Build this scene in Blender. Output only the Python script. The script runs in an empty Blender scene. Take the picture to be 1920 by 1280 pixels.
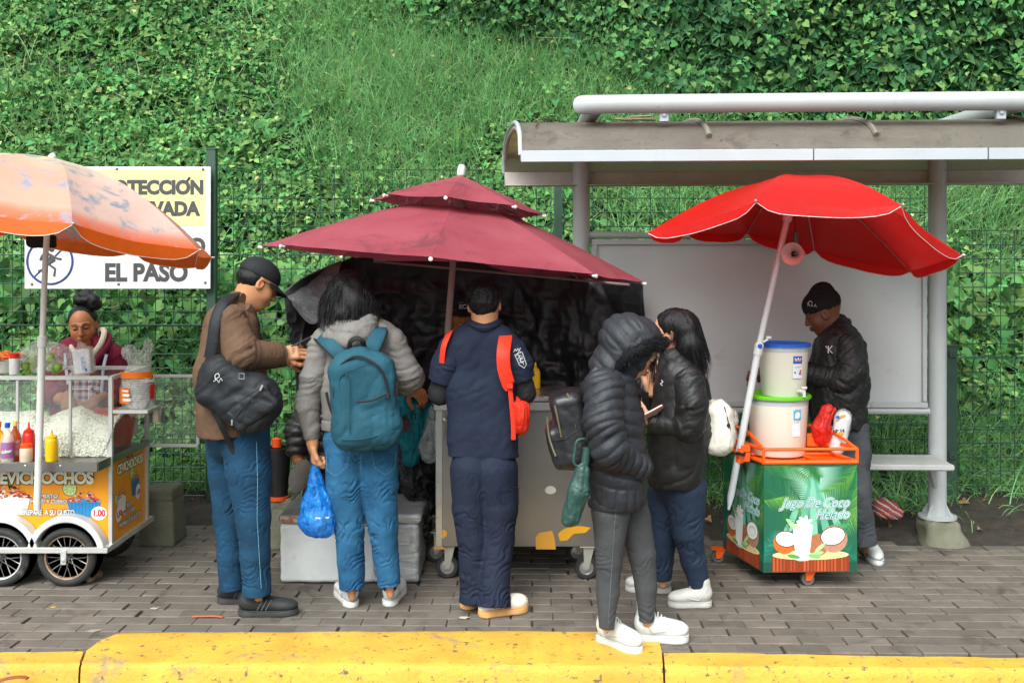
import bpy, math, random
import numpy as np
from mathutils import Vector, Matrix
random.seed(7); RNG = np.random.default_rng(7)
scn = bpy.context.scene; COL = scn.collection
R = math.radians
# ---------------------------------------------------------------- camera, world, sun, exposure
CZ = 1.70
cam = bpy.data.cameras.new("camera"); camo = bpy.data.objects.new("camera", cam); COL.objects.link(camo)
cam.sensor_width = 36; cam.lens = 36; cam.shift_y = -140/1920; cam.clip_end = 500; cam.clip_start = 0.05
camo.location = (0, 0, CZ); camo.rotation_euler = (R(90), 0, 0); scn.camera = camo
w = bpy.data.worlds.new("World"); scn.world = w; w.use_nodes = True
nt = w.node_tree; nt.nodes.clear()
sky = nt.nodes.new("ShaderNodeTexSky"); sky.sky_type = 'NISHITA'; sky.sun_disc = False
sky.sun_elevation = R(48); sky.sun_rotation = R(200); sky.air_density = 1.0; sky.dust_density = 6.0; sky.ozone_density = 1.0
hs = nt.nodes.new("ShaderNodeHueSaturation"); hs.inputs['Saturation'].default_value = 0.22
bg = nt.nodes.new("ShaderNodeBackground"); bg.inputs['Strength'].default_value = 0.145
wo = nt.nodes.new("ShaderNodeOutputWorld")
nt.links.new(sky.outputs[0], hs.inputs['Color']); tn = nt.nodes.new('ShaderNodeMix'); tn.data_type = 'RGBA'; tn.blend_type = 'MULTIPLY'; tn.inputs[0].default_value = 1; tn.inputs[7].default_value = (.93, 1, .985, 1)
nt.links.new(hs.outputs[0], tn.inputs[6]); nt.links.new(tn.outputs[2], bg.inputs[0]); nt.links.new(bg.outputs[0], wo.inputs[0])
sl = bpy.data.lights.new("sun", 'SUN'); sl.energy = 1.35; sl.angle = R(40); sl.color = (.965, 1, .975)
slo = bpy.data.objects.new("sun", sl); COL.objects.link(slo); slo.rotation_euler = (R(42), 0, R(-20)); slo.location = (0, 0, 12)
scn.view_settings.view_transform = 'Standard'; scn.view_settings.look = 'None'; scn.view_settings.gamma = 1
scn.view_settings.exposure = 0.88
scn.render.engine = 'CYCLES'
try:
    scn.cycles.use_denoising = True; scn.cycles.max_bounces = 8; scn.cycles.transparent_max_bounces = 16
except Exception: pass
F = 1920.0
def P(px, py, Y): return np.array([(px-960)/F*Y, Y, CZ-(py-500)/F*Y])       # a point at distance Y
def G(px, py): return P(px, py, CZ*F/(py-500.0))                                # a point on the ground
def srgb(h):
    if isinstance(h, str): h = [int(h[i:i+2], 16)/255 for i in (0, 2, 4)]
    return tuple(c/12.92 if c < .04045 else ((c+.055)/1.055)**2.4 for c in h[:3])
# ---------------------------------------------------------------- numpy noise
def _h(ix, iy, iz, seed):
    n = (ix.astype(np.int64)*374761393 + iy.astype(np.int64)*668265263 + iz.astype(np.int64)*2147483647 + seed*974634777) & 0x7fffffff
    n = (n ^ (n >> 13))*1274126177 & 0x7fffffff
    return ((n ^ (n >> 16)) & 0xffff)/65535.0
def noise(p, seed=0):
    p = np.asarray(p, float); i = np.floor(p).astype(np.int64); f = p-i; f = f*f*(3-2*f)
    x, y, z = i[..., 0], i[..., 1], i[..., 2]; fx, fy, fz = f[..., 0], f[..., 1], f[..., 2]
    def L(a, b, t): return a+(b-a)*t
    c = [[[_h(x+a, y+b, z+d, seed) for d in (0, 1)] for b in (0, 1)] for a in (0, 1)]
    return L(L(L(c[0][0][0], c[1][0][0], fx), L(c[0][1][0], c[1][1][0], fx), fy),
             L(L(c[0][0][1], c[1][0][1], fx), L(c[0][1][1], c[1][1][1], fx), fy), fz)
def fbm(p, seed=0, o=3): return sum(noise(np.asarray(p)*2**k, seed+k)*.5**k for k in range(o))/sum(.5**k for k in range(o))
# ---------------------------------------------------------------- materials
MATS = {}
def mat(name, col=(.5, .5, .5), rough=.6, metal=0, spec=.5, var=.25, vscale=6, vcol=None, bump=.0, bscale=40, attr=False,
        trans=0, alpha=1, sss=0, coat=0, sheen=0, stretch=(1, 1, 1), dirt=None, dscale=3, dthr=.55, emit=0, bdist=.01, weave=0, ior=1.5, island=0, leaf=0, dirt2=None):
    if name in MATS: return MATS[name]
    m = bpy.data.materials.new(name); m.use_nodes = True; MATS[name] = m
    t = m.node_tree; N = t.nodes; Lk = t.links.new; b = N['Principled BSDF']
    tc = N.new('ShaderNodeTexCoord'); mp = N.new('ShaderNodeMapping'); mp.inputs['Scale'].default_value = stretch
    Lk(tc.outputs['Object'], mp.inputs[0]); V = mp.outputs[0]
    def noi(s, det=4, r=.6, dist=0):
        n = N.new('ShaderNodeTexNoise'); n.inputs['Scale'].default_value = s; n.inputs['Detail'].default_value = det
        n.inputs['Roughness'].default_value = r; n.inputs['Distortion'].default_value = dist; Lk(V, n.inputs[0]); return n
    def mix(f, a, c, typ='MIX'):
        n = N.new('ShaderNodeMix'); n.data_type = 'RGBA'; n.blend_type = typ
        for s, v in ((n.inputs[0], f), (n.inputs[6], a), (n.inputs[7], c)):
            if hasattr(v, 'default_value') or hasattr(v, 'is_linked'): Lk(v, s)
            else: s.default_value = v if not isinstance(v, tuple) else (*v[:3], 1)
        return n.outputs[2]
    def ramp(x, lo, hi):
        n = N.new('ShaderNodeMapRange'); n.inputs[1].default_value = lo; n.inputs[2].default_value = hi; Lk(x, n.inputs[0]); return n.outputs[0]
    if attr:
        a = N.new('ShaderNodeVertexColor'); a.layer_name = 'Col'; base = a.outputs[0]
    else:
        n = N.new('ShaderNodeRGB'); n.outputs[0].default_value = (*col[:3], 1); base = n.outputs[0]
    if var:
        n1 = noi(vscale, 5, .62, .4)
        v = ramp(n1.outputs[0], .3, .7)
        c2 = vcol if vcol else None
        if c2: base = mix(v, base, tuple(c2))
        else:
            lo = mix(1.0, base, tuple([1-var]*3), 'MULTIPLY'); hi = mix(1.0, base, tuple([1+var*.7]*3), 'MULTIPLY'); base = mix(v, lo, hi)
    if island:
        g = N.new('ShaderNodeNewGeometry'); h = N.new('ShaderNodeHueSaturation')
        mr = N.new('ShaderNodeMapRange'); mr.inputs[3].default_value = 1-island; mr.inputs[4].default_value = 1+island
        Lk(g.outputs['Random Per Island'], mr.inputs[0]); Lk(mr.outputs[0], h.inputs['Value'])
        mu = N.new('ShaderNodeMath'); mu.operation = 'MULTIPLY'; mu.inputs[1].default_value = 7.31
        fr = N.new('ShaderNodeMath'); fr.operation = 'FRACT'; Lk(g.outputs['Random Per Island'], mu.inputs[0]); Lk(mu.outputs[0], fr.inputs[0])
        m2 = N.new('ShaderNodeMapRange'); m2.inputs[3].default_value = .5-.06*leaf; m2.inputs[4].default_value = .5+.03*leaf
        Lk(fr.outputs[0], m2.inputs[0]); Lk(m2.outputs[0], h.inputs['Hue']); Lk(base, h.inputs['Color']); base = h.outputs[0]
    if dirt:
        nd = noi(dscale, 8, .7, .6); dm = ramp(nd.outputs[0], dthr, dthr+.12); base = mix(dm, base, tuple(dirt))
    if dirt2:
        nd = noi(dirt2[1], 8, .75, .3); dm = ramp(nd.outputs[0], dirt2[2], dirt2[2]+.04); base = mix(dm, base, tuple(dirt2[0]))
    Lk(base, b.inputs['Base Color'])
    b.inputs['Metallic'].default_value = metal
    b.inputs['Specular IOR Level'].default_value = spec; b.inputs['IOR'].default_value = ior
    nr = noi(vscale*2.3, 3); mr = N.new('ShaderNodeMapRange'); mr.inputs[3].default_value = max(.02, rough-.1); mr.inputs[4].default_value = min(1, rough+.1)
    Lk(nr.outputs[0], mr.inputs[0]); Lk(mr.outputs[0], b.inputs['Roughness'])
    if coat: b.inputs['Coat Weight'].default_value = coat; b.inputs['Coat Roughness'].default_value = .2
    if sheen: b.inputs['Sheen Weight'].default_value = sheen; b.inputs['Sheen Roughness'].default_value = .5
    if sss: b.inputs['Subsurface Weight'].default_value = sss; b.inputs['Subsurface Radius'].default_value = (.012, .005, .003); b.inputs['Subsurface Scale'].default_value = 1
    if trans: b.inputs['Transmission Weight'].default_value = trans
    if alpha < 1: b.inputs['Alpha'].default_value = alpha
    if emit: Lk(base, b.inputs['Emission Color']); b.inputs['Emission Strength'].default_value = emit
    nrm = None
    if bump:
        nb = noi(bscale, 6, .65, .3); bn = N.new('ShaderNodeBump'); bn.inputs['Strength'].default_value = bump; bn.inputs['Distance'].default_value = bdist
        Lk(nb.outputs[0], bn.inputs['Height']); nrm = bn.outputs[0]
    if weave:
        wv = N.new('ShaderNodeTexNoise'); wv.inputs['Scale'].default_value = 900; wv.inputs['Detail'].default_value = 1; Lk(tc.outputs['Object'], wv.inputs[0])
        bn = N.new('ShaderNodeBump'); bn.inputs['Strength'].default_value = weave; bn.inputs['Distance'].default_value = .001
        Lk(wv.outputs[0], bn.inputs['Height'])
        if nrm is not None: Lk(nrm, bn.inputs['Normal'])
        nrm = bn.outputs[0]
    if nrm is not None: Lk(nrm, b.inputs['Normal'])
    if leaf:
        tr = N.new('ShaderNodeBsdfTranslucent'); Lk(base, tr.inputs[0]); ms = N.new('ShaderNodeMixShader'); ms.inputs[0].default_value = .28
        Lk(b.outputs[0], ms.inputs[1]); Lk(tr.outputs[0], ms.inputs[2]); Lk(ms.outputs[0], N['Material Output'].inputs[0])
    return m
def film(name, col, a=.3, rough=.25, bump=.5, bscale=30):      # thin clear plastic or glass
    if name in MATS: return MATS[name]
    m = bpy.data.materials.new(name); m.use_nodes = True; MATS[name] = m
    t = m.node_tree; N = t.nodes; Lk = t.links.new; b = N['Principled BSDF']
    b.inputs['Base Color'].default_value = (*col, 1); b.inputs['Roughness'].default_value = rough
    tp = N.new('ShaderNodeBsdfTransparent'); tp.inputs[0].default_value = (*[.35+.65*c for c in col], 1); ms = N.new('ShaderNodeMixShader')
    tc = N.new('ShaderNodeTexCoord'); n = N.new('ShaderNodeTexNoise'); n.inputs['Scale'].default_value = bscale; n.inputs['Detail'].default_value = 6; n.inputs['Distortion'].default_value = 1.5
    Lk(tc.outputs['Object'], n.inputs[0]); bn = N.new('ShaderNodeBump'); bn.inputs['Strength'].default_value = bump; bn.inputs['Distance'].default_value = .02
    Lk(n.outputs[0], bn.inputs['Height']); Lk(bn.outputs[0], b.inputs['Normal'])
    mr = N.new('ShaderNodeMapRange'); mr.inputs[1].default_value = .3; mr.inputs[2].default_value = .75; mr.inputs[3].default_value = a*.5; mr.inputs[4].default_value = min(1, a*1.8)
    Lk(n.outputs[0], mr.inputs[0]); Lk(mr.outputs[0], ms.inputs[0]); Lk(tp.outputs[0], ms.inputs[1]); Lk(b.outputs[0], ms.inputs[2]); Lk(ms.outputs[0], N['Material Output'].inputs[0])
    return m
def fabric(nm, col, tl=.3, attr=False, tcol=None, **kw):
    m = mat(nm, col, attr=attr, **kw); N = m.node_tree.nodes; Lk = m.node_tree.links.new; b = N['Principled BSDF']; tr = N.new('ShaderNodeBsdfTranslucent'); ms = N.new('ShaderNodeMixShader'); ms.inputs[0].default_value = tl
    src = b.inputs['Base Color'].links[0].from_socket; (Lk(src, tr.inputs[0]) if tcol is None else setattr(tr.inputs[0], 'default_value', (*tcol, 1))); Lk(b.outputs[0], ms.inputs[1]); Lk(tr.outputs[0], ms.inputs[2]); Lk(ms.outputs[0], N['Material Output'].inputs[0]); return m
# ---------------------------------------------------------------- objects
BASE = {}
def thing(name, label, cat, base, group=None):
    o = bpy.data.objects.new(name, None); COL.objects.link(o); o.empty_display_size = .1
    o.location = Vector(base); BASE[o.name] = np.array(base, float)
    o['label'] = label; o['category'] = cat
    if group: o['group'] = group
    return o
def link(name, V, Fc, m, parent=None, base=None, smooth=True, cols=None, sharp=40, mi=None, label=None, cat=None, kind=None, group=None):
    V = np.asarray(V, float).reshape(-1, 3)
    if parent is not None: b = BASE[parent.name]
    else: b = np.array(base if base is not None else (0, 0, 0), float)
    me = bpy.data.meshes.new(name)
    if isinstance(Fc, np.ndarray):
        k = Fc.shape[1]; me.vertices.add(len(V)); me.vertices.foreach_set('co', (V-b).astype(np.float32).ravel())
        me.loops.add(Fc.size); me.loops.foreach_set('vertex_index', Fc.astype(np.int32).ravel())
        me.polygons.add(len(Fc)); me.polygons.foreach_set('loop_start', np.arange(0, Fc.size, k, dtype=np.int32))
        me.update(calc_edges=True); me.validate()
    else:
        me.from_pydata((V-b).tolist(), [], [list(map(int, f)) for f in Fc]); me.update()
    for mm in (m if isinstance(m, (list, tuple)) else [m]): me.materials.append(mm)
    if mi is not None and len(mi) == len(me.polygons): me.polygons.foreach_set('material_index', np.asarray(mi, np.int32))
    if cols is not None:
        ca = me.color_attributes.new('Col', 'FLOAT_COLOR', 'POINT'); c = np.ones((len(V), 4), np.float32); c[:, :3] = cols; ca.data.foreach_set('color', c.ravel())
    if smooth:
        me.polygons.foreach_set('use_smooth', np.ones(len(me.polygons), bool))
        if sharp: me.set_sharp_from_angle(angle=R(sharp))
    o = bpy.data.objects.new(name, me); COL.objects.link(o)
    if parent is not None: o.parent = parent; BASE[o.name] = b
    else: o.location = Vector(b); BASE[o.name] = b
    if label: o['label'] = label
    if cat: o['category'] = cat
    if kind: o['kind'] = kind
    if group: o['group'] = group
    return o
def nrmz(v): v = np.asarray(v, float); return v/(np.linalg.norm(v)+1e-12)
def frame(d):
    d = nrmz(d); a = np.array([0, 0, 1.]) if abs(d[2]) < .9 else np.array([1., 0, 0]); u = nrmz(np.cross(a, d)); return u, np.cross(d, u), d
class MB:
    def __init__(s): s.v = []; s.f = []; s.mi = []; s.c = []; s.n = 0; s.cur = 0; s.col = (1, 1, 1)
    def add(s, V, Fc):
        V = np.asarray(V, float).reshape(-1, 3); s.v.append(V)
        for f in Fc: s.f.append([int(i)+s.n for i in f]); s.mi.append(s.cur)
        s.c.append(np.tile(np.array(s.col, float), (len(V), 1)) if np.ndim(s.col) == 1 else s.col); s.n += len(V); return s
    def box(s, c, size, axes=None, bev=.004):
        c = np.array(c, float); h = np.array(size, float)/2; A = np.eye(3) if axes is None else np.array(axes, float)
        b = min(bev, h.min()*.45); V = []; idx = {}
        for sx in (-1, 1):
            for sy in (-1, 1):
                for sz in (-1, 1):
                    for k in range(3):
                        q = np.array([sx*h[0], sy*h[1], sz*h[2]]); sg = (sx, sy, sz)
                        for j in range(3):
                            if j != k: q[j] -= sg[j]*b
                        idx[(sx, sy, sz, k)] = len(V); V.append(q)
        Fc = []
        for k in range(3):
            o = [j for j in range(3) if j != k]
            for sg in (-1, 1):
                loop = []
                for a, d in ((-1, -1), (1, -1), (1, 1), (-1, 1)):
                    g = [0, 0, 0]; g[k] = sg; g[o[0]] = a; g[o[1]] = d; loop.append(idx[(*g, k)])
                flip = (sg > 0) == (k == 1); Fc.append(loop[::-1] if flip else loop)
        for k in range(3):
            o = [j for j in range(3) if j != k]
            for a in (-1, 1):
                for d in (-1, 1):
                    g = [0, 0, 0]; g[o[0]] = a; g[o[1]] = d; g0 = list(g); g1 = list(g); g0[k] = -1; g1[k] = 1
                    q = [idx[(*g0, o[0])], idx[(*g1, o[0])], idx[(*g1, o[1])], idx[(*g0, o[1])]]; Fc.append(q)
        for sx in (-1, 1):
            for sy in (-1, 1):
                for sz in (-1, 1): Fc.append([idx[(sx, sy, sz, k)] for k in range(3)])
        V = np.array(V); cen = V.mean(0)
        out = []
        for f in Fc:
            p = V[f]; n = np.cross(p[1]-p[0], p[2]-p[0]); out.append(f if np.dot(n, p.mean(0)-cen) > 0 else f[::-1])
        return s.add(c+V@A, out)
    def tube(s, pts, r, n=10, cap=True, closed=False, flat=None):
        pts = np.array(pts, float); m = len(pts); r = np.ones(m)*r if np.ndim(r) == 0 else np.array(r, float)
        T = np.gradient(pts, axis=0) if not closed else np.roll(pts, -1, 0)-np.roll(pts, 1, 0)
        u, v, _ = frame(T[0]); V = []
        if flat is not None: u = nrmz(np.cross(flat[0], T[0])); v = nrmz(np.cross(nrmz(T[0]), u))
        for i in range(m):
            t = nrmz(T[i])
            if flat is not None: u = nrmz(np.cross(flat[0], t)); v = np.cross(t, u)
            else: u = nrmz(u-t*np.dot(u, t)); v = np.cross(t, u)
            for k in range(n):
                a = 2*math.pi*k/n; fu, fv = (1, 1) if flat is None else (1, flat[1])
                V.append(pts[i]+r[i]*(u*math.cos(a)*fu+v*math.sin(a)*fv))
        Fc = [[i*n+k, i*n+(k+1) % n, (i+1)*n+(k+1) % n, (i+1)*n+k] for i in range(m-1) for k in range(n)]
        if closed: Fc += [[(m-1)*n+k, (m-1)*n+(k+1) % n, (k+1) % n, k] for k in range(n)]
        elif cap: Fc += [list(range(n))[::-1], [(m-1)*n+k for k in range(n)]]
        return s.add(V, Fc)
    def lathe(s, prof, c=(0, 0, 0), axis=(0, 0, 1), n=24, sq=0):
        u, v, d = frame(axis); c = np.array(c, float); V = []; m = len(prof)
        for r, z in prof:
            for k in range(n):
                a = 2*math.pi*k/n; V.append(c+d*z+r*(u*math.cos(a)+v*math.sin(a)))
        Fc = [[i*n+k, i*n+(k+1) % n, (i+1)*n+(k+1) % n, (i+1)*n+k] for i in range(m-1) for k in range(n)]
        closed = max(abs(prof[0][0]-prof[-1][0]), abs(prof[0][1]-prof[-1][1])) < 1e-6
        if prof[0][0] > 1e-5 and not closed: Fc.append(list(range(n))[::-1])
        if prof[-1][0] > 1e-5 and not closed: Fc.append([(m-1)*n+k for k in range(n)])
        return s.add(V, Fc)
    def grid(s, Pts, thick=0):
        Pts = np.array(Pts, float); a, b = Pts.shape[:2]
        Fc = [[i*b+j, i*b+j+1, (i+1)*b+j+1, (i+1)*b+j] for i in range(a-1) for j in range(b-1)]
        if not thick: return s.add(Pts.reshape(-1, 3), Fc)
        du = np.gradient(Pts, axis=0); dv = np.gradient(Pts, axis=1); n = np.cross(du, dv); n /= np.linalg.norm(n, axis=2, keepdims=True)+1e-9
        Q = Pts-n*thick; V = np.concatenate([Pts.reshape(-1, 3), Q.reshape(-1, 3)]); o = a*b
        F2 = Fc+[[o+i for i in f[::-1]] for f in Fc]
        bd = [j for j in range(b)]+[i*b+b-1 for i in range(1, a)]+[(a-1)*b+j for j in range(b-2, -1, -1)]+[i*b for i in range(a-2, 0, -1)]
        F2 += [[bd[k], bd[(k+1) % len(bd)], o+bd[(k+1) % len(bd)], o+bd[k]][::-1] for k in range(len(bd))]
        return s.add(V, F2)
    def ball(s, c, r, n=10, seed=None, amp=0):
        r = np.ones(3)*r if np.ndim(r) == 0 else np.array(r, float); V = []; m = n//2+1
        for i in range(m+1):
            th = math.pi*i/m
            for k in range(n): a = 2*math.pi*k/n; V.append([math.sin(th)*math.cos(a), math.sin(th)*math.sin(a), math.cos(th)])
        V = np.array(V)
        if seed is not None: V = V*(1+amp*(noise(V*2.2+seed*3.7, seed)-.5)*2)[:, None]
        return s.add(np.array(c)+V*r, [[i*n+k, i*n+(k+1) % n, (i+1)*n+(k+1) % n, (i+1)*n+k][::-1] for i in range(m) for k in range(n)])
    def build(s, name, m, parent=None, **kw):
        V = np.concatenate(s.v); c = np.concatenate(s.c) if kw.pop('usecol', False) else None
        return link(name, V, s.f, m, parent, cols=c, mi=s.mi if isinstance(m, (list, tuple)) else None, **kw)
def tagged(o, label, cat, group=None):
    o['label'] = label; o['category'] = cat
    if group: o['group'] = group
    return o
def smoothpath(pts, n=6):
    pts = np.array(pts, float); out = []; m = len(pts)
    for i in range(m-1):
        p0 = pts[max(i-1, 0)]; p1 = pts[i]; p2 = pts[i+1]; p3 = pts[min(i+2, m-1)]
        for k in range(n):
            t = k/n; out.append(.5*((2*p1)+(-p0+p2)*t+(2*p0-5*p1+4*p2-p3)*t*t+(-p0+3*p1-3*p2+p3)*t**3))
    out.append(pts[-1]); return np.array(out)
# ---------------------------------------------------------------- text and flat prints laid on a panel
def text(name, s, m, parent, o, u, v, size, extrude=.0008, offset=0, shear=0, align='LEFT', wscale=1.0, label=None, spacing=1.0):
    """lettering raised off the plane (o + u*x + v*y); size = line height in m"""
    cu = bpy.data.curves.new(name, 'FONT'); cu.body = s; cu.size = size; cu.extrude = extrude; cu.offset = offset; cu.shear = shear; cu.align_x = align
    cu.space_character = spacing; cu.resolution_u = 4
    t = bpy.data.objects.new('tmp', cu); COL.objects.link(t); dg = bpy.context.evaluated_depsgraph_get()
    me = bpy.data.meshes.new_from_object(t.evaluated_get(dg)); me.name = name
    u = nrmz(u); v = nrmz(v); n = np.cross(u, v); b = BASE[parent.name]
    co = np.empty(len(me.vertices)*3); me.vertices.foreach_get('co', co); co = co.reshape(-1, 3)
    W = np.array(o)+co[:, :1]*wscale*u+co[:, 1:2]*v+co[:, 2:3]*n-b
    me.vertices.foreach_set('co', W.ravel()); me.materials.clear(); me.materials.append(m); me.update()
    ob = bpy.data.objects.new(name, me); COL.objects.link(ob); ob.parent = parent; BASE[ob.name] = b
    bpy.data.objects.remove(t); bpy.data.curves.remove(cu)
    if label: ob['label'] = label
    return ob
class Print:
    """coloured flat shapes printed on a panel, each a hair above the last"""
    def __init__(s, o, u, v, lift=.0004): s.o = np.array(o, float); s.u = nrmz(u); s.v = nrmz(v); s.n = np.cross(s.u, s.v); s.mb = MB(); s.k = 0; s.lift = lift
    def poly(s, pts, col, z=None):
        s.k += z is None; z = s.k if z is None else z; pts = np.array(pts, float); s.mb.col = tuple(col)
        V = s.o+pts[:, :1]*s.u+pts[:, 1:2]*s.v+s.n*(s.lift*(1+z*.08)); s.mb.add(V, [list(range(len(V)))])
    def ell(s, cx, cy, rx, ry, col, n=28, a0=0, a1=360, rot=0, z=None):
        t = np.radians(np.linspace(a0, a1, n, endpoint=(a1-a0 < 360))); x = rx*np.cos(t); y = ry*np.sin(t); r = R(rot)
        s.poly(np.stack([cx+x*math.cos(r)-y*math.sin(r), cy+x*math.sin(r)+y*math.cos(r)], 1), col, z)
    def build(s, name, parent, rough=.35): return s.mb.build(name, mat('printed_vinyl', rough=rough, attr=True, var=.06, vscale=9), parent, usecol=True, smooth=False)
# ---------------------------------------------------------------- implicit surfaces for bodies, clothes and bags
def surface_nets(D, org, h):
    S = D < 0; nx, ny, nz = D.shape
    c = [(a, b, d) for a in (0, 1) for b in (0, 1) for d in (0, 1)]
    def sl(A, a, b, d): return A[a:nx-1+a, b:ny-1+b, d:nz-1+d]
    cnt = sum(sl(S, *k).astype(np.int8) for k in c); act = (cnt > 0) & (cnt < 8)
    I = np.argwhere(act)
    if len(I) == 0: return np.zeros((0, 3)), np.zeros((0, 4), int)
    idx = -np.ones(act.shape, np.int64); idx[act] = np.arange(len(I))
    acc = np.zeros((len(I), 3)); num = np.zeros(len(I)); x, y, z = I.T
    vals = {k: D[x+k[0], y+k[1], z+k[2]] for k in c}
    for ax in range(3):
        for k in c:
            if k[ax]: continue
            k2 = list(k); k2[ax] = 1; k2 = tuple(k2); a = vals[k]; b = vals[k2]; m = (a < 0) != (b < 0)
            t = np.where(m, a/np.where(m, a-b, 1), 0); p = np.tile(np.array(k, float), (len(I), 1)); p[:, ax] = t
            acc += p*m[:, None]; num += m
    V = org+(I+acc/num[:, None])*h; Q = []
    for ax in range(3):
        A = np.moveaxis(D, ax, 0); s0 = A[:-1] < 0; s1 = A[1:] < 0; m = np.moveaxis(s0 != s1, 0, ax); E = np.argwhere(m)
        o = [j for j in range(3) if j != ax]; ok = (E[:, o[0]] > 0) & (E[:, o[1]] > 0) & (E[:, o[0]] < act.shape[o[0]]) & (E[:, o[1]] < act.shape[o[1]]); E = E[ok]
        q = []
        for da, db in ((-1, -1), (0, -1), (0, 0), (-1, 0)):
            e = E.copy(); e[:, o[0]] += da; e[:, o[1]] += db; q.append(idx[e[:, 0], e[:, 1], e[:, 2]])
        q = np.stack(q, 1); inside = D[E[:, 0], E[:, 1], E[:, 2]] < 0
        if ax == 1: inside = ~inside
        q = np.where(inside[:, None], q, q[:, ::-1]); Q.append(q)
    Q = np.concatenate(Q); Q = Q[(Q >= 0).all(1)]
    return V, Q
def vnormals(V, Q):
    n = np.cross(V[Q[:, 2]]-V[Q[:, 0]], V[Q[:, 3]]-V[Q[:, 1]]); N = np.zeros_like(V)
    for k in range(4): np.add.at(N, Q[:, k], n)
    return N/(np.linalg.norm(N, axis=1, keepdims=True)+1e-12)
class SDF:
    """smooth union of tapered capsules, ellipsoids and rounded boxes"""
    def __init__(s, k=.03): s.p = []; s.k = k
    def cap(s, a, b, ra, rb=None, k=None, flat=None, cut=0, sub=False):
        s.p.append(dict(t='c', a=np.array(a, float), b=np.array(b, float), ra=ra, rb=ra if rb is None else rb, k=s.k if k is None else k, flat=flat, cut=cut, sub=sub)); return s
    def chain(s, pts, rs, **kw):
        for i in range(len(pts)-1):
            kw2 = dict(kw); c = kw.get('cut', 0)
            kw2['cut'] = (c & 1 if i == 0 else 0) | (c & 2 if i == len(pts)-2 else 0); s.cap(pts[i], pts[i+1], rs[i], rs[i+1], **kw2)
        return s
    def ell(s, c, r, A=None, k=None, sub=False):
        r = np.ones(3)*r if np.ndim(r) == 0 else np.array(r, float)
        s.p.append(dict(t='e', a=np.array(c, float), r=r, A=np.eye(3) if A is None else np.array(A, float), k=s.k if k is None else k, sub=sub)); return s
    def box(s, c, hs, A=None, rnd=.03, k=None, sub=False):
        s.p.append(dict(t='b', a=np.array(c, float), r=np.array(hs, float), A=np.eye(3) if A is None else np.array(A, float), rnd=rnd, k=s.k if k is None else k, sub=sub)); return s
    def plane(s, c, n): s.p.append(dict(t='p', a=np.array(c, float), n=nrmz(n), k=0, sub=False)); return s
    def dist(s, q, X):
        if q['t'] == 'c':
            pa = X-q['a']; ba = q['b']-q['a']
            if q['flat'] is not None: n, sc = q['flat']; n = nrmz(n); pa = pa+(1/sc-1)*(pa@n)[..., None]*n; ba = ba+(1/sc-1)*np.dot(ba, n)*n
            h0 = (pa@ba)/max(np.dot(ba, ba), 1e-9); h = np.clip(h0, 0, 1); d = np.linalg.norm(pa-h[..., None]*ba, axis=-1)-(q['ra']+(q['rb']-q['ra'])*h)
            L = np.linalg.norm(ba)
            if q['cut'] & 1: d = np.maximum(d, -h0*L)
            if q['cut'] & 2: d = np.maximum(d, (h0-1)*L)
            return d, h
        Y = (X-q['a'])
        if q['t'] == 'p': return Y@q['n'], None
        Y = Y@q['A'].T
        if q['t'] == 'e':
            k0 = np.linalg.norm(Y/q['r'], axis=-1); k1 = np.linalg.norm(Y/q['r']**2, axis=-1); return k0*(k0-1)/np.maximum(k1, 1e-9), None
        g = np.abs(Y)-(q['r']-q['rnd']); return np.linalg.norm(np.maximum(g, 0), axis=-1)+np.minimum(g.max(-1), 0)-q['rnd'], None
    def bounds(s):
        lo = []; hi = []
        for q in s.p:
            if q['sub'] or q['t'] == 'p': continue
            if q['t'] == 'c': r = max(q['ra'], q['rb']); lo.append(np.minimum(q['a'], q['b'])-r); hi.append(np.maximum(q['a'], q['b'])+r)
            else: e = np.abs(q['A'].T)@q['r']; lo.append(q['a']-e); hi.append(q['a']+e)
        return np.min(lo, 0), np.max(hi, 0)
    def mesh(s, h=.008, lo=None, hi=None, disp=None):
        l, u = s.bounds(); l = l-3*h if lo is None else np.maximum(np.array(lo, float), l-3*h); u = u+3*h if hi is None else np.minimum(np.array(hi, float), u+3*h)
        n = np.ceil((u-l)/h).astype(int)+1; ax = [l[i]+h*np.arange(n[i]) for i in range(3)]
        D = np.full(n, .2)
        for q in s.p:
            if q['t'] == 'p' or q['sub']: sl_ = [slice(0, n[i]) for i in range(3)]
            else:
                if q['t'] == 'c': r = max(q['ra'], q['rb']); a = np.minimum(q['a'], q['b'])-r; b = np.maximum(q['a'], q['b'])+r
                else: e = np.abs(q['A'].T)@q['r']; a = q['a']-e; b = q['a']+e
                mg = q['k']+3*h; sl_ = [slice(max(0, int((a[i]-mg-l[i])/h)), min(n[i], int((b[i]+mg-l[i])/h)+2)) for i in range(3)]
            if any(x.stop <= x.start for x in sl_): continue
            X = np.stack(np.meshgrid(ax[0][sl_[0]], ax[1][sl_[1]], ax[2][sl_[2]], indexing='ij'), -1)
            d, _ = s.dist(q, X); o = D[tuple(sl_)]; k = max(q['k'], 1e-5)
            if q['t'] == 'p': o = np.maximum(o, d)
            elif q['sub']: m = np.maximum(k-np.abs(o+d), 0)/k; o = np.maximum(o, -d)+m*m*k*.25
            else: m = np.maximum(k-np.abs(o-d), 0)/k; o = np.minimum(o, d)-m*m*k*.25
            D[tuple(sl_)] = o
        if disp is not None: D = D+disp(np.stack(np.meshgrid(*ax, indexing='ij'), -1))
        V, Q = surface_nets(D, l, h)
        return V, Q
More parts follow.
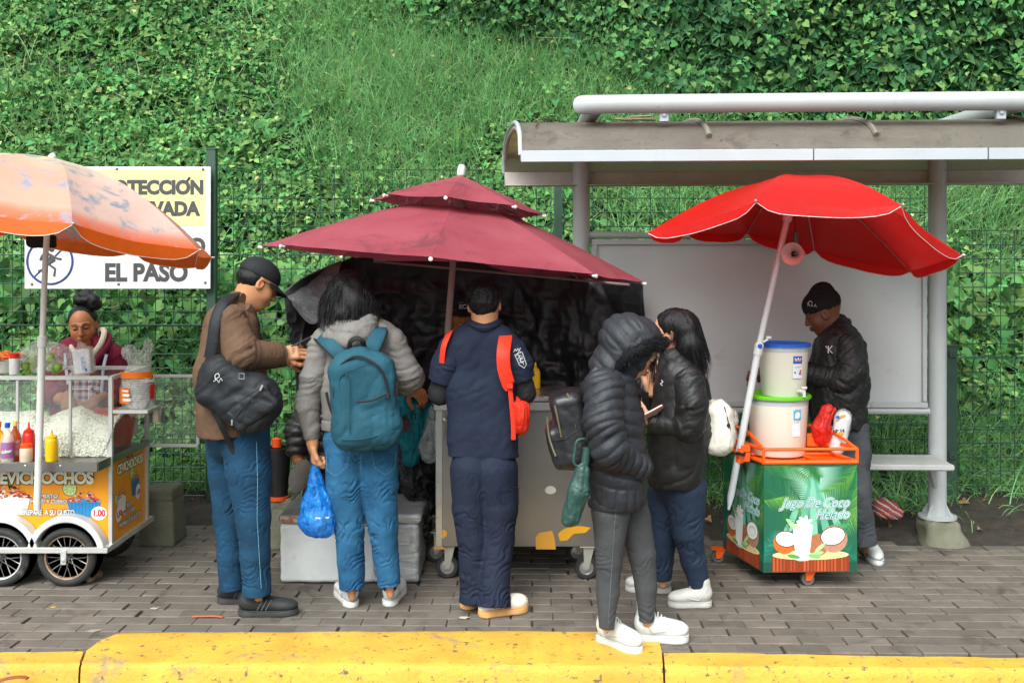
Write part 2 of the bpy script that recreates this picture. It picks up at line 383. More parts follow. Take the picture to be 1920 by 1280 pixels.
    def near(s, V):
        best = np.full(len(V), 9.); hh = np.zeros(len(V)); ax = np.zeros((len(V), 3)); ax[:, 2] = 1; L = np.ones(len(V))*.3; org = np.zeros((len(V), 3)); id_ = np.zeros(len(V), int)
        for i, q in enumerate(s.p):
            if q['sub'] or q['t'] == 'p': continue
            d, h = s.dist(q, V); m = d < best; best[m] = d[m]; id_[m] = i
            if q['t'] == 'c':
                ba = q['b']-q['a']; hh[m] = h[m]; ax[m] = nrmz(ba); L[m] = np.linalg.norm(ba); org[m] = q['a']
            else: hh[m] = .5; ax[m] = (0, 0, 1); org[m] = q['a']
        return best, hh, ax, L, org, id_
def folds(s, V, Q, amp=.006, freq=26, low=5, joint=.6, seed=1, ridge=True):
    """cloth folds that run round the limb and bunch at the joints"""
    N = vnormals(V, Q); _, h, ax, L, org, _ = s.near(V)
    al = np.einsum('ij,ij->i', V-org, ax); pe = (V-org)-al[:, None]*ax
    tilt = (fbm(V*4.5, seed+9)-.5)*.16
    c = np.stack([pe[:, 0]*low*1.6, pe[:, 1]*low*1.6, (al+tilt+pe[:, 0]*(.5 if seed % 2 else -.5))*freq], 1)+org*7
    n = noise(c, seed); n2 = noise(c*np.array([1.9, 1.9, 2.3])+5, seed+3)
    if ridge: n = np.abs(2*n-1)**.7; n2 = np.abs(2*n2-1)**.7
    j = (1-joint)+joint*(np.abs(h-.5)*2)**2; pat = .35+1.1*noise(V*5+3, seed+5)
    return V+N*(amp*1.5*(n+.55*n2-1.0)*j*pat+.004*(fbm(V*32, seed+2)-.5))[:, None]
def creases(cen, amp=.012, freq=30, seed=1, base=.12, rad=.11, up=True):
    """sharp creases stacked round given joints, nearly smooth cloth between them"""
    cen = [np.array(c, float) for c in cen]
    def f(s, V, Q):
        N = vnormals(V, Q); _, h, ax, L, org, _ = s.near(V)
        w = np.full(len(V), base)
        for c in cen: d = V-c; w += np.exp(-((d[:, 2]/rad)**2+(np.hypot(d[:, 0], d[:, 1])/(rad*1.6))**2))
        u = (V[:, 2] if up else np.einsum('ij,ij->i', V-org, ax))
        u = u*freq*.8+(fbm(V*np.array([8, 8, 6]), seed)-.5)*9.0+V[:, 0]*(14 if seed % 2 else -14)
        v = 1-np.abs(np.sin(math.pi*u))**.5; brk = np.clip(noise(V*np.array([13, 13, 16])+seed, seed+4)*2.6-.95, 0, 1)
        big = np.abs(2*noise(V*np.array([8, 8, 4.5])+3, seed+7)-1)**.8
        return V+N*(-amp*v*brk*np.minimum(w, 1.1)+.006*(big-.5)+.0025*(fbm(V*30, seed+2)-.5))[:, None]
    return f
def quilt(s, V, Q, pitch=.05, amp=.012, seed=1, tilt=.0):
    N = vnormals(V, Q); _, h, ax, L, org, _ = s.near(V); al = np.einsum('ij,ij->i', V-org, ax)+tilt*(V[:, 0])
    w = al+.03*(noise(V*7, seed)-.5)*2; t = np.abs(np.sin(math.pi*w/pitch))**.55
    cr = noise(np.stack([V[:, 0]*18, V[:, 1]*18, V[:, 2]*18], 1)+ax*al[:, None]*12, seed+2)
    return V+N*(amp*(t-.6)+.008*(cr-.5)+.005*(fbm(V*30, seed)-.5))[:, None]
def part(s, name, m, parent, h=.008, f=None, lo=None, hi=None, sharp=0, disp=None, **kw):
    V, Q = s.mesh(h, lo, hi, disp)
    if len(V) == 0: return None
    if f is not None: V = f(s, V, Q)
    return link(name, V, Q, m, parent, sharp=sharp, **kw)
def rot(yaw=0, pitch=0, roll=0):
    """columns: right, forward, up of a frame that faces yaw (deg, 0 = +Y, 90 = +X), nose pitch up, head roll"""
    y, p, r = R(yaw), R(pitch), R(roll)
    f = np.array([math.sin(y)*math.cos(p), math.cos(y)*math.cos(p), math.sin(p)]); r0 = np.array([math.cos(y), -math.sin(y), 0]); u0 = np.cross(r0, f)
    return np.array([r0*math.cos(r)+u0*math.sin(r), f, u0*math.cos(r)-r0*math.sin(r)])
def head_sdf(s, c, A, sc=1.0, jaw=1.0):
    W = lambda x, y, z: np.array(c)+(np.array([x, y, z])*sc)@A
    e = lambda x, y, z, r, k=.03, sub=False: s.ell(W(x, y, z), np.array(r)*sc, A, k=k*sc, sub=sub)
    e(0, -.012, .035, (.076, .096, .083), .02); e(0, .030, -.030, (.060*jaw, .062, .078), .04); e(0, .058, -.088, (.026, .026, .020), .035)
    for x in (-1, 1):
        e(x*.036, .058, -.030, (.022, .022, .024), .03); e(x*.030, .098, .012, (.019, .014, .012), .014, True); e(x*.030, .079, .010, (.0155, .0135, .0115), .004)
        s.cap(W(x*.013, .093, .030), W(x*.048, .080, .031), .0075*sc, .005*sc, k=.012*sc)
        e(x*.075, -.008, -.004, (.010, .020, .032), .008); e(x*.083, -.002, -.002, (.006, .011, .020), .006, True); e(x*.0105, .104, -.029, (.0085, .009, .007), .008)
    s.cap(W(0, .092, .022), W(0, .112, -.022), .0075*sc, .011*sc, k=.014*sc)
    e(0, .090, -.058, (.022, .012, .013), .015)
    s.cap(W(-.021, .090, -.053), W(0, .102, -.0505), .0035*sc, .0055*sc, k=.006*sc); s.cap(W(0, .102, -.0505), W(.021, .090, -.053), .0055*sc, .0035*sc, k=.006*sc)
    s.cap(W(-.018, .090, -.062), W(0, .101, -.063), .0035*sc, .0065*sc, k=.006*sc); s.cap(W(0, .101, -.063), W(.018, .090, -.062), .0065*sc, .0035*sc, k=.006*sc)
    return W
def face_cols(V, c, A, skin, lip, sc=1.0, look='down'):
    L = ((V-np.array(c))@A.T)/sc; col = np.tile(np.array(skin, float), (len(V), 1))*(1+.16*(fbm(V*30, 3)-.5))[:, None]
    def m(cen, r, cc, a=1.0, soft=.35):
        nonlocal col
        d = np.linalg.norm((L-np.array(cen))/np.array(r), axis=1); wgt = np.clip((1-d)/soft, 0, 1)[:, None]*a; col = col*(1-wgt)+np.array(cc)*wgt
    for x in (-1, 1):
        m((x*.045, .07, -.03), (.026, .03, .026), np.array(skin)*np.array([1.15, .82, .8]), .5, .9)
        m((x*.030, .095, .035), (.024, .025, .0062), (.012, .008, .006), .9)
        m((x*.030, .094, .005), (.019, .02, .0055), (.015, .01, .008), .95)
        if look != 'down': m((x*.030, .094, .011), (.014, .02, .006), (.6, .55, .5), .9); m((x*.030, .094, .011), (.006, .02, .007), (.012, .01, .01), 1)
        m((x*.009, .105, -.034), (.005, .012, .003), np.array(skin)*.25, .8)
        m((x*.080, -.005, 0), (.012, .03, .035), np.array(skin)*np.array([1.1, .8, .75]), .5)
    m((0, .1, -.0565), (.026, .03, .0125), lip, .8, .3); m((0, .1, -.0567), (.022, .03, .0022), np.array(lip)*.25, .9)
    return col
def hand_sdf(s, wrist, fwd, up, side=1, curl=40, size=1.0, spread=4, thumb=35, curls=None):
    """palm and five fingers; fwd points out of the wrist, up = back of the hand, side=+1 puts the thumb on the frame's right"""
    f = nrmz(fwd); u = nrmz(np.array(up)-np.dot(up, f)*f); r = np.cross(f, u)*side; w0 = np.array(wrist, float); z = size
    pc = w0+f*.045*z; A = np.array([r, f, u])
    s.box(pc, (.040*z, .045*z, .015*z), A, rnd=.014*z, k=.012*z)
    s.cap(w0-f*.06*z, w0+f*.01*z, .029*z, .024*z, k=.02*z)
    for i in range(4):
        x = (.029-.0195*i)*z; L = [(.043, .026, .021), (.047, .030, .023), (.044, .028, .022), (.034, .021, .019)][i]
        p = w0+f*(.086-(.004, 0, .003, .010)[i])*z+r*x; a = R((.5-i*.33)*spread*2); g = curl if curls is None else curls[i]; b = 0; rr = (.0092, .0095, .009, .008)[i]*z
        d0 = nrmz(f*math.cos(a)+r*math.sin(a))
        for j, l in enumerate(L):
            b += R(g*(.8, 1.15, .8)[j]); d = d0*math.cos(b)-u*math.sin(b); q = p+d*l*z; s.cap(p, q, rr*(1-.07*j), rr*(1-.07*(j+1)), k=.005*z); p = q
    p = w0+f*.022*z+r*.028*z-u*.004*z; a = R(thumb+15)
    for j, l in enumerate((.044, .032, .026)):
        d = nrmz(f*math.cos(a)+r*math.sin(a)-u*(.25+.25*j)); q = p+d*l*z; s.cap(p, q, (.0135, .0108, .0098)[j]*z, (.0108, .0098, .008)[j]*z, k=.01*z); p = q; a -= R(22)
    return pc
def strands(pts_n, length, width, dirs, jit, seed=0, col=None, segs=3, grav=0.0):
    """thin ribbons: pts (n,3), dirs (n,3)"""
    rg = np.random.default_rng(seed); p = np.asarray(pts_n, float); n = len(p); d = np.asarray(dirs, float)+rg.normal(0, jit, (n, 3)); d /= np.linalg.norm(d, axis=1, keepdims=True)+1e-9
    L = length*rg.uniform(.6, 1.2, n)[:, None]; sd = np.cross(d, rg.normal(0, 1, (n, 3))); sd /= np.linalg.norm(sd, axis=1, keepdims=True)+1e-9; V = []
    cur = p.copy()
    for j in range(segs+1):
        t = j/segs; wd = width*(1-t*.85); V += [cur-sd*wd/2, cur+sd*wd/2]; d = d+np.array([0, 0, -grav])*1.0/segs; d /= np.linalg.norm(d, axis=1, keepdims=True)+1e-9; cur = cur+d*L/segs
    V = np.stack(V, 1); k = V.shape[1]; Fq = np.concatenate([np.arange(n)[:, None]*k+np.array([2*j, 2*j+1, 2*j+3, 2*j+2]) for j in range(segs)]); return V.reshape(-1, 3), Fq
# ================================================================ THE SETTING
m_soil = mat('soil', (.045, .034, .026), .95, var=.5, vscale=9, bump=.9, bscale=35, bdist=.03, dirt=(.10, .08, .055), dscale=14, dthr=.58)
m_joint = mat('paver_joint', (.035, .031, .027), .95, var=.4, vscale=20, bump=.6, bscale=120)
m_paver = mat('paver', (.140, .118, .099), .7, var=.22, vscale=7, bump=.6, bscale=160, bdist=.004, island=.17, dirt=(.060, .050, .043), dscale=4.5, dthr=.56, dirt2=((.30, .28, .25), 21, .70), spec=.4)
m_kerb = mat('yellow_kerb_paint', (.66, .37, .045), .65, var=.22, vscale=3.5, bump=.7, bscale=50, bdist=.008, dirt=(.26, .20, .12), dscale=4, dthr=.57, dirt2=((.11, .09, .065), 26, .58))
m_asph = mat('asphalt', (.08, .08, .08), .9, var=.3, vscale=30, bump=.8, bscale=200)
EDGE = [(-3000, 6.90), (340, 6.73), (1313, 6.46), (1920, 6.25), (5000, 5.9)]
def back_edge(X):
    xs = [(-5.6, 6.85), (-2.17, 6.73), (1.19, 6.46), (3.12, 6.25), (6.5, 5.95)]; return np.interp(X, [a for a, b in xs], [b for a, b in xs])
mb = MB(); mb.add([(-150, -150, -.35), (150, -150, -.35), (150, 150, -.35), (-150, 150, -.35)], [[0, 1, 2, 3]])
mb.build('ground', m_soil, smooth=False, kind='structure')
mb = MB(); mb.add([(-40, -20, -.16), (40, -20, -.16), (40, 4.36, -.16), (-40, 4.36, -.16)], [[0, 1, 2, 3]]); mb.build('road', m_asph, smooth=False, kind='structure')
mb = MB(); mb.box((0, 5.78, -.062), (13, 2.5, .1), bev=.001); mb.build('paving_bed', m_joint, smooth=False, kind='structure')
# pavers, bedded one by one
mb = MB(); bw, bd = .203, .1035; th = R(-1.0); ct, st = math.cos(th), math.sin(th)
for r in range(-2, 32):
    for c in range(-33, 33):
        x = c*bw+(r % 2)*bw*.5+random.uniform(-.006, .006); y = 4.28+r*bd; X = x*ct-y*st-.09; Y = x*st+y*ct
        if Y+.02 > back_edge(X)+random.uniform(-.04, .03) or Y < 4.48 or abs(X) > 6: continue
        z = random.uniform(-.002, .001); tx, ty = random.uniform(-.006, .006), random.uniform(-.009, .009); a = th+random.uniform(-.006, .006)
        g = .003+random.uniform(0, .0022)
        mb.box((X+random.uniform(-.003, .003), Y+random.uniform(-.002, .002), z-.03), (bw-g, bd-g*1.9, .06), [(math.cos(a), math.sin(a), tx), (-math.sin(a), math.cos(a), ty), (0, 0, 1)], bev=.0035)
mb.build('pavement', m_paver, kind='structure', smooth=False)
# kerb: three poured lengths, the middle one deeper
def kerb(back, front, nm):
    n = 60; B = []; 
    def samp(pl, k):
        pl = np.array(pl); t = np.linspace(0, len(pl)-1, k); i = np.minimum(t.astype(int), len(pl)-2); f = (t-i)[:, None]; return pl[i]*(1-f)+pl[i+1]*f
    b = samp([G(*p)[:2] for p in back], n); f = samp([G(*p)[:2] for p in front], n)
    rows = []
    b = b+np.stack([np.zeros(n), .006*(noise(np.stack([b[:, 0]*14, b[:, 1]*0, b[:, 0]*0], 1), 5)-.5)*2], 1)
    bot = lambda q, y, z: np.column_stack([q[:, 0], q[:, 1]+y, np.full(n, z)])
    rows = [bot(b, .004, -.05), bot(b, .002, .006), bot(b, -.012, .012)]
    for t in np.linspace(.1, .9, 7): q = b*(1-t)+f*t; rows.append(np.column_stack([q, .012+.004*(noise(np.column_stack([q*6, q[:, :1]*0]), 8)-.5)]))
    fj = .004*(noise(np.column_stack([f*9, f[:, :1]*0]), 4)-.5)
    for dy, z in ((.012, .011), (.003, .006), (-.002, -.004), (-.006, -.03), (-.012, -.09), (-.02, -.16), (-.02, -.3)): q = bot(f, dy, z); q[:, 1] += fj*2; rows.append(q)
    m = MB(); m.grid(np.array(rows)[:, ::-1]); l = m.n
    m.add(np.array([r[0] for r in rows]), [list(range(len(rows)))]); m.add(np.array([r[-1] for r in rows]), [list(range(len(rows)))[::-1]])
    return m.build(nm, m_kerb, kind='structure', sharp=28)
kerb([(-500, 1226), (0, 1226), (157, 1224)], [(-560, 1249), (0, 1250), (148, 1250)], 'kerb')
kerb([(163, 1223), (190, 1203), (224, 1189), (600, 1187), (900, 1185), (1226, 1187), (1235, 1205), (1240, 1224)], [(152, 1250), (300, 1250), (500, 1251), (800, 1252), (1000, 1253), (1150, 1253), (1200, 1254), (1243, 1254)], 'kerb')
kerb([(1244, 1226), (1500, 1229), (1920, 1236), (2500, 1244)], [(1247, 1254), (1500, 1256), (1920, 1259), (2560, 1263)], 'kerb')
# soil strip behind the paving
xs = np.linspace(-7, 7, 220); V = []
for t in np.linspace(0, 1, 16):
    y0 = back_edge(xs)-.02; y = y0+(7.5-y0)*t; z = -.03+.17*t**.8+.06*(fbm(np.stack([xs*3, y*4, xs*0], 1), 2)-.4)*min(1, t*6); V.append(np.stack([xs, y, z], 1))
mb = MB(); mb.grid(V); mb.build('soil_strip', m_soil, kind='structure')
# hillside
def bank_y(X): return np.interp(X, [-8, -2.4, -1.6, -.9, .2, 1.05, 1.7, 5, 9], [15, 13, 11.6, 11.0, 10.75, 10.5, 10.2, 9.6, 9.2])
def hill_z(X, Y):
    t = Y-7.35; z = .08+1.12*t; b = bank_y(X); return z+np.clip(Y-b, 0, .45)*4.2+.22*(fbm(np.stack([X*.9, Y*.9, X*0], -1), 11)-.5)
xs = np.linspace(-14, 14, 200); ys = np.concatenate([np.linspace(7.3, 13.5, 110), np.linspace(13.8, 20, 10)])
XX, YY = np.meshgrid(xs, ys, indexing='xy'); ZZ = hill_z(XX, YY)
mb = MB(); mb.grid(np.stack([XX, YY, ZZ], -1)); mb.build('hillside', mat('hill_earth', (.014, .022, .009), .95, var=.5, vscale=5, bump=.5), kind='structure')
def to_px(Pt): return 960+Pt[:, 0]/Pt[:, 1]*F, 500+(CZ-Pt[:, 2])/Pt[:, 1]*F
def grass_w(Pt):
    x, y = to_px(Pt); e = lambda cx, cy, rx, ry: np.clip(1.6-1.6*(((x-cx)/rx)**2+((y-cy)/ry)**2), 0, 1)
    g = np.maximum.reduce([e(980, 150, 330, 130), e(1180, 210, 240, 80), e(660, 130, 170, 190)*.6, e(1850, 400, 190, 90), e(1650, 390, 240, 70)*.9, e(740, 300, 200, 110)*.8, e(1300, 380, 300, 60)*.6,
                           np.clip((y-745)/70, 0, 1)*(x > 1200), np.clip((y-850)/60, 0, 1)*.9])
    return np.clip(g*.95+.5*(fbm(Pt*.9, 21)-.42)*2, 0.03, 1)
def slope_pts(n, seed, ymax=12.6):
    rg = np.random.default_rng(seed); Y = rg.uniform(7.36, ymax, n*2); X = rg.uniform(-9.4, 9.4, n*2); k = np.abs(X) < .56*Y+2.2; X, Y = X[k][:n], Y[k][:n]
    b = bank_y(X); k = Y < b+.5; return np.stack([X, Y, hill_z(X, Y)], 1)[k], rg
def bank_pts(n, seed):
    rg = np.random.default_rng(seed); X = rg.uniform(-2.4, 8.4, n); s = rg.uniform(0, 1, n); b = bank_y(X); Y = b+s*.5; z = hill_z(X, Y); return np.stack([X, Y, z], 1), rg
m_leafs = [mat('vine_leaf', (.108, .285, .082), .72, spec=.2, var=.25, vscale=1.3, vcol=(.066, .195, .062), island=.45, leaf=1.0),
           mat('young_leaf', (.17, .40, .11), .6, spec=.3, var=.2, vscale=2, vcol=(.10, .29, .09), island=.4, leaf=1.2),
           mat('dark_ivy_leaf', (.033, .115, .042), .66, spec=.25, var=.3, vscale=1.5, vcol=(.045, .15, .054), island=.5, leaf=.8)]
LO = np.array([(0, .07, 0), (0, .42, -.05), (0, .74, -.10), (0, 1.05, -.26)]+[(s_*x, y, z) for s_ in (1, -1) for x, y, z in ((.27, -.09, .05), (.51, .14, .09), (.46, .46, .05), (.20, .80, -.07))], float)
LF = np.array([(0, 4, 5, 1), (1, 5, 6, 2), (2, 6, 7, 3), (0, 1, 9, 8), (1, 2, 10, 9), (2, 3, 11, 10)])
def leaves(Pt, size, rg, outward, droop, name, m, label, cat):
    n = len(Pt); nn = np.tile(np.array(outward, float), (n, 1))+rg.normal(0, .62, (n, 3)); nn /= np.linalg.norm(nn, axis=1, keepdims=True)
    tp = np.tile(np.array(droop, float), (n, 1))+rg.normal(0, .55, (n, 3)); tp -= nn*np.einsum('ij,ij->i', tp, nn)[:, None]; tp /= np.linalg.norm(tp, axis=1, keepdims=True)
    sd = np.cross(tp, nn); sz = size[:, None, None]; wv = rg.uniform(.75, 1.1, n)[:, None, None]
    L = LO[None]; V = Pt[:, None]+sz*(sd[:, None]*L[..., 0:1]*wv+tp[:, None]*L[..., 1:2]+nn[:, None]*L[..., 2:3]*rg.uniform(.3, 2.0, n)[:, None, None])
    Q = (np.arange(n)[:, None, None]*12+LF[None]).reshape(-1, 4)
    return link(name, V.reshape(-1, 3), Q, m, smooth=True, sharp=0, kind='stuff', label=label, cat=cat)
def canopy(Pt, seed): return fbm(Pt*np.array([1.6, 1.6, 1.6]), seed)
out = nrmz((0, -.75, .75))
p, rg = slope_pts(125000, 1); g = grass_w(p); k = rg.uniform(0, 1, len(p)) > g*.93; p = p[k]
cn = canopy(p, 5); p = p+out*(np.clip((cn-.3)*1.5, 0, 1)*.38*rg.uniform(.3, 1, len(p))**.6)[:, None]
leaves(p, (.038+.056*rg.uniform(0, 1, len(p))**1.6)*(.75+.6*fbm(p*.8, 31)), rg, (0, -.65, .80), (0, -.45, -.65), 'vine_leaves', m_leafs[0], 'heart shaped vine leaves covering the steep bank behind the fence', 'vine')
p, rg = slope_pts(42000, 2); g = grass_w(p); k = (rg.uniform(0, 1, len(p)) > g*.8) & (fbm(p*1.3, 44) > .47); p = p[k]
p = p+out*(np.clip((canopy(p, 5)-.3)*1.5, 0, 1)*.38+rg.uniform(0, .08, len(p)))[:, None]
leaves(p, rg.uniform(.022, .055, len(p)), rg, (0, -.5, .85), (0, -.4, -.3), 'weed_leaves', m_leafs[1], 'small bright yellow green weed leaves scattered among the vines', 'weeds')
p, rg = bank_pts(48000, 3); p = p+np.array([0, -1., .15])*(np.clip(canopy(p, 6)-.25, 0, 1)*.75*rg.uniform(.2, 1, len(p)))[:, None]
sz = .042+.055*rg.uniform(0, 1, len(p))+.028*np.clip((p[:, 0]-1)/3, 0, 1)
p2_, rg2 = bank_pts(9000, 33); k = fbm(p2_*1.2, 8) > .45; p2_ = p2_[k]+np.array([0, -1., .15])*(.06+np.clip(canopy(p2_[k], 6)-.25, 0, 1)*.75)[:, None]
leaves(p2_, rg2.uniform(.03, .075, len(p2_)), rg2, (0, -.8, .6), (0, -.3, -.7), 'ivy_shoots', m_leafs[0], 'lighter green young ivy leaves scattered over the dark curtain', 'ivy')
leaves(p, sz, rg, (0, -.95, .35), (0, -.25, -.95), 'ivy_curtain', m_leafs[2], 'dark ivy curtain hanging over the top of the bank', 'ivy')
# overhanging big leaves low behind the fence
rg = np.random.default_rng(9); n = 7400; X = rg.uniform(-6.4, 6.4, n); z = rg.uniform(.25, 1.75, n); Y = 7.42+(z-.1)*.55+rg.uniform(-.1, .25, n); p = np.stack([X, Y, z], 1)
k = (fbm(p*1.1, 77) > .40) & ~((X > .5) & (z < .75)); p = p[k]; p[:, 1] -= .25*fbm(p*2, 78)*rg.uniform(0, 1, len(p))
leaves(p, rg.uniform(.05, .12, len(p)), rg, (0, -.8, .6), (0, -.35, -.8), 'vine_leaves', m_leafs[0], 'broad vine leaves pressing up behind the lower fence wires', 'vine')
m_grass = mat('grass_blade', (.145, .365, .12), .55, spec=.35, var=.25, vscale=2, vcol=(.22, .47, .19), island=.4, leaf=1.0)
p, rg = slope_pts(280000, 4); g = grass_w(p); k = rg.uniform(0, 1, len(p)) < np.clip(g*1.25-.05, .05, 1)*.55; p = p[k]; x, y = to_px(p); k = (p[:, 1] < bank_y(p[:, 0])+.1); p = p[k]
p = p+out*(.04+.10*np.clip(canopy(p, 5)-.3, 0, 1))[:, None]
V, Q = strands(p, .40, .0095, np.tile([0, -.35, 1.], (len(p), 1)), .33, 5, segs=4, grav=1.1)
link('grass', V, Q, m_grass, smooth=True, sharp=0, kind='stuff', label='long green grass blades arching over the slope', cat='grass')
rg = np.random.default_rng(12); n = 20000; X = rg.uniform(-6.2, 6.2, n); Y = 6.62+rg.uniform(0, 1, n)**.6*.9; p = np.stack([X, Y, .03+.14*(Y-6.5)], 1)
k = (Y > back_edge(X)+.12+.45*fbm(p*1.7, 51)) & (rg.uniform(0, 1, n) < np.clip((fbm(p*1.9, 50)-.34)*3.5, .04, 1)); p = p[k]
V, Q = strands(p, .26, .009, np.tile([0, -.25, 1.], (len(p), 1)), .4, 6, segs=4, grav=1.3)
link('grass', V, Q, m_grass, smooth=True, sharp=0, kind='stuff', label='tufts of long grass at the foot of the fence beside bare soil', cat='grass')
m_dead = mat('dry_leaf', (.30, .16, .07), .8, island=.5, var=.3)
rg = np.random.default_rng(14); n = 160; p = np.stack([rg.uniform(-4.5, 4.5, n), rg.uniform(6.5, 7.1, n), np.zeros(n)], 1); p[:, 2] = .035+.15*(p[:, 1]-6.5)
leaves(p, rg.uniform(.02, .05, n), rg, (0, -.1, 1), (0, -.3, -.1), 'fallen_leaves', m_dead, 'dry brown fallen leaves littering the soil strip', 'fallen leaves')
p, rg = slope_pts(380, 15); p = p+out*.3; leaves(p, rg.uniform(.02, .05, len(p)), rg, (0, -.6, .8), (0, -.3, -.6), 'dry_vine_leaves', mat('pale_dry_leaf', (.32, .27, .12), .8, island=.5), 'withered tan leaves caught in the green slope', 'dry leaves')
# pale tendrils
mb = MB(); rg = np.random.default_rng(16)
p, _ = slope_pts(230, 17)
for q in p:
    q = q+out*.34; d = np.array([rg.normal(0, 1), -.3, rg.normal(0, .5)-.3]); pts = [q]
    for j in range(5): d = d+rg.normal(0, .5, 3); pts.append(pts[-1]+nrmz(d)*.09)
    mb.tube(smoothpath(pts, 3), .0028, 4, cap=False)
mb.build('vine_tendrils', mat('tendril', (.20, .26, .10), .7), kind='stuff', label='thin pale vine tendrils trailing across the leaves', cat='vine stems')
# ---------------------------------------------------------------- fence
m_fg = mat('fence_green', (.022, .060, .038), .45, spec=.5, var=.2, vscale=8, bump=.1)
m_wire = mat('fence_wire', (.018, .060, .040), .4, spec=.5, var=.15)
fence = thing('mesh_fence', 'dark green welded wire mesh fence running behind the carts and shelter', 'fence', (-2.08, 7.1, 0))
def panel(x0, x1, z1, foldz, sx=.10, sz=.10, Y=7.1):
    mb = MB(); fz = lambda z: max([0]+[.035*(1-abs(z-f)/.05) for f in foldz])
    x = x0
    while x <= x1+1e-6:
        zs = [.05]+sorted([f+d for f in foldz for d in (-.05, 0, .05)])+[z1]; mb.tube([(x, Y-fz(z), z) for z in zs], .0030, 4); x += sx
    zz = [z1-k*sz for k in range(int((z1-.06)/sz)+1)]+[f for f in foldz]
    for z in zz: mb.tube([(x0, Y-fz(z)-.005, z), (x1, Y-fz(z)-.005, z)], .0034, 4)
    mb.build('wire_panel', m_wire, fence, smooth=False)
panel(-5.2, -2.13, 2.37, (2.27, 1.30, .55), .062, .098); panel(-2.03, .28, 2.37, (1.34, .62), .10, .098); panel(.36, 2.98, 2.37, (1.34, .62), .10, .098); panel(3.10, 5.6, 1.95, (1.08, .60, .15), .096, .098)
for x, zt, wd in ((-2.08, 2.51, .065), (.32, 2.42, .06), (3.04, 1.15, .075)):
    mb = MB(); mb.box((x, 7.1, zt/2), (wd, .06, zt), bev=.004); mb.box((x, 7.1, zt+.004), (wd+.006, .066, .012), bev=.002)
    po = mb.build('fence_post', m_fg, fence)
    b2 = MB()
    for z in (.4, 1.1, 1.8):
        if z < zt: b2.box((x, 7.062, z), (wd*.7, .012, .05), bev=.002); b2.lathe([(.006, 0), (.006, .008), (0, .01)], (x, 7.055, z), (0, -1, 0), 8)
    b2.build('fence_clip', m_fg, po)
# ---------------------------------------------------------------- warning sign
sg = thing('warning_sign', 'yellow and white warning board wired to the fence behind the faded parasol', 'sign', (-2.7, 7.02, 1.55))
m_sw = mat('sign_white', (.62, .63, .63), .4, var=.05, dirt=(.55, .53, .48), dscale=5, dthr=.68); m_sy = mat('sign_yellow', (.64, .58, .27), .4, var=.04); m_sk = mat('sign_ink', (.05, .048, .05), .45, var=.1); m_sb = mat('sign_blue', (.02, .03, .16), .45, var=.1)
xl, xr, zt, zb, YS = -3.34, -2.065, 2.385, 1.548, 7.02
mb = MB(); mb.box(((xl+xr)/2, YS, (zt+zb)/2), (xr-xl, .012, zt-zb), bev=.003); mb.build('board', m_sw, sg)
mb = MB(); mb.box(((xl+xr)/2-.008, YS-.0068, zt-.012-.2), (xr-xl-.05, .003, .385), bev=.0005); mb.build('yellow_band', m_sy, sg)
sf = YS-.0085
def stxt(s, px, py, size, m=m_sk, al='RIGHT', y=sf): text('lettering', s, m, sg, P(px, py, 7.0)*np.array([1, 0, 1])+np.array([0, y, 0]), (1, 0, 0), (0, 0, 1), size, offset=.0072, align=al, extrude=.001, wscale=.93)
stxt('PROTECCION', 381, 363, .128); mb = MB(); q = P(352, 336, 7.0); mb.tube([q+np.array([-.008, sf-7.0, -.012]), q+np.array([.010, sf-7.0, .014])], .0075, 6); mb.build('accent_mark', m_sk, sg); stxt('PRIVADA', 372, 403, .128); stxt('PROHIBIDO', 384, 475, .148, y=YS-.007); stxt('EL PASO', 351, 526, .165, y=YS-.007)
mb = MB(); c = P(92, 490, 7.0); c[1] = YS-.008; rr = .155
mb.tube([c+np.array([rr*math.cos(a), 0, rr*math.sin(a)]) for a in np.linspace(0, 2*math.pi, 41)[:-1]], .008, 6, closed=True, flat=((0, 1, 0), .2))
mb.tube([c+np.array([-.11, 0, -.11]), c+np.array([.11, 0, .11])], .006, 6, flat=((0, 1, 0), .2)); mb.build('ban_ring', m_sb, sg)
mb = MB()
def seg(*pts, r=.008): mb.tube([c+np.array([a/275, -.001, b/275]) for a, b in pts], r, 6, flat=((0, 1, 0), .2))
mb.ball(c+np.array([.012, -.001, .085]), (.02, .003, .02)); seg((2, 12), (-4, -4), (10, -14), (8, -28)); seg((-4, -4), (-10, -16), (-22, -18)); seg((-14, 12), (-6, 16), (2, 12), (12, 6), (22, 4)); seg((-14, 12), (-18, 2)); seg((2, 12), (8, 2), (-4, -4), r=.012)
mb.build('running_figure', m_sk, sg)
mb = MB()
for px, py in ((58, 533), (221, 533), (384, 530), (218, 317), (380, 318)):
    q = P(px, py, 7.0); q[1] = YS-.006; mb.lathe([(.010, 0), (.010, .003), (.004, .004), (0, .004)], q, (0, -1, 0), 10)
mb.build('bolt', mat('rusty', (.16, .10, .06), .7, metal=.4, var=.4), sg)
